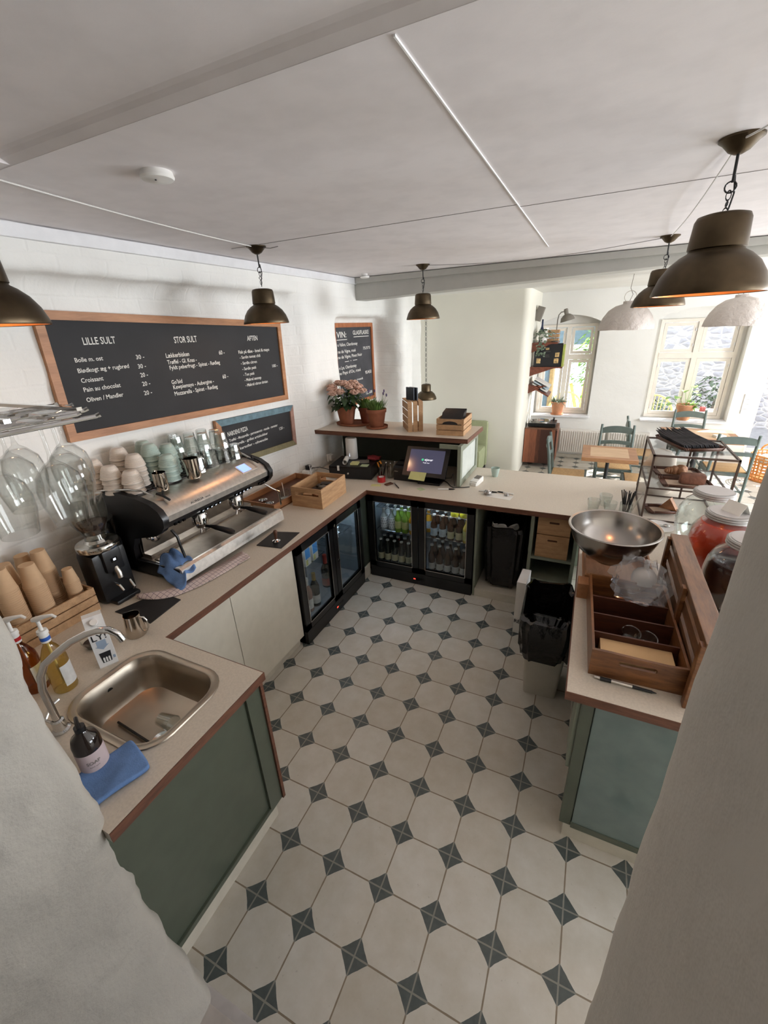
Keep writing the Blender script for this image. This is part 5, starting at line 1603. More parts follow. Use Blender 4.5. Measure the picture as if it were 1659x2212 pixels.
t = thing('glass_rack', 'chromed wire rack holding wine glasses upside down at the left', 'glass rack', (-0.25, 0.1, 2.06))
for (x0, y1) in ((0.225, 0.11), (0.145, 0.115), (0.10, 0.16), (0.03, 0.165), (-0.03, 0.2), (-0.10, 0.2)):
    G().tube([(x0, -0.16, 0.006), (x0, y1 - 0.01, 0.006), (x0 + 0.006, y1, 0.010)], 0.0055, 8).done('rail', 'chrome', t)
for y0 in (-0.08, 0.06):
    G().box(-0.14, 0.235, y0, y0 + 0.012, 0.026, 0.034).done('cross_bar', 'chrome', t)
G().box(-0.14, 0.235, -0.17, -0.16, -0.01, 0.06).done('wall_plate', 'chrome', t)
# ---------------------------------------------------------------- end of the bar
MT['walnut'] = wood('oiled_acacia', rgb(94, 56, 30), rgb(140, 92, 52), (2, 2, 12), 0.42, 3, 0.15)
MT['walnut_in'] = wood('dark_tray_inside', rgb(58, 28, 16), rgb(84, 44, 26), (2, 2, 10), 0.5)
MT['pallet'] = wood('brown_stained_slats', rgb(96, 66, 44), rgb(140, 100, 70), (10, 1.5, 10), 0.4, 3, 0.2)
t = thing('divided_tray', 'dark wooden divided tray with oval handle slot at the worktop end', 'tray', (1.316, 1.42, ZC), math.radians(2.0))
W2, D2, H2 = 0.165, 0.30, 0.125
slot = [(0.0 + 0.062 * (1 if abs(a) < PI / 2 else -1) + 0.010 * math.cos(a), 0.082 + 0.010 * math.sin(a)) for a in [-PI / 2 + 2 * PI * k / 20 for k in range(20)]]
sl = []
for k in range(20):
    a = 2 * PI * (k + .5) / 20
    sl.append(((0.055 if math.cos(a) > 0 else -0.055) + 0.011 * math.cos(a), 0.084 + 0.011 * math.sin(a)))
XY = Matrix(((1, 0, 0, 0), (0, 0, 1, 0), (0, 1, 0, 0), (0, 0, 0, 1)))
for y in (-D2, D2 - 0.012):
    G().plate([(-W2, 0), (W2, 0), (W2, H2 + 0.0), (0.10, H2 - 0.006), (0.0, H2 - 0.004), (-0.10, H2), (-W2, H2)], [sl], y, y + 0.012, XY).done('end_board', 'walnut', t, False)
for x in (-W2, W2 - 0.010):
    G().box(x, x + 0.010, -D2 + .012, D2 - .012, 0, H2).done('side_board', 'walnut', t, False)
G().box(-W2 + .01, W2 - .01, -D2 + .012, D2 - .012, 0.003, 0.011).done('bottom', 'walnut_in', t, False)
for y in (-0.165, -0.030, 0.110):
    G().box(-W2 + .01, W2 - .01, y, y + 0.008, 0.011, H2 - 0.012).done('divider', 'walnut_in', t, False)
slab('brown_envelopes', 'stack of plain kraft envelopes in the nearest tray compartment', 'envelopes', 1.325, 1.205, ZC + 0.012, 0.26, 0.10, 0.075, 2, mat('kraft_envelope', rgb(214, 178, 132), 0.8, var=0.03))
for k, (x, y) in enumerate(((1.37, 1.33), (1.31, 1.345))):
    o = G().lathe([(0, 0), (0.028, 0), (0.036, 0.05), (0.038, 0.052), (0.034, 0.05), (0.026, 0.004), (0, 0.004)], seg=24).done('plastic_cup', 'tumbler')
    o.location = (x, y, ZC + 0.04)
    o.rotation_euler = (0.25, 0.1, 0)
    tag(o, 'small clear plastic tub in the middle tray compartment, %s one' % ('right' if k == 0 else 'left'), 'tub')
pen('clear marker with black ends lying in front of the divided tray', (1.185, 1.098, ZC + .007), (1.40, 1.094, ZC + .007), 'brushed', 'black', 0.0065, 'marker_pen')
t = thing('marker_cap_stub', 'black marker cap end at the left foot of the divided tray', 'pen cap', (1.205, 1.094, ZC + 0.008))
G().cyl((0, 0, 0), (0.04, 0, 0), 0.008, seg=12).done('cap', 'black', t)

# slatted wooden case behind the tray, jars stand behind it
t = thing('slatted_case', 'tall dark slatted wooden case between divided tray and drink jars', 'case', (1.495, 1.06, ZC))
g = G()
for (z0, z1) in ((0.0, 0.055), (0.085, 0.14), (0.17, 0.225), (0.25, 0.285)):
    g.box(0.0, 0.012, 0.0, 0.90, z0, z1)
g.done('side_slats', 'pallet', t, False)
for y in (0.0, 0.38, 0.86):
    G().box(-0.018, 0.0, y, y + 0.035, 0.0, 0.285, 0.003).done('batten', 'walnut', t, False)
G().box(-0.006, 0.068, 0.0, 0.90, 0.285, 0.300, 0.003).done('top_board', 'pallet', t, False)
g = G()
g.box(0.012, 0.068, -0.004, 0.012, 0.0, 0.285, 0.002).box(0.062, 0.07, 0.012, 0.90, 0.0, 0.20)
g.done('end_board', 'walnut', t, False)
# low slatted box, mixing bowl
crate('slatted_box', 'low slatted wooden box under the mixing bowl', (1.12, 1.745, ZC), math.radians(2), 0.33, 0.42, 0.10, 2, 'oak', False, 'box')
slab('wood_block', 'brown wood block at the left end of the divided tray', 'block', 1.155, 1.715 + 0.02, ZC, 0.05, 0.08, 0.085, 2, 'oak').location = (1.117, 1.70, ZC)
t = thing('mixing_bowl', 'large stainless steel mixing bowl at the corner of the bar', 'bowl', (1.232, 1.94, ZC + 0.102))
outp = [(0.0, 0.0), (0.07, 0.0), (0.073, 0.004), (0.078, 0.012), (0.12, 0.035), (0.165, 0.075), (0.195, 0.12), (0.212, 0.165), (0.218, 0.196), (0.226, 0.198), (0.228, 0.203), (0.224, 0.207), (0.214, 0.204), (0.207, 0.165), (0.19, 0.12), (0.16, 0.078), (0.116, 0.04), (0.07, 0.020), (0, 0.016)]
G().lathe(outp, seg=72).done('bowl', mat('dull_steel_bowl', rgb(170, 165, 160), 0.24, 1.0, var=0.05, vs=8), t, ang=50)
MT['film'] = glass('clear_plastic_film', (0.93, 0.93, 0.94, 1), 1.2, 0.08, 0.09)
rnd = random.Random(5)
g = G()
NU, NV = 22, 16
base = [Vector((1.315, 1.64, ZC + 0.13)), Vector((1.30, 1.78, ZC + 0.16))]
vv = []
for i in range(NV + 1):
    r = []
    v = i / NV
    for k in range(NU):
        a = 2 * PI * k / NU
        rr = (0.02 + 0.082 * math.sin(PI * min(1, v * 1.1)) ** 0.7) * (1 + 0.55 * noise.noise(Vector((math.cos(a) * 3, math.sin(a) * 3, v * 8))))
        c = Vector((1.33 + 0.035 * v, 1.66 - 0.14 * v, ZC + 0.245 - 0.13 * v))
        p = c + Vector((math.cos(a) * rr * 1.1, math.sin(a) * rr * 0.45, math.sin(a) * rr * 0.9 * (1 - 0.4 * v)))
        p.z = max(p.z, ZC + 0.118)
        r.append(g.bm.verts.new(p))
    vv.append(r)
for a, b in zip(vv, vv[1:]):
    for k in range(NU):
        g.bm.faces.new((a[k], a[(k + 1) % NU], b[(k + 1) % NU], b[k]))
o = g.done('plastic_bag', 'film', ang=18)
tag(o, 'crumpled clear plastic bag on the divided tray below the bowl', 'bag')
t = thing('piping_funnel', 'frosted white funnel standing spout up beside the plastic bag', 'funnel', (1.385, 1.755, ZC + 0.127))
MT['frost'] = mat('frosted_white_plastic', rgb(206, 202, 196), 0.5, var=0.03)
G().lathe([(0.055, -0.02), (0.056, 0.0), (0.052, 0.022), (0.04, 0.04), (0.018, 0.05), (0.012, 0.058), (0.012, 0.095), (0.008, 0.103), (0, 0.104)], seg=28).done('funnel', 'frost', t)

# jars
MT['jarglass'] = glass('green_tinted_glass', (0.972, 0.985, 0.979, 1), 0.9, 0.03, 0.04)
def liquid(name, c, a):
    return glass(name, c, 0.5, 0.1, a)
MT['pinkdrink'] = mat('pink_rhubarb_drink', rgb(226, 78, 50), 0.12, var=0.04, trans=0.25)
MT['darkdrink'] = mat('dark_berry_drink', rgb(46, 22, 26), 0.1, var=0.05)
MT['water'] = glass('water_in_jar', (0.97, 0.985, 0.98, 1), 0.5, 0.02, 0.03)
MT['zinc'] = mat('grey_zinc_lid', rgb(170, 168, 166), 0.4, 0.3, var=0.03)
MT['lidgrey'] = mat('matt_grey_lid_disc', rgb(186, 182, 180), 0.5, var=0.02)
def jar(label, x, y, drink, level, tagged, s=1.0):
    t = thing('drink_jar', label, 'jar', (x, y, ZC))
    t.scale = (s, s, s)
    body = [(0, 0), (0.10, 0), (0.115, 0.008), (0.142, 0.06), (0.158, 0.13), (0.161, 0.19), (0.153, 0.25), (0.13, 0.30), (0.100, 0.325), (0.094, 0.335), (0.094, 0.36)]
    g = G().lathe(body, seg=44)
    g.lathe([(max(0, r - 0.006), z + 0.004) for r, z in body], seg=44)
    g.done('glass', 'jarglass', t)
    if drink:
        lp = [(r - 0.009, z + 0.006) for r, z in body[1:] if z < level]
        rl = lp[-1][0]
        G().lathe([(0, 0.008)] + lp + [(rl * (0.93 if level > 0.25 else 1.0), level), (0, level)], seg=40).done('drink', drink, t)
    g = G()
    for k in range(9):
        a = k * 0.7
        g.ball((math.cos(a) * 0.157, math.sin(a) * 0.157, 0.15 + 0.012 * math.sin(k * 2)), 0.008, 8, 6)
    g.done('moulding', 'jarglass', t)
    G().lathe([(0.103, 0.338), (0.105, 0.342), (0.102, 0.348), (0.105, 0.354), (0.102, 0.36), (0.104, 0.366), (0.098, 0.372), (0, 0.372)], seg=44).done('lid', 'zinc', t)
    G().lathe([(0, 0.3723), (0.088, 0.3723), (0.089, 0.374), (0, 0.3745)], seg=40).done('lid_disc', 'lidgrey', t)
    if tagged:
        g = G()
        g.prism([(-0.035, 0.0), (0.0, 0.055), (0.035, 0.0), (0.0335, 0.0), (0.0, 0.0525), (-0.0335, 0.0)], -0.05, 0.05, Matrix(((0.8, 0, -0.6, 0.02), (0.6, 0, 0.8, 0.0), (0, 1, 0, 0.3745), (0, 0, 0, 1))))
        g.done('name_card', 'paper', t, False)
    return t
jar('large glass jar of clear water, the rearmost of the drink jars', 1.76, 2.50, 'water', 0.24, False)
jar('large glass jar of pinkish red drink with folded card on lid', 1.765, 2.17, 'pinkdrink', 0.315, True)
jar('large glass jar of dark berry drink with folded card on lid', 1.79, 1.84, 'darkdrink', 0.262, True)
jar('pale green glass jar partly hidden by the right doorway wall', 1.80, 1.49, None, 0.1, False)

# glass case
MT['gunmetal'] = mat('dark_bronze_frame', rgb(86, 70, 62), 0.45, 0.6, var=0.08)
CX0, CX1, CY0, CY1, CZ1 = 1.46, 1.935, 2.83, 3.36, 1.375
t = thing('cake_case', 'glass cake display case with dark metal frame on the serving worktop', 'display case', (1.70, 3.1, ZC))
g = G()
s = 0.012
for x in (CX0, CX1 - s):
    for y in (CY0, CY1 - s):
        g.box(x, x + s, y, y + s, ZC, CZ1)
for z in (ZC + 0.001, 1.135, CZ1 - s):
    for y in (CY0, CY1 - s):
        g.box(CX0, CX1, y, y + s, z, z + (s if z > 1.3 else 0.007))
    for x in (CX0, CX1 - s):
        g.box(x, x + s, CY0, CY1, z, z + (s if z > 1.3 else 0.007))
P(g, 'frame', 'gunmetal', t)
P(G().box((CX0 + CX1) / 2 + .06, (CX0 + CX1) / 2 + .072, CY1 - s, CY1, ZC, CZ1), 'rear_post', 'gunmetal', t)
for (a, b, c, d, e_, f_, nm) in ((CX0 + s, CX1 - s, CY0 + s, CY1 - s, CZ1 - .008, CZ1 - .004, 'top_glass'), (CX0 + .004, CX0 + .008, CY0 + s, CY1 - s, ZC + .01, CZ1 - s, 'side_glass'), (CX1 - .008, CX1 - .004, CY0 + s, CY1 - s, ZC + .01, CZ1 - s, 'side_glass'), (CX0 + s, CX1 - s, CY1 - .008, CY1 - .004, ZC + .01, CZ1 - s, 'back_glass'), (CX0 + s, CX1 - s, CY0 + s, CY1 - s, 1.137, 1.141, 'glass_shelf')):
    P(G().box(a, b, c, d, e_, f_), nm, 'pane', t)
MT['traywood'] = wood('dark_wood_tray', rgb(80, 50, 38), rgb(104, 68, 52), (3, 10, 10), 0.5)
MT['parchment'] = mat('baking_paper', rgb(190, 168, 146), 0.8, var=0.05)
MT['napkin'] = mat('dark_folded_napkin', rgb(74, 76, 80), 0.85, var=0.45, vs=22)
def tray(name, label, x, y, z, w, d, rz, lined=True):
    t = thing(name, label, 'tray', (x, y, z), math.radians(rz))
    G().plate(rrect(-w / 2, w / 2, -d / 2, d / 2, 0.03), [], 0.0, 0.006).done('base', 'traywood', t, False)
    g = G()
    o_, i_ = rrect(-w / 2 - .012, w / 2 + .012, -d / 2 - .012, d / 2 + .012, 0.036), rrect(-w / 2, w / 2, -d / 2, d / 2, 0.03)
    n = len(o_)
    for k in range(n):
        k2 = (k + 1) % n
        g.poly([(i_[k][0], i_[k][1], 0.0), (i_[k2][0], i_[k2][1], 0.0), (o_[k2][0], o_[k2][1], 0.022), (o_[k][0], o_[k][1], 0.022)])
    o = g.done('rim', 'traywood', t)
    o.modifiers.new('solid', 'SOLIDIFY').thickness = 0.004
    if lined:
        G().box(-w / 2 + .03, w / 2 - .03, -d / 2 + .02, d / 2 - .02, 0.006, 0.008).done('liner', 'parchment', t, False)
    return t
tray('serving_tray', 'dark tray of folded napkins lying on top of the glass case', 1.705, 3.20, CZ1, 0.25, 0.40, 20, False)
for k in range(22):
    g = G()
    rt = random.uniform(-.01, .012)
    g.prism([(-0.215 - rt * 2, 0.072 + rt), (-0.165, 0.004), (0.15, 0.0), (0.16, 0.030), (0.04, 0.040), (-0.09, 0.048)], -0.0018, 0.0018, Matrix(((1, 0, 0, 0), (0, 0.8, -0.6, 0), (0, 0.6, 0.8, 0), (0, 0, 0, 1))) @ Matrix(((1, 0, 0, 0), (0, 0, 1, 0), (0, 1, 0, 0), (0, 0, 0, 1))))
    o = g.done('folded_napkin', 'napkin', None, False)
    f = k / 21
    R_ = math.radians(20)
    x0 = -0.10 + 0.215 * f
    o.location = (1.705 + math.cos(R_) * x0, 3.19 + math.sin(R_) * x0, CZ1 + 0.010)
    o.rotation_euler = (0, 0, R_ - PI / 2 + random.uniform(-.015, .015))
    end = k in (0, 21)
    tag(o, 'dark folded napkin in the row on the glass case, %s' % ('the leftmost' if k == 0 else 'the rightmost' if k == 21 else 'one of the middle ones'), 'napkin', None if end else 'dark napkins between the first and the last')
tray('cake_tray', 'dark lined tray with a loaf, front one on the glass case shelf', 1.70, 2.97, 1.142, 0.28, 0.17, 4)
tray('cake_tray', 'dark lined tray with croissants, rear one on the glass case shelf', 1.68, 3.22, 1.142, 0.28, 0.18, 8)
MT['loaf'] = mat('brown_loaf_crust', rgb(126, 82, 62), 0.75, var=0.2, vs=20, bump=0.5, bs=70)
MT['pastry'] = mat('baked_pastry', rgb(170, 122, 86), 0.7, var=0.2, vs=25, bump=0.5, bs=70)
o = G().box(-0.075, 0.075, -0.035, 0.035, 0, 0.075, 0.02).noise(0.006, 14).done('loaf_cake', 'loaf')
o.location = (1.735, 2.97, 1.151)
o.rotation_euler = (0, 0, 0.1)
tag(o, 'brown loaf cake on the front tray inside the glass case', 'loaf cake')
for k, (x, y, s_) in enumerate(((1.66, 3.16, 0.042), (1.73, 3.20, 0.046))):
    g = G()
    for j in range(7):
        a = -1.1 + 2.2 * j / 6
        g.ball((math.sin(a) * 0.06, math.cos(a) * 0.03, s_ * 0.55), s_ * (0.95 - abs(j - 3) * 0.17), 10, 7, (0.75, 1, 0.9))
    o = g.done('croissant', 'pastry')
    o.location = (x, y, 1.151)
    o.rotation_euler = (0, 0, k * 1.3)
    tag(o, 'golden croissant on the rear tray of the glass case, the %s one' % ('left' if k == 0 else 'right'), 'croissant')
rows = []
for i in range(6):
    r = []
    for j in range(7):
        u, v = (i / 5 - .5) * 2, (j / 6 - .5) * 2
        r.append((1.61 + u * 0.10 + 0.02 * math.sin(j), 3.38 + v * 0.045 + 0.04, 1.15 - 0.22 * abs(v) ** 1.5 + 0.0 - 0.05 * abs(u) + 0.015 * math.sin(i * 2 + j * 3)))
    rows.append(r)
t = thing('linen_bag', 'cream linen bread bag standing behind the glass case', 'bag', (1.60, 3.47, ZC))
prof = [(0, 0), (0.12, 0.0), (0.135, 0.05), (0.125, 0.18), (0.10, 0.28), (0.06, 0.35), (0.02, 0.37), (0, 0.37)]
G().lathe(prof, seg=20, sy=0.7).noise(0.02, 8).done('bag', mat('cream_linen', rgb(196, 184, 168), 0.95, var=0.08), t)
tray('cake_tray', 'small dark tray with a sandwich beside the case base', 1.60, 3.02, ZC + 0.012, 0.18, 0.13, 15)
o = G().prism([(-0.06, 0), (0.06, 0), (0.0, 0.085)], -0.02, 0.02, XY).done('sandwich', 'pastry', None, False)
o.location = (1.655, 3.05, ZC + 0.022)
o.rotation_euler = (0, 0, -0.5)
tag(o, 'triangular wrapped sandwich on the lower level of the glass case', 'sandwich')
t = thing('cake_plate', 'white plate with spoons at the lower front of the glass case', 'plate', (1.56, 2.72, ZC))
G().lathe([(0, 0), (0.05, 0), (0.095, 0.012), (0.097, 0.015), (0.05, 0.005), (0, 0.005)], seg=36).done('plate', 'white', t)
G().tube([(-0.04, 0.0, 0.012), (0.04, 0.02, 0.014)], 0.004, 8).ball((0.05, 0.022, 0.014), 0.016, 10, 6, (1.3, 0.9, 0.4)).done('spoon', 'steel', t)
g = G()
# glasses and straws behind the bowl
for k, (x, y, lab) in enumerate(((1.155, 2.90, 'empty clear glass behind the bowl, leftmost of three'), (1.235, 3.03, 'clear glass behind the bowl, the rear one'), (1.265, 2.885, 'clear glass with dark bits behind the bowl, the right one'))):
    o = put(tb0, (x, y, ZC), lab, 'glass')
    o.rotation_euler = (PI, 0, k)
    o.location.z = ZC + 0.088
t = thing('straw_jar', 'glass jar full of black straws behind the mixing bowl', 'straw jar', (1.37, 2.93, ZC))
G().lathe([(0, 0), (0.04, 0), (0.043, 0.006), (0.043, 0.075), (0.041, 0.075), (0.041, 0.006), (0, 0.005)], seg=28).done('glass', 'tumbler', t)
rnd = random.Random(11)
for k in range(14):
    a = rnd.random() * 6.28
    r0, r1 = rnd.uniform(0, 0.02), rnd.uniform(0.015, 0.05)
    L = rnd.uniform(0.15, 0.185)
    o = G().cyl((math.cos(a) * r0, math.sin(a) * r0, 0.006), (math.cos(a) * r1, math.sin(a) * r1, L), 0.0038, seg=8).done('straw', 'black', t)
t = thing('clear_scoop', 'clear plastic scoop leaning beside the straw jar', 'scoop', (1.44, 2.97, ZC))
G().box(-0.004, 0.004, -0.02, 0.02, 0.0, 0.16, 0.003, rot=Matrix.Rotation(0.35, 3, 'Y')).done('blade', 'smoke_glass', t)

# ---------------------------------------------------------------- bins
MT['bag'] = mat('black_bin_liner', rgb(16, 16, 17), 0.22, var=0.2, bump=1.0, bs=13)
MT['bin_w'] = mat('white_bin', rgb(188, 182, 170), 0.4, var=0.03)
def liner(t, rx, ry, z0, z1, seed, sub=1, rr=0.06):
    g = G()
    n = 36
    rows = []
    prof = [(0.92, z0 + 0.0), (0.98, z0 + 0.06), (1.03, z0 + (z1 - z0) * 0.3), (1.07, z0 + (z1 - z0) * 0.6), (1.08, z1 - 0.04), (1.05, z1), (0.97, z1 + 0.004), (0.93, z1 - 0.03), (0.88, z1 - 0.12), (0.82, z1 - 0.22), (0.6, z1 - 0.27), (0.2, z1 - 0.28)]
    base = rrect(-rx, rx, -ry, ry, min(rx, ry) * 0.5, 8)
    n = len(base)
    for j, (f, z) in enumerate(prof):
        row = []
        for k, (x, y) in enumerate(base):
            w = 1 + 0.10 * noise.noise(Vector((x * 26, y * 26, j * 0.7 + seed))) + (0.035 * math.sin(k * 1.9 + j * 0.4 + seed) if j < 7 else 0)
            zz = z + (0.07 * noise.noise(Vector((x * 14, y * 14, seed + 5))) if j in (0, 1, 5, 6) else 0)
            row.append(g.bm.verts.new((x * f * w, y * f * w, zz)))
        rows.append(row)
    for a, b in zip(rows, rows[1:]):
        for k in range(n):
            g.bm.faces.new((a[k], a[(k + 1) % n], b[(k + 1) % n], b[k]))
    g.bm.faces.new(rows[-1])
    o = g.done('bin_liner', 'bag', t, ang=25)
    return o
t = thing('waste_bin', 'white bin with black liner and plastic waste beside the end cabinet', 'bin', (0.968, 1.96, 0.0), math.radians(3))
g = G()
def frustum(g, x0, y0, x1, y1, z0, z1, r=0.02):
    a, b = rrect(-x0, x0, -y0, y0, r, 3), rrect(-x1, x1, -y1, y1, r, 3)
    va = [g.bm.verts.new((x, y, z0)) for x, y in a]
    vb = [g.bm.verts.new((x, y, z1)) for x, y in b]
    n = len(a)
    for k in range(n):
        g.bm.faces.new((va[k], va[(k + 1) % n], vb[(k + 1) % n], vb[k]))
    g.bm.faces.new(va[::-1])
    return g
frustum(g, 0.098, 0.135, 0.122, 0.175, 0.0, 0.40).done('body', 'bin_w', t, ang=50)
liner(t, 0.148, 0.225, 0.33, 0.625, 3)
MT['clearwaste'] = mat('crumpled_plastic_waste', rgb(150, 146, 142), 0.2, var=0.3, trans=0.3, bump=1.0, bs=40)
for k, (x, y, z, s_, lab) in enumerate(((1.02, 1.86, 0.43, 0.055, 'crumpled clear plastic in the front bin, right piece'), (0.94, 1.88, 0.41, 0.05, 'crumpled clear plastic in the front bin, left piece'))):
    o = G().ball((0, 0, 0), s_, 14, 9, (1.2, 1, 0.8), 0.8).done('plastic_waste', 'clearwaste', ang=15)
    o.location = (x, y, z)
    tag(o, lab, 'waste')
t = thing('cardboard_box', 'flat white box lettered RE standing behind the front bin', 'box', (0.86, 2.42, 0.0), math.radians(-3))
G().box(-0.145, -0.08, -0.03, 0.18, 0.0, 0.46, 0.002).done('body', 'white', t, False)
txt_on(t, [('RE', 0, 0.045, 0, 0.032)], 'lettering', 'ink', (0.722, 2.386, 0.10), (1, -0.05, 0), (0, 0, 1))
t = thing('waste_bin', 'tall bin in black liner with paper waste inside the open bay', 'bin', (0.525, 3.02, 0.075))
frustum(G(), 0.10, 0.13, 0.12, 0.165, 0.002, 0.40).done('body', 'black', t, ang=50)
liner(t, 0.142, 0.19, 0.04, 0.60, 8)
for k, (x, y, z, rz, lab) in enumerate(((0.43, 2.92, 0.62, 0.4, 'white paper towel scrap in the bay bin, leftmost'), (0.48, 2.95, 0.60, 1.3, 'white paper towel scrap in the bay bin, middle'), (0.56, 2.98, 0.59, 2.2, 'white paper towel scrap in the bay bin, rightmost'))):
    rows = [[(0.07 * (i / 3 - .5) + 0.01 * math.sin(j * 2), 0.09 * (j / 4 - .5), 0.03 * math.sin(i * 2 + j) + (0.05 if i == 0 else 0)) for j in range(5)] for i in range(4)]
    o = sheet('paper_scrap', rows, 0.002, 'paper')
    o.location = (x, y, z)
    o.rotation_euler = (0.6, 0.3, rz)
    tag(o, lab, 'paper scrap')
for k, (z, lab) in enumerate(((0.695, 'upper wooden box with oval hand hole under the worktop'), (0.492, 'lower wooden box with oval hand hole under the worktop'))):
    t = thing('storage_box', lab, 'box', (0.905, 2.79, z), 0)
    h = 0.145 if k == 0 else 0.195
    w = 0.12 - 0.0 * k
    sl = [((0.028 if math.cos(a) > 0 else -0.028) + 0.009 * math.cos(a), h - 0.045 + 0.009 * math.sin(a)) for a in [2 * PI * (j + .5) / 16 for j in range(16)]]
    G().plate([(-w, 0), (w, 0), (w, h), (-w, h)], [sl], 0.0, 0.008, XY).done('front', 'boxwood', t, False)
    g = G().box(-w, -w + .008, .008, 0.3, 0, h).box(w - .008, w, .008, .3, 0, h).box(-w + .008, w - .008, .292, .3, 0, h).box(-w + .008, w - .008, 0.008, 0.292, 0.0, 0.008)
    g.done('sides', 'boxwood', t, False)
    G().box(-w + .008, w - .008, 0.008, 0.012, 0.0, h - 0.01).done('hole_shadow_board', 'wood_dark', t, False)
# ---------------------------------------------------------------- fridge contents
MT['g_green'] = glass('green_bottle_glass', (0.45, 0.72, 0.18, 1), 0.8, 0.05, 0.06)
MT['lime'] = mat('lime_soda', rgb(150, 190, 70), 0.15, var=0.05, trans=0.3)
MT['orange_d'] = mat('orange_soda', rgb(236, 168, 40), 0.15, var=0.05, trans=0.2)
MT['yellow_d'] = mat('yellow_juice', rgb(214, 184, 80), 0.15, var=0.05)
MT['amber_b'] = mat('amber_beer_bottle', rgb(64, 34, 18), 0.1, var=0.05, coat=0.5)
MT['dark_b'] = mat('dark_green_bottle', rgb(22, 28, 22), 0.1, var=0.05, coat=0.5)
MT['clear_b'] = mat('clear_water_bottle', rgb(206, 214, 214), 0.1, var=0.03, trans=0.4)
MT['capw'] = mat('white_crown_cap', rgb(224, 224, 220), 0.4, var=0.03)
MT['gold'] = mat('gold_foil', rgb(190, 160, 84), 0.35, 0.8, var=0.05)
MT['lb_cream'] = mat('cream_label', rgb(220, 210, 170), 0.7, var=0.08)
MT['lb_blue'] = mat('pale_blue_label', rgb(190, 204, 214), 0.7, var=0.12, vs=60)
MT['lb_green'] = mat('green_yellow_label', rgb(206, 204, 130), 0.7, var=0.12, vs=60)
MT['lb_white'] = mat('white_wine_label', rgb(222, 220, 214), 0.7, var=0.05)
MT['lb_red'] = mat('red_label', rgb(190, 74, 60), 0.7, var=0.08)
MT['yellow_t'] = mat('yellow_tin', rgb(236, 222, 60), 0.35, var=0.05)
def polka():
    t = NT('polka_dot_label')
    g_ = t.n('ShaderNodeTexCoord')
    sp_ = t.n('ShaderNodeSeparateXYZ')
    t.l(g_.outputs['Object'], sp_.inputs[0])
    ang = t.math('MULTIPLY', t.math('ARCTAN2', sp_.outputs[1], sp_.outputs[0]), 0.033 / 0.019)
    zz = t.math('DIVIDE', sp_.outputs[2], 0.026)
    row = t.math('FLOOR', zz)
    a2 = t.math('ADD', ang, t.math('MULTIPLY', row, 0.5))
    fa = t.math('SUBTRACT', t.math('FRACT', a2), 0.5)
    fz = t.math('SUBTRACT', t.math('FRACT', zz), 0.5)
    d = t.math('ADD', t.math('POWER', t.math('ABSOLUTE', fa), 2.0), t.math('POWER', t.math('ABSOLUTE', fz), 2.0))
    t.l(t.mix(t.math('LESS_THAN', d, 0.035), rgb(232, 232, 232), rgb(30, 40, 60)), t.b.inputs['Base Color'])
    return t.m
MT['polka'] = polka()
def bottle(kind, body, label, cap, h=0.23, r=0.031, lab=(0.18, 0.5), neckr=0.013, shoulder=0.58, cz=0.0):
    r_ = r
    g = G().lathe([(0, 0), (r * .95, 0), (r, 0.004), (r, h * shoulder), (r * 0.9, h * (shoulder + 0.06)), (neckr * 1.15, h * (shoulder + 0.2)), (neckr, h * 0.95), (neckr * 1.1, h * 0.97), (neckr, h), (0, h)], seg=20)
    o = g.done(kind, body)
    if label:
        n = 12
        g = G().lathe([(r * 1.012, h * lab[0]), (r * 1.012, h * lab[1])], seg=20)
        g.done('label', label, o)
    if cap:
        G().lathe([(neckr * 1.25, h * 0.965 - cz), (neckr * 1.2, h * 1.01), (0, h * 1.015)], seg=16).done('cap', cap, o)
    return o
def fplace(F, proto, spots, cat):
    """spots: (local x, local y, z, label, group)"""
    c, s_ = math.cos(F.rotation_euler[2]), math.sin(F.rotation_euler[2])
    first = True
    for (x, y, z, lab, grp) in spots:
        o = proto if first else dup(proto)
        first = False
        for k in ('label', 'group'):
            if k in o:
                del o[k]
        o.location = (F.location.x + x * c - y * s_, F.location.y + x * s_ + y * c, F.location.z + z)
        o.rotation_euler = (0, 0, F.rotation_euler[2] - PI / 2)
        tag(o, lab, cat, grp)
Z1, Z0, Z2 = 0.475, 0.127, 0.705
fplace(F2, bottle('water_bottle', 'clear_b', 'polka', 'capw', 0.215, 0.033, (0.12, 0.62)), [(-0.385, 0.11, Z1, 'white polka dot bottle, left one on the middle shelf', None), (-0.305, 0.11, Z1, 'white polka dot bottle, right one on the middle shelf', None), (-0.385, 0.20, Z1, 'white polka dot bottle behind the left one', None), (-0.305, 0.20, Z1, 'white polka dot bottle behind the right one', None)], 'bottle')
fplace(F2, bottle('soda_bottle', 'lime', 'lb_green', 'capw', 0.225, 0.031), [(-0.235, 0.10, Z1, 'lime green soda bottle next to the polka dot ones', None), (-0.165, 0.10, Z1, 'second lime green soda bottle to the right', None), (-0.235, 0.19, Z1, 'lime green soda bottle in the second row, left', None), (-0.165, 0.19, Z1, 'lime green soda bottle in the second row, right', None), (-0.2, 0.28, Z1, 'lime green soda bottle in the third row', None)], 'bottle')
fplace(F2, bottle('soda_bottle', 'orange_d', 'lb_blue', 'capw', 0.225, 0.031), [(-0.095, 0.10, Z1, 'orange soda bottle with blue label behind the left glass', None), (-0.095, 0.19, Z1, 'orange soda bottle in the second row', None), (0.03, 0.20, Z1, 'orange soda bottle left end behind the right glass', None)], 'bottle')
beer = [(-0.425 + 0.072 * i, 0.10 + 0.085 * j, Z0, 'dark beer bottle with oval cream label, %s bottle of the %s bottom row' % (['leftmost', 'second', 'middle', 'fourth', 'rightmost'][i], ['front', 'second', 'rear'][j]), None) for j in range(3) for i in range(5)]
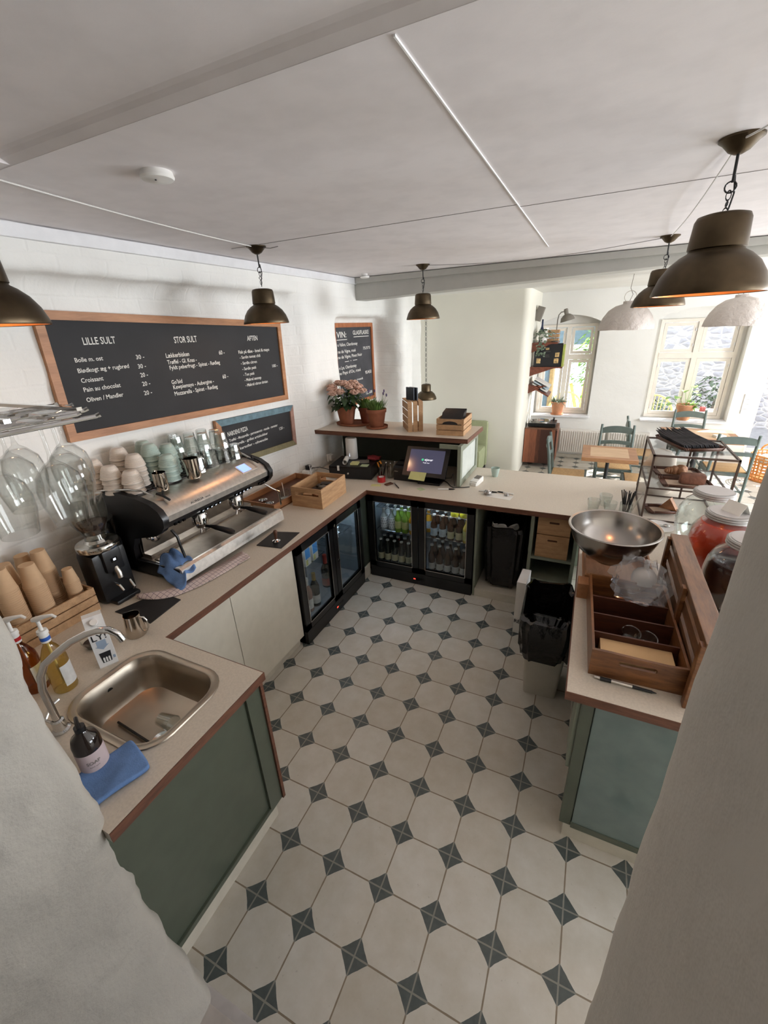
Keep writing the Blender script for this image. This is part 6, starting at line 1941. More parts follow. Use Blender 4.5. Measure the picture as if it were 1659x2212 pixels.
fplace(F2, bottle('beer_bottle', 'dark_b', 'lb_cream', 'capw', 0.24, 0.031, (0.14, 0.42)), beer, 'bottle')
fplace(F2, bottle('soda_bottle', 'amber_b', 'lb_blue', 'capw', 0.225, 0.031, (0.12, 0.45)), [(0.115, 0.10, Z1, 'dark soda bottle with blue label, left one behind right glass', None), (0.195, 0.10, Z1, 'dark soda bottle with blue label, right one behind right glass', None), (0.115, 0.19, Z1, 'dark soda bottle with blue label, second row left', None), (0.195, 0.19, Z1, 'dark soda bottle with blue label, second row right', None)], 'bottle')
fplace(F2, bottle('soda_bottle', 'amber_b', 'lb_cream', 'capw', 0.225, 0.031, (0.10, 0.40)), [(0.27, 0.10, Z1, 'brown soda bottle with cream label, left of the pair', None), (0.345, 0.10, Z1, 'brown soda bottle with cream label, right of the pair', None), (0.27, 0.19, Z1, 'brown soda bottle with cream label, second row left', None), (0.345, 0.19, Z1, 'brown soda bottle with cream label, second row right', None)], 'bottle')
fplace(F2, bottle('juice_bottle', 'yellow_d', 'lb_green', 'capw', 0.225, 0.033, (0.12, 0.5)), [(0.412, 0.10, Z1, 'yellow juice bottle, front one at the right edge', None), (0.412, 0.19, Z1, 'yellow juice bottle, rear one at the right edge', None)], 'bottle')
cid = [(0.095 + 0.075 * i, 0.10 + 0.09 * j, Z0, 'brown bottle with white label, %s of the %s row at the lower right' % (['leftmost', 'second', 'third', 'fourth', 'rightmost'][i], ['front', 'back'][j]), None) for j in range(2) for i in range(5)]
fplace(F2, bottle('cider_bottle', 'amber_b', 'lb_white', 'capw', 0.27, 0.033, (0.10, 0.34)), cid, 'bottle')
tin = G().lathe([(0, 0), (0.036, 0), (0.038, 0.004), (0.038, 0.085), (0.030, 0.098), (0.030, 0.105), (0, 0.106)], seg=24).done('yellow_tin', 'yellow_t')
fplace(F2, tin, [(0.30, 0.12, Z2, 'bright yellow tin on the top shelf, left one', None), (0.38, 0.12, Z2, 'bright yellow tin on the top shelf, right one', None), (0.34, 0.20, Z2, 'bright yellow tin on the top shelf, rear one', None)], 'tin')
# wine fridge
MT['sky_blue'] = mat('sky_blue_print', rgb(90, 160, 230), 0.5, var=0.05)
mc = G().prism([(-0.035, 0), (0.035, 0), (0.035, 0.20), (0.0, 0.24), (-0.035, 0.20)], -0.036, 0.036, XY).done('milk_carton', 'white', None, False)
G().box(-0.030, 0.030, -0.0375, -0.036, 0.06, 0.195).done('blue_print', 'sky_blue', mc, False)
G().box(-0.028, -0.005, -0.0377, -0.036, 0.008, 0.05).done('green_print', 'lb_green', mc, False)
fplace(F1, mc, [(-0.36, 0.11, 0.578, 'blue and white milk carton at the left of the upper shelf', None), (-0.26, 0.11, 0.578, 'blue and white milk carton in the middle of the upper shelf', None), (-0.16, 0.11, 0.578, 'blue and white milk carton nearest the centre post', None)], 'carton')
for o in [x for x in COL.objects if x.name.startswith('milk_carton') and x.parent is None and x.location.x < -0.79 and x.location.y > 1.5]:
    o.rotation_euler = (0, 0, PI / 2)
fplace(F1, bottle('wine_bottle', 'dark_b', 'lb_white', 'gold', 0.30, 0.038, (0.10, 0.36), 0.014, 0.60, 0.05), [(-0.33, 0.11, Z0, 'dark wine bottle with gold capsule at the lower left', None), (-0.15, 0.13, Z0, 'dark wine bottle with white label near the centre post', None), (-0.22, 0.28, Z0, 'dark wine bottle with white label at the back', None), (-0.30, 0.30, Z0, 'dark wine bottle in the back left corner of the wine fridge', None)], 'bottle')
MT['rose'] = mat('rose_wine_bottle', rgb(168, 128, 112), 0.12, var=0.05, trans=0.2)
fplace(F1, bottle('wine_bottle', 'rose', 'lb_white', 'capw', 0.30, 0.038, (0.10, 0.40), 0.014, 0.60, 0.05), [(-0.24, 0.14, Z0, 'pale rosé wine bottle in the middle of the lower shelf', None), (-0.39, 0.20, Z0, 'pale rosé wine bottle behind the door edge', None)], 'bottle')
fplace(F1, bottle('wine_bottle', 'dark_b', 'lb_red', 'lb_red', 0.31, 0.043, (0.06, 0.30), 0.015, 0.55, 0.07), [(0.13, 0.20, Z0, 'dark sparkling wine bottle with red label behind the right door', None)], 'bottle')
o = G().ball((0, 0, 0), 0.07, 16, 10, (1.4, 1.1, 0.6), 0.7).done('plastic_bag', mat('white_translucent_bag', rgb(214, 220, 226), 0.4, var=0.08, trans=0.2), ang=18)
o.location = (F1.location.x - 0.16, F1.location.y + 0.16, 0.655)
tag(o, 'crumpled white plastic bag on the upper right fridge shelf', 'bag')
# ---------------------------------------------------------------- dining room
MT['chair_g'] = mat('grey_green_chair_paint', rgb(92, 105, 100), 0.5, var=0.08)
MT['seat_w'] = mat('woven_seagrass_seat', rgb(196, 158, 110), 0.85, var=0.12, vs=60, bump=0.6, bs=150)
MT['table_w'] = wood('warm_table_wood', rgb(150, 104, 70), rgb(186, 138, 98), (1.5, 8, 8), 0.5)
MT['table_in'] = wood('pale_table_panel', rgb(196, 160, 124), rgb(214, 182, 146), (1.5, 8, 8), 0.5)
MT['iron'] = mat('dark_cast_iron', rgb(44, 44, 46), 0.5, 0.3)
def chair(label, x, y, rz):
    """faces +y, back at -y"""
    t = thing('dining_chair', label, 'chair', (x, y, 0), math.radians(rz))
    w, d = 0.20, 0.20
    for sx_ in (-1, 1):
        G().tube([(sx_ * w, -d, 0), (sx_ * w, -d, 0.45), (sx_ * (w - .005), -d - 0.03, 0.70), (sx_ * (w - .01), -d - 0.07, 0.92)], 0.017, 8, radii=[0.014, 0.018, 0.018, 0.015]).done('leg', 'chair_g', t)
        G().tube([(sx_ * w, d, 0), (sx_ * w, d, 0.455)], 0.016, 8).done('leg', 'chair_g', t)
    g = G()
    g.box(-w, w, -d - .012, -d + .012, 0.40, 0.445).box(-w, w, d - .012, d + .012, 0.40, 0.445).box(-w - .012, -w + .012, -d, d, 0.40, 0.445).box(w - .012, w + .012, -d, d, 0.40, 0.445)
    g.box(-w, w, -d - .008, -d + .008, 0.2, 0.22).box(-w - .008, -w + .008, -d, d, 0.17, 0.19).box(w - .008, w + .008, -d, d, 0.17, 0.19)
    g.done('seat_frame', 'chair_g', t, False)
    G().box(-w + .012, w - .012, -d + .012, d - .012, 0.435, 0.458, 0.006).done('seat', 'seat_w', t)
    for (z0, z1, yb, crown) in ((0.80, 0.865, -d - 0.052, 0.035), (0.655, 0.70, -d - 0.022, 0.012)):
        g = G()
        n = 10
        pl = [(-w + .01, z0)] + [(-w + .01 + (2 * w - .02) * k / n, z0 + 0.012 * math.sin(PI * k / n)) for k in range(1, n)] + [(w - .01, z0)]
        pl += [(w - .01 - (2 * w - .02) * k / n, z1 + crown * max(0, math.sin(PI * k / n)) ** 0.6) for k in range(n + 1)]
        g.prism(pl, yb - 0.009, yb + 0.009, Matrix(((1, 0, 0, 0), (0, 0, 1, 0), (0, 1, 0, 0), (0, 0, 0, 1))))
        for v in g.bm.verts:
            v.co.y -= 0.03 * (1 - (v.co.x / w) ** 2)
        g.done('back_rail', 'chair_g', t, ang=30)
    return t
def table(label, x0, x1, y0, y1, z=0.74):
    t = thing('cafe_table', label, 'table', ((x0 + x1) / 2, (y0 + y1) / 2, 0))
    w, d = (x1 - x0) / 2, (y1 - y0) / 2
    g = G().box(-w, w, -d, d, z - .045, z - .001, 0.003)
    g.done('tabletop', 'table_w', t, False)
    G().box(-w + .09, w - .09, -d + .09, d - .09, z - .004, z, 0.0005).done('inlaid_panel', 'table_in', t, False)
    G().lathe([(0, 0.03), (0.03, 0.03), (0.035, 0.06), (0.022, 0.14), (0.02, 0.3), (0.035, 0.34), (0.022, 0.38), (0.02, z - .06), (0.05, z - .045), (0, z - .045)], seg=20).done('pedestal', 'iron', t)
    g = G()
    for k in range(4):
        a = PI / 4 + k * PI / 2
        g.tube([(0, 0, 0.07), (math.cos(a) * .10, math.sin(a) * .10, 0.05), (math.cos(a) * .19, math.sin(a) * .19, 0.017)], 0.016, 8)
    g.done('base', 'iron', t)
    return t
table('square wooden cafe table in front of the radiator', 1.03, 1.62, 4.92, 5.52)
table('wooden cafe table under the right window beyond the glass case', 2.02, 2.85, 6.15, 6.85)
chair('grey green chair at the left of the nearer table, turned sideways', 0.90, 5.16, -90)
chair('grey green chair behind the nearer table facing the counter', 1.42, 5.72, 180)
chair('grey green chair at the right of the nearer table, mostly hidden', 1.72, 5.20, 90)
chair('grey green chair seen sideways left of the far table', 1.83, 6.45, -90)
chair('grey green chair between far table and right window', 2.42, 7.03, 180)
chair('grey green chair in the sun at the near side of the far table', 2.66, 5.98, 0)
slab('paper_card', 'white folded card standing on the far cafe table', 'card', 2.62, 6.35, 0.74, 0.12, 0.09, 0.03, 20, 'paper')

# radiators
MT['rad'] = mat('white_radiator', rgb(232, 228, 222), 0.4, var=0.02)
for (a, b, lab) in ((0.64, 1.34, 'white ribbed radiator below the left window by the cabinet'), (1.38, 1.98, 'white ribbed radiator right of the first, behind the chair')):
    t = thing('radiator', lab, 'radiator', ((a + b) / 2, 7.47, 0.11))
    w = (b - a) / 2
    G().box(-w, w, -0.045, 0.045, 0.0, 0.40, 0.006).done('body', 'rad', t, False)
    g = G()
    n = int((b - a) / 0.035)
    for k in range(n):
        xx = -w + 0.02 + k * (2 * w - 0.04) / (n - 1)
        g.box(xx - 0.007, xx + 0.007, -0.068, -0.045, 0.025, 0.375, 0.003)
    g.done('ribs', 'rad', t, False)

# sideboard, shelves and what they hold
MT['rosewood'] = None
def stripes():
    t = NT('striped_rosewood')
    g_ = t.n('ShaderNodeTexCoord')
    sp_ = t.n('ShaderNodeSeparateXYZ')
    t.l(g_.outputs['Object'], sp_.inputs[0])
    u = t.math('FLOOR', t.math('DIVIDE', t.math('ADD', sp_.outputs[0], t.math('MULTIPLY', sp_.outputs[1], 0.7)), 0.055))
    wn = t.n('ShaderNodeTexWhiteNoise', noise_dimensions='1D')
    t.l(u, wn.inputs['W'])
    nz = t.noise(t.coord('Object', (20, 20, 2)), 4.0, 4)
    f = t.math('ADD', t.math('MULTIPLY', wn.outputs['Value'], 0.7), t.math('MULTIPLY', nz, 0.3))
    t.l(t.ramp(f, [(0.3, rgb(66, 36, 28)), (0.7, rgb(160, 98, 70))]), t.b.inputs['Base Color'])
    t.b.inputs['Roughness'].default_value = 0.45
    return t.m
MT['rosewood'] = stripes()
t = thing('sideboard', 'striped rosewood cabinet hung low on the partition wall under the turntable', 'cabinet', (0.38, 7.0, 0.07))
G().box(-0.24, 0.24, -0.24, 0.24, 0.0, 0.56, 0.002).done('body', 'rosewood', t, False)
G().box(-0.245, 0.25, -0.245, 0.245, 0.56, 0.58, 0.002).done('top', mat('brown_cabinet_top', rgb(112, 80, 62), 0.4), t, False)
G().box(0.24, 0.252, -0.23, -0.01, 0.01, 0.55, 0.002).done('door', 'rosewood', t, False)
G().box(0.24, 0.252, 0.01, 0.23, 0.01, 0.55, 0.002).done('door', 'rosewood', t, False)
t = thing('turntable', 'record turntable with spinning platter on the striped cabinet', 'turntable', (0.38, 6.97, 0.65))
G().box(-0.21, 0.21, -0.17, 0.17, 0.015, 0.07, 0.004).done('plinth', 'black', t, False)
G().cyl((-0.03, 0, 0.07), (-0.03, 0, 0.085), 0.15, seg=40).done('platter', 'brushed', t, ang=30)
G().cyl((-0.03, 0, 0.085), (-0.03, 0, 0.088), 0.145, seg=40).done('record', 'black_gloss', t, ang=30)
G().cyl((-0.03, 0, 0.088), (-0.03, 0, 0.0885), 0.05, seg=30).done('record_label', 'petal', t, ang=30)
G().cyl((0.16, 0.10, 0.07), (0.16, 0.10, 0.12), 0.014, seg=14).tube([(0.16, 0.12, 0.115), (0.155, 0.0, 0.113), (0.12, -0.10, 0.10), (0.07, -0.12, 0.092)], 0.004, 8).done('tone_arm', 'black', t)
MT['shelfwood'] = wood('red_brown_shelf', rgb(94, 50, 36), rgb(130, 74, 54), (8, 2, 8), 0.5)
def shelf(label, z, w=0.46, slant=0.0):
    t = thing('wall_shelf', label, 'shelf', (0.13, 6.98, z))
    R_ = Matrix.Rotation(slant, 3, 'Y')
    G().box(0, w, -0.23, 0.23, -0.02, 0.0, 0.002, rot=R_, about=(0, 0, 0)).done('board', 'shelfwood', t, False)
    for yy in (-0.22, 0.20):
        G().prism([(0, -0.02), (0.0, -0.14), (0.05, -0.12), (w * 0.75, -0.02)], yy, yy + 0.018, XY).done('bracket', 'shelfwood', t, False)
    return t
shelf('highest red brown wall shelf holding the trailing plant and the lamp', 1.93, 0.36)
shelf('middle red brown wall shelf displaying a black book cover', 1.585, 0.46)
shelf('lowest slanted red brown wall rack with magazines', 1.33, 0.36, 0.5)
t = thing('large_book', 'large black book with small photographs on its cover, on the middle shelf', 'book', (0.37, 6.80, 1.586))
G().box(-0.20, 0.20, -0.012, 0.012, 0, 0.33, 0.002).done('cover', 'ink', t, False)
g = G()
g.box(-0.16, -0.10, -0.0135, -0.012, 0.05, 0.12).box(0.09, 0.155, -0.0135, -0.012, 0.05, 0.12).box(0.10, 0.16, -0.0135, -0.012, 0.14, 0.20).box(-0.04, 0.01, -0.0135, -0.012, 0.24, 0.27)
g.done('cover_photos', mat('cover_photo', rgb(190, 160, 110), 0.5, var=0.5, vs=40), t, False)
txt_on(t, [('MENU', -0.05, 0.03, 0, 0.008), ('vegetar', -0.04, 0.02, -0.05, 0.010), ('italiensk', -0.045, 0.025, -0.075, 0.010)], 'lettering', 'greycard', (0.37, 6.787, 1.80), (1, 0, 0), (0, 0, 1))
slab('green_book', 'olive green book standing edge on beside the black one', 'book', 0.585, 6.86, 1.586, 0.028, 0.16, 0.31, 0, mat('olive_book', rgb(160, 168, 84), 0.6)).name
for k in range(3):
    o = G().box(-0.13, 0.13, -0.16, 0.16, -0.006, 0.006, 0.001).done('magazine', ['lb_white', 'lb_blue', 'paper'][k], None, False)
    o.location = (0.30 + 0.015 * k, 6.92, 1.275 + 0.035 * k)
    o.rotation_euler = (0, 0.50, 0)
    tag(o, ['magazine lying lowest in the slanted wall rack', 'magazine in the middle of the slanted wall rack', 'topmost magazine in the slanted wall rack'][k], 'magazine')
t = thing('trailing_plant', 'trailing plant with round silvery leaves on the highest wall shelf', 'potted plant', (0.27, 6.86, 1.931))
pot(t, 0.07, 0.12, 'white')
g = G()
rnd = random.Random(21)
for k in range(170):
    a = rnd.random() * 6.28
    rr = rnd.uniform(0.02, 0.16)
    z = 0.16 - rr * 0.5 + rnd.uniform(-0.05, 0.05)
    if k > 120:
        rr, z = rnd.uniform(0.10, 0.14), rnd.uniform(-0.18, 0.05)
        a = rnd.choice([-1.9, -1.6, -1.3]) + rnd.uniform(-.15, .15)
    leafat(g, (math.cos(a) * rr, math.sin(a) * rr - (0.03 if k > 120 else 0), z), (math.cos(a), math.sin(a), -0.5), 0.035, 0.034, 0.2)
g.done('foliage', 'leaf4', t, ang=180)
t = thing('slatted_crate', 'pale slatted crate on the highest wall shelf behind the plant', 'crate', (0.40, 7.05, 1.931))
g = G()
for k in range(3):
    g.box(-0.08, 0.08, -0.11, -0.102, k * 0.06, k * 0.06 + 0.045).box(0.072, 0.08, -0.10, 0.1, k * 0.06, k * 0.06 + 0.045)
    g.box(-0.08, 0.08, 0.10, 0.108, k * 0.06, k * 0.06 + 0.045)
g.done('slats', 'crate', t, False)
t = thing('bottle_vase', 'dark blue bottle standing behind the trailing plant', 'bottle', (0.22, 7.05, 1.931))
G().lathe([(0, 0), (0.035, 0), (0.036, 0.15), (0.014, 0.22), (0.012, 0.32), (0, 0.32)], seg=20).done('bottle', mat('navy_glass', rgb(40, 52, 84), 0.15), t)
t = thing('wall_lamp', 'grey metal lamp with curved stem above the wall shelves', 'lamp', (0.44, 6.95, 1.931))
G().lathe([(0, 0), (0.06, 0), (0.06, 0.012), (0.01, 0.02), (0, 0.02)], seg=24).done('base', 'greycard', t)
G().tube([(0, 0, 0.01), (0, 0, 0.30), (0.01, 0, 0.37), (0.04, 0, 0.405), (0.09, 0, 0.41)], 0.007, 8).done('stem', 'greycard', t)
Rl = Matrix.Rotation(math.radians(-15), 3, 'Y')
G().lathe([(0.10, -0.11), (0.10, -0.10), (0.085, -0.055), (0.05, -0.025), (0.028, -0.015), (0.03, 0.05), (0.02, 0.06), (0, 0.06)], (0.11, 0, 0.39), 28, Rl).done('shade', 'greycard', t)
t = thing('wall_speaker', 'small grey tilted speaker high on the partition wall', 'speaker', (0.17, 6.9, 2.33))
G().box(-0.04, 0.06, -0.06, 0.06, -0.10, 0.10, 0.006, rot=Matrix.Rotation(0.3, 3, 'Y')).done('body', 'greycard', t)

# window sill plants
t = thing('sill_plant', 'light terracotta pot of trailing grey green plant on the left window sill', 'potted plant', (0.545, 7.56, 0.732))
G().lathe([(0, 0), (0.10, 0), (0.105, 0.02), (0.098, 0.02), (0, 0.008)], seg=28).done('saucer', 'terra_l', t)
pot(t, 0.115, 0.22, 'terra_l')
g = G()
for k in range(110):
    a = rnd.random() * 6.28
    leafat(g, (math.cos(a) * .06, math.sin(a) * .06, 0.2), (math.cos(a) * rnd.uniform(.3, 1.2), math.sin(a) * .6, rnd.uniform(.1, 1)), rnd.uniform(.08, .19), 0.016, rnd.uniform(0.1, .7))
g.done('foliage', 'leaf4', t, ang=180)
t = thing('sill_plant', 'light terracotta pot with big bright leaves on the right window sill', 'potted plant', (2.385, 7.56, 0.722))
pot(t, 0.125, 0.235, 'terra_l')
g = G()
for (x, y, z, L) in ((-0.10, 0, 0.34, 0.14), (-0.05, -0.03, 0.44, 0.13), (0.02, 0.0, 0.50, 0.14), (0.08, -0.02, 0.38, 0.12), (-0.16, 0, 0.24, 0.14), (0.0, -0.05, 0.30, 0.12), (-0.2, 0, 0.33, 0.12), (0.05, 0.03, 0.42, 0.12)):
    g.tube([(0, 0, 0.2), (x * .5, y, z * .7), (x, y, z)], 0.003, 5)
    leafat(g, (x, y, z), (x * 2 + .02, -0.3, 0.1), L, L * .8, 0.4)
g.done('leaves', 'leaf3', t, ang=180)
g = G()
for k in range(60):
    a = rnd.uniform(-1.2, 1.2)
    leafat(g, (0.05 + 0.03 * math.cos(a), 0.04 * math.sin(a), 0.21), (math.cos(a) * rnd.uniform(.3, 1.3), math.sin(a), rnd.uniform(-.1, 1)), rnd.uniform(.05, .14), 0.03, rnd.uniform(0.1, .6))
g.done('foliage', 'leaf3', t, ang=180)
t = thing('wall_switch', 'tall white socket strip right of the right window', 'socket', (3.10, 7.518, 0.85))
for k in range(4):
    G().box(-0.035, 0.035, -0.012, 0.0, k * 0.072, k * 0.072 + 0.066, 0.003).done('socket_plate', 'trim', t, False)

# big white paper-mache pendants
MT['mache'] = plaster('flaking_white_shade', rgb(206, 196, 190), bs=1.0, scale=10, dist=0.03)
for (x, y, lab) in ((1.27, 5.2, 'flaking white dome pendant in the dining room, left one'), (2.23, 5.2, 'flaking white dome pendant in the dining room, right one')):
    t = thing('dome_pendant', lab, 'pendant lamp', (x, y, 2.105))
    g = G().lathe([(0.272, 0.0), (0.272, 0.01), (0.262, 0.06), (0.235, 0.125), (0.19, 0.19), (0.13, 0.232), (0.07, 0.25), (0.06, 0.255), (0.06, 0.275), (0.055, 0.278), (0, 0.278)], seg=40).noise(0.006, 9)
    o = g.done('shade', 'mache', t, ang=180)
    o.modifiers.new('solid', 'SOLIDIFY').thickness = 0.008
    g = G()
    g.lathe([(0.055 + 0.003 * math.cos(a), 0.003 * math.sin(a)) for a in [2 * PI * k / 6 for k in range(7)]], (0, 0, 0.32), 20, Matrix.Rotation(PI / 2, 3, 'X'))
    g.done('ring', 'brushed', t)
    G().tube([(0, 0, 0.278), (0.02, 0, 0.34), (-0.01, 0, 0.40), (0, 0, 0.53)], 0.003, 6).done('cord', 'greycard', t)
t = thing('small_pendant', 'small brass dome pendant hanging low on a long chain in the corner', 'pendant lamp', (-1.13, 5.55, 1.255))
G().lathe([(0.148, 0.0), (0.15, 0.004), (0.143, 0.035), (0.12, 0.078), (0.09, 0.105), (0.068, 0.115), (0.068, 0.12), (0.068, 0.20), (0.058, 0.212), (0.04, 0.216), (0, 0.217)], seg=36).lathe([(0.146, 0.002), (0.138, 0.033), (0.11, 0.075), (0.06, 0.10), (0, 0.105)], seg=36).done('shade', 'bronze', t)
g = G()
nz_ = 34
for k in range(nz_):
    zz = 0.235 + k * (1.385 - 0.24) / nz_
    R_ = Matrix.Rotation(PI / 2, 3, 'X') if k % 2 == 0 else Matrix.Rotation(PI / 2, 3, 'Y')
    g.lathe([(0.018 + 0.0035 * math.cos(a), 0.0035 * math.sin(a)) for a in [2 * PI * j / 4 for j in range(5)]], (0, 0, zz), 8, R_, sx=0.6, sy=1.2)
g.done('chain', 'black', t)

# booth and basket
MT['sagefab'] = mat('sage_green_upholstery', rgb(158, 164, 128), 0.85, var=0.05)
t = thing('booth_seat', 'sage green upholstered seat against the cream wall behind the raised shelf', 'seat', (-0.62, 5.95, 0))
G().box(-0.28, 0.28, -0.28, 0.14, 0.15, 0.50, 0.05).done('seat', 'sagefab', t)
G().box(-0.29, 0.29, 0.14, 0.24, 0.15, 0.86, 0.045).done('backrest', 'sagefab', t)
G().box(-0.27, 0.27, -0.26, 0.22, 0.0, 0.15).done('base', 'black', t, False)
MT['wicker'] = mat('orange_wicker', rgb(206, 138, 70), 0.7, var=0.15, vs=40)
t = thing('wicker_basket', 'orange wicker basket full of white towels beside the open door', 'basket', (3.50, 7.10, 0))
g = G()
R0, R1, HH = 0.24, 0.27, 0.36
for k in range(9):
    z = 0.01 + k * HH / 8
    r = R0 + (R1 - R0) * k / 8
    g.lathe([(r + 0.007 * math.cos(a), z + 0.010 * math.sin(a)) for a in [2 * PI * j / 5 for j in range(6)]], seg=32)
for k in range(30):
    a = 2 * PI * k / 30
    g.tube([(R0 * math.cos(a), R0 * math.sin(a), 0.0), (R1 * math.cos(a), R1 * math.sin(a), HH + 0.01)], 0.007, 5)
g.done('weave', 'wicker', t)
G().cyl((0, 0, 0.0), (0, 0, 0.012), R0, seg=28).done('bottom', 'wicker', t)
for (y_, nm) in ((-1, 'handle'), (1, 'handle')):
    G().tube([(0.10 * math.cos(a), y_ * 0.27, HH + 0.10 * math.sin(a)) for a in [PI * k / 8 for k in range(9)]], 0.012, 6).done(nm, 'wicker', t)
for k, (x, y, lab) in enumerate(((3.40, 6.99, 'crumpled white towel in the wicker basket, left'), (3.60, 7.20, 'crumpled white towel in the wicker basket, right'))):
    o = G().ball((0, 0, 0), 0.12, 14, 9, (1, 1, 0.6), 0.3).done('towel', 'paper', None, ang=60)
    o.location = (x, y, 0.33)
    tag(o, lab, 'towel')

# ---------------------------------------------------------------- courtyard outside
def stone_mat():
    t = NT('rough_granite_wall')
    v = t.coord('Object', (1.6, 1, 3.2))
    vo = t.n('ShaderNodeTexVoronoi')
    t.l(v, vo.inputs['Vector'])
    vo.inputs['Scale'].default_value = 3.2
    ve = t.n('ShaderNodeTexVoronoi', feature='DISTANCE_TO_EDGE')
    t.l(v, ve.inputs['Vector'])
    ve.inputs['Scale'].default_value = 3.2
    c = t.ramp(vo.outputs['Color'], [(0.2, rgb(176, 174, 178)), (0.8, rgb(216, 212, 210))])
    c = t.mix(t.noise(t.coord(), 9, 5), c, rgb(150, 148, 156))
    e_ = t.math('LESS_THAN', ve.outputs['Distance'], 0.05)
    t.l(t.mix(e_, c, rgb(206, 202, 198)), t.b.inputs['Base Color'])
    t.b.inputs['Roughness'].default_value = 0.9
    t.bump(t.math('MULTIPLY', ve.outputs['Distance'], 1.5), 0.6, 0.05)
    return t.m
MT['granite'] = stone_mat()
MT['paving'] = mat('grey_paving', rgb(150, 148, 150), 0.9, var=0.1)
o = G().box(-3, 8, 7.9, 14, -0.25, -0.06).done('courtyard_paving', 'paving', None, False)
tag(o, kind='structure')
o = G().box(0.9, 8, 11.0, 11.3, -0.2, 3.2).done('wall_courtyard', 'granite', None, False)
tag(o, kind='structure')
t = thing('blue_shed', 'blue grey boarded shed outside the left window', 'shed', (0.65, 9.9, 0))
G().box(-0.60, 0.35, 0, 0.45, 1.75, 3.3).box(-0.6, -0.52, 0, .45, -.1, 1.75).done('boards', mat('blue_grey_boards', rgb(96, 116, 128), 0.7), t, False)
G().box(0.35, 0.42, -0.02, 0.45, 1.6, 3.3).done('corner_post', 'sky_blue', t, False)
G().box(-0.6, 0.42, -0.02, 0.0, 1.62, 1.75).done('fascia', 'white', t, False)
t = thing('yellow_house', 'pale yellow house wall outside behind the wall shelves', 'house', (-0.55, 10.4, 0))
G().box(-1.2, 0.75, 0, 0.5, -.1, 1.7).done('wall', mat('pale_yellow_render', rgb(232, 196, 140), 0.9), t, False)
t = thing('white_house', 'white timber house front beyond the right window', 'house', (2.25, 11.6, 0))
G().box(-1.3, 0.7, 0, 0.5, -0.1, 5.0).done('wall', 'white', t, False)
G().box(0.35, 0.55, -0.25, 0.0, 1.9, 5.0).done('blue_post', 'sky_blue', t, False)
G().box(-0.8, 0.0, -0.03, 0.0, 3.3, 4.6).done('window', 'blue_strip', t, False)
def bush(name, label, x, y, z, r, h, m, n, seed, trunk=0.0):
    t = thing(name, label, 'shrub', (x, y, 0))
    rn = random.Random(seed)
    g = G()
    for k in range(n):
        a, b = rn.random() * 6.28, math.acos(rn.uniform(-1, 1))
        q = rn.random() ** 0.4
        p = Vector((math.sin(b) * math.cos(a) * r * q, math.sin(b) * math.sin(a) * r * q, z + math.cos(b) * h * q))
        leafat(g, p, (math.cos(a), math.sin(a), rn.uniform(-.6, .6)), 0.11, 0.05, 0.2)
    g.done('foliage', m, t, ang=180)
    if trunk:
        G().tube([(0, 0, -0.1), (0.02, 0, z * .6), (0.05, 0, z)], trunk, 6).done('trunk', 'greycard', t)
bush('young_tree', 'slim light green tree outside the left window', 0.98, 9.3, 1.45, 0.38, 0.7, 'leaf3', 420, 4, 0.03)
bush('flowering_shrub', 'round flowering shrub outside the right window, right side', 3.15, 9.6, 0.75, 0.5, 0.45, 'leaf', 420, 6, 0.05)
bush('low_shrub', 'low shrub outside the right window, left side', 2.0, 9.8, 0.5, 0.45, 0.3, 'leaf2', 300, 9, 0.04)
MT['yellowwood'] = mat('yellow_painted_wood', rgb(226, 198, 120), 0.6, var=0.05)
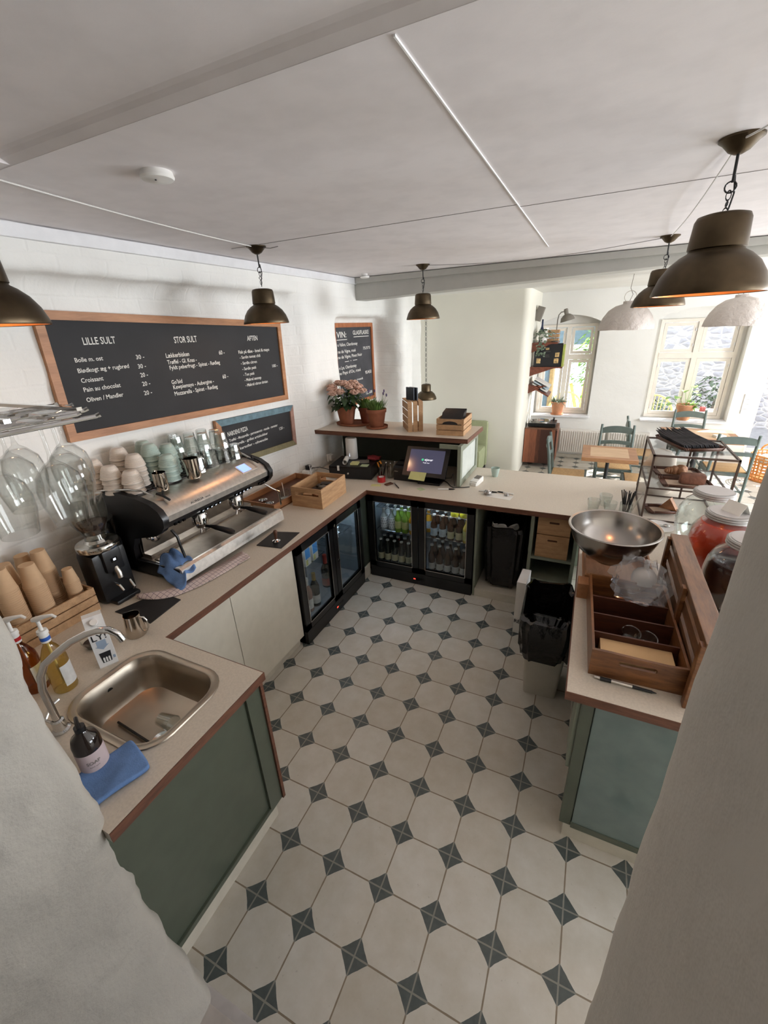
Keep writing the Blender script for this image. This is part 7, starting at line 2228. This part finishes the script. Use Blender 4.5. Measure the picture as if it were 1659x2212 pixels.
def spindle_chair(label, x, y, rz):
    t = thing('garden_chair', label, 'chair', (x, y, 0), math.radians(rz))
    arc = [(0.30 * math.cos(a), 0, 0.62 + 0.36 * math.sin(a)) for a in [PI * k / 14 for k in range(15)]]
    G().tube([(0.30, 0, 0.42)] + arc + [(-0.30, 0, 0.42)], 0.016, 8).done('back_hoop', 'yellowwood', t)
    g = G()
    for k in range(9):
        x_ = -0.24 + 0.06 * k
        g.tube([(x_ * 0.8, 0, 0.43), (x_, 0, 0.62 + 0.36 * math.sqrt(max(0, 1 - (x_ / 0.30) ** 2)))], 0.007, 6)
    g.done('spindles', 'yellowwood', t)
    G().box(-0.25, 0.25, -0.02, 0.42, 0.40, 0.44, 0.01).done('seat', 'yellowwood', t)
    for (a, b) in ((-.2, 0.02), (.2, 0.02), (-.2, .38), (.2, .38)):
        G().cyl((a, b, -0.06), (a * .9, b, 0.41), 0.015, seg=8).done('leg', 'yellowwood', t)
spindle_chair('yellow spindle back chair outside the right window', 2.05, 8.35, 0)
spindle_chair('yellow spindle back chair outside the left window', 0.62, 8.5, 15)
t = thing('garden_table', 'dark courtyard table outside the right window with a red drink', 'table', (2.72, 8.5, 0))
G().box(-0.35, 0.35, -0.3, 0.3, 0.66, 0.70, 0.005).done('tabletop', 'greycard', t, False)
G().cyl((0, 0, -0.06), (0, 0, 0.66), 0.03, seg=10).done('pedestal', 'iron', t)
t = thing('red_drink', 'glass of red drink on the courtyard table', 'drink', (2.78, 8.42, 0.70))
G().lathe([(0, 0), (0.045, 0), (0.05, 0.16), (0.048, 0.16), (0.043, 0.005), (0, 0.005)], seg=20).done('glass', 'glass', t)
G().cyl((0, 0, 0.006), (0, 0, 0.08), 0.042, 0.045, seg=20).done('drink', 'red', t)
t = thing('wooden_easel', 'leaning yellow wooden board outside the left window', 'board', (0.95, 9.15, 0))
G().box(-0.03, 0.03, 0, 0.03, -0.06, 1.1, rot=Matrix.Rotation(-0.28, 3, 'Y'), about=(0, 0, 0)).box(-0.13, -0.09, 0, 0.03, -0.06, 1.1, rot=Matrix.Rotation(0.05, 3, 'Y'), about=(-.1, 0, 0)).done('legs', 'yellowwood', t)
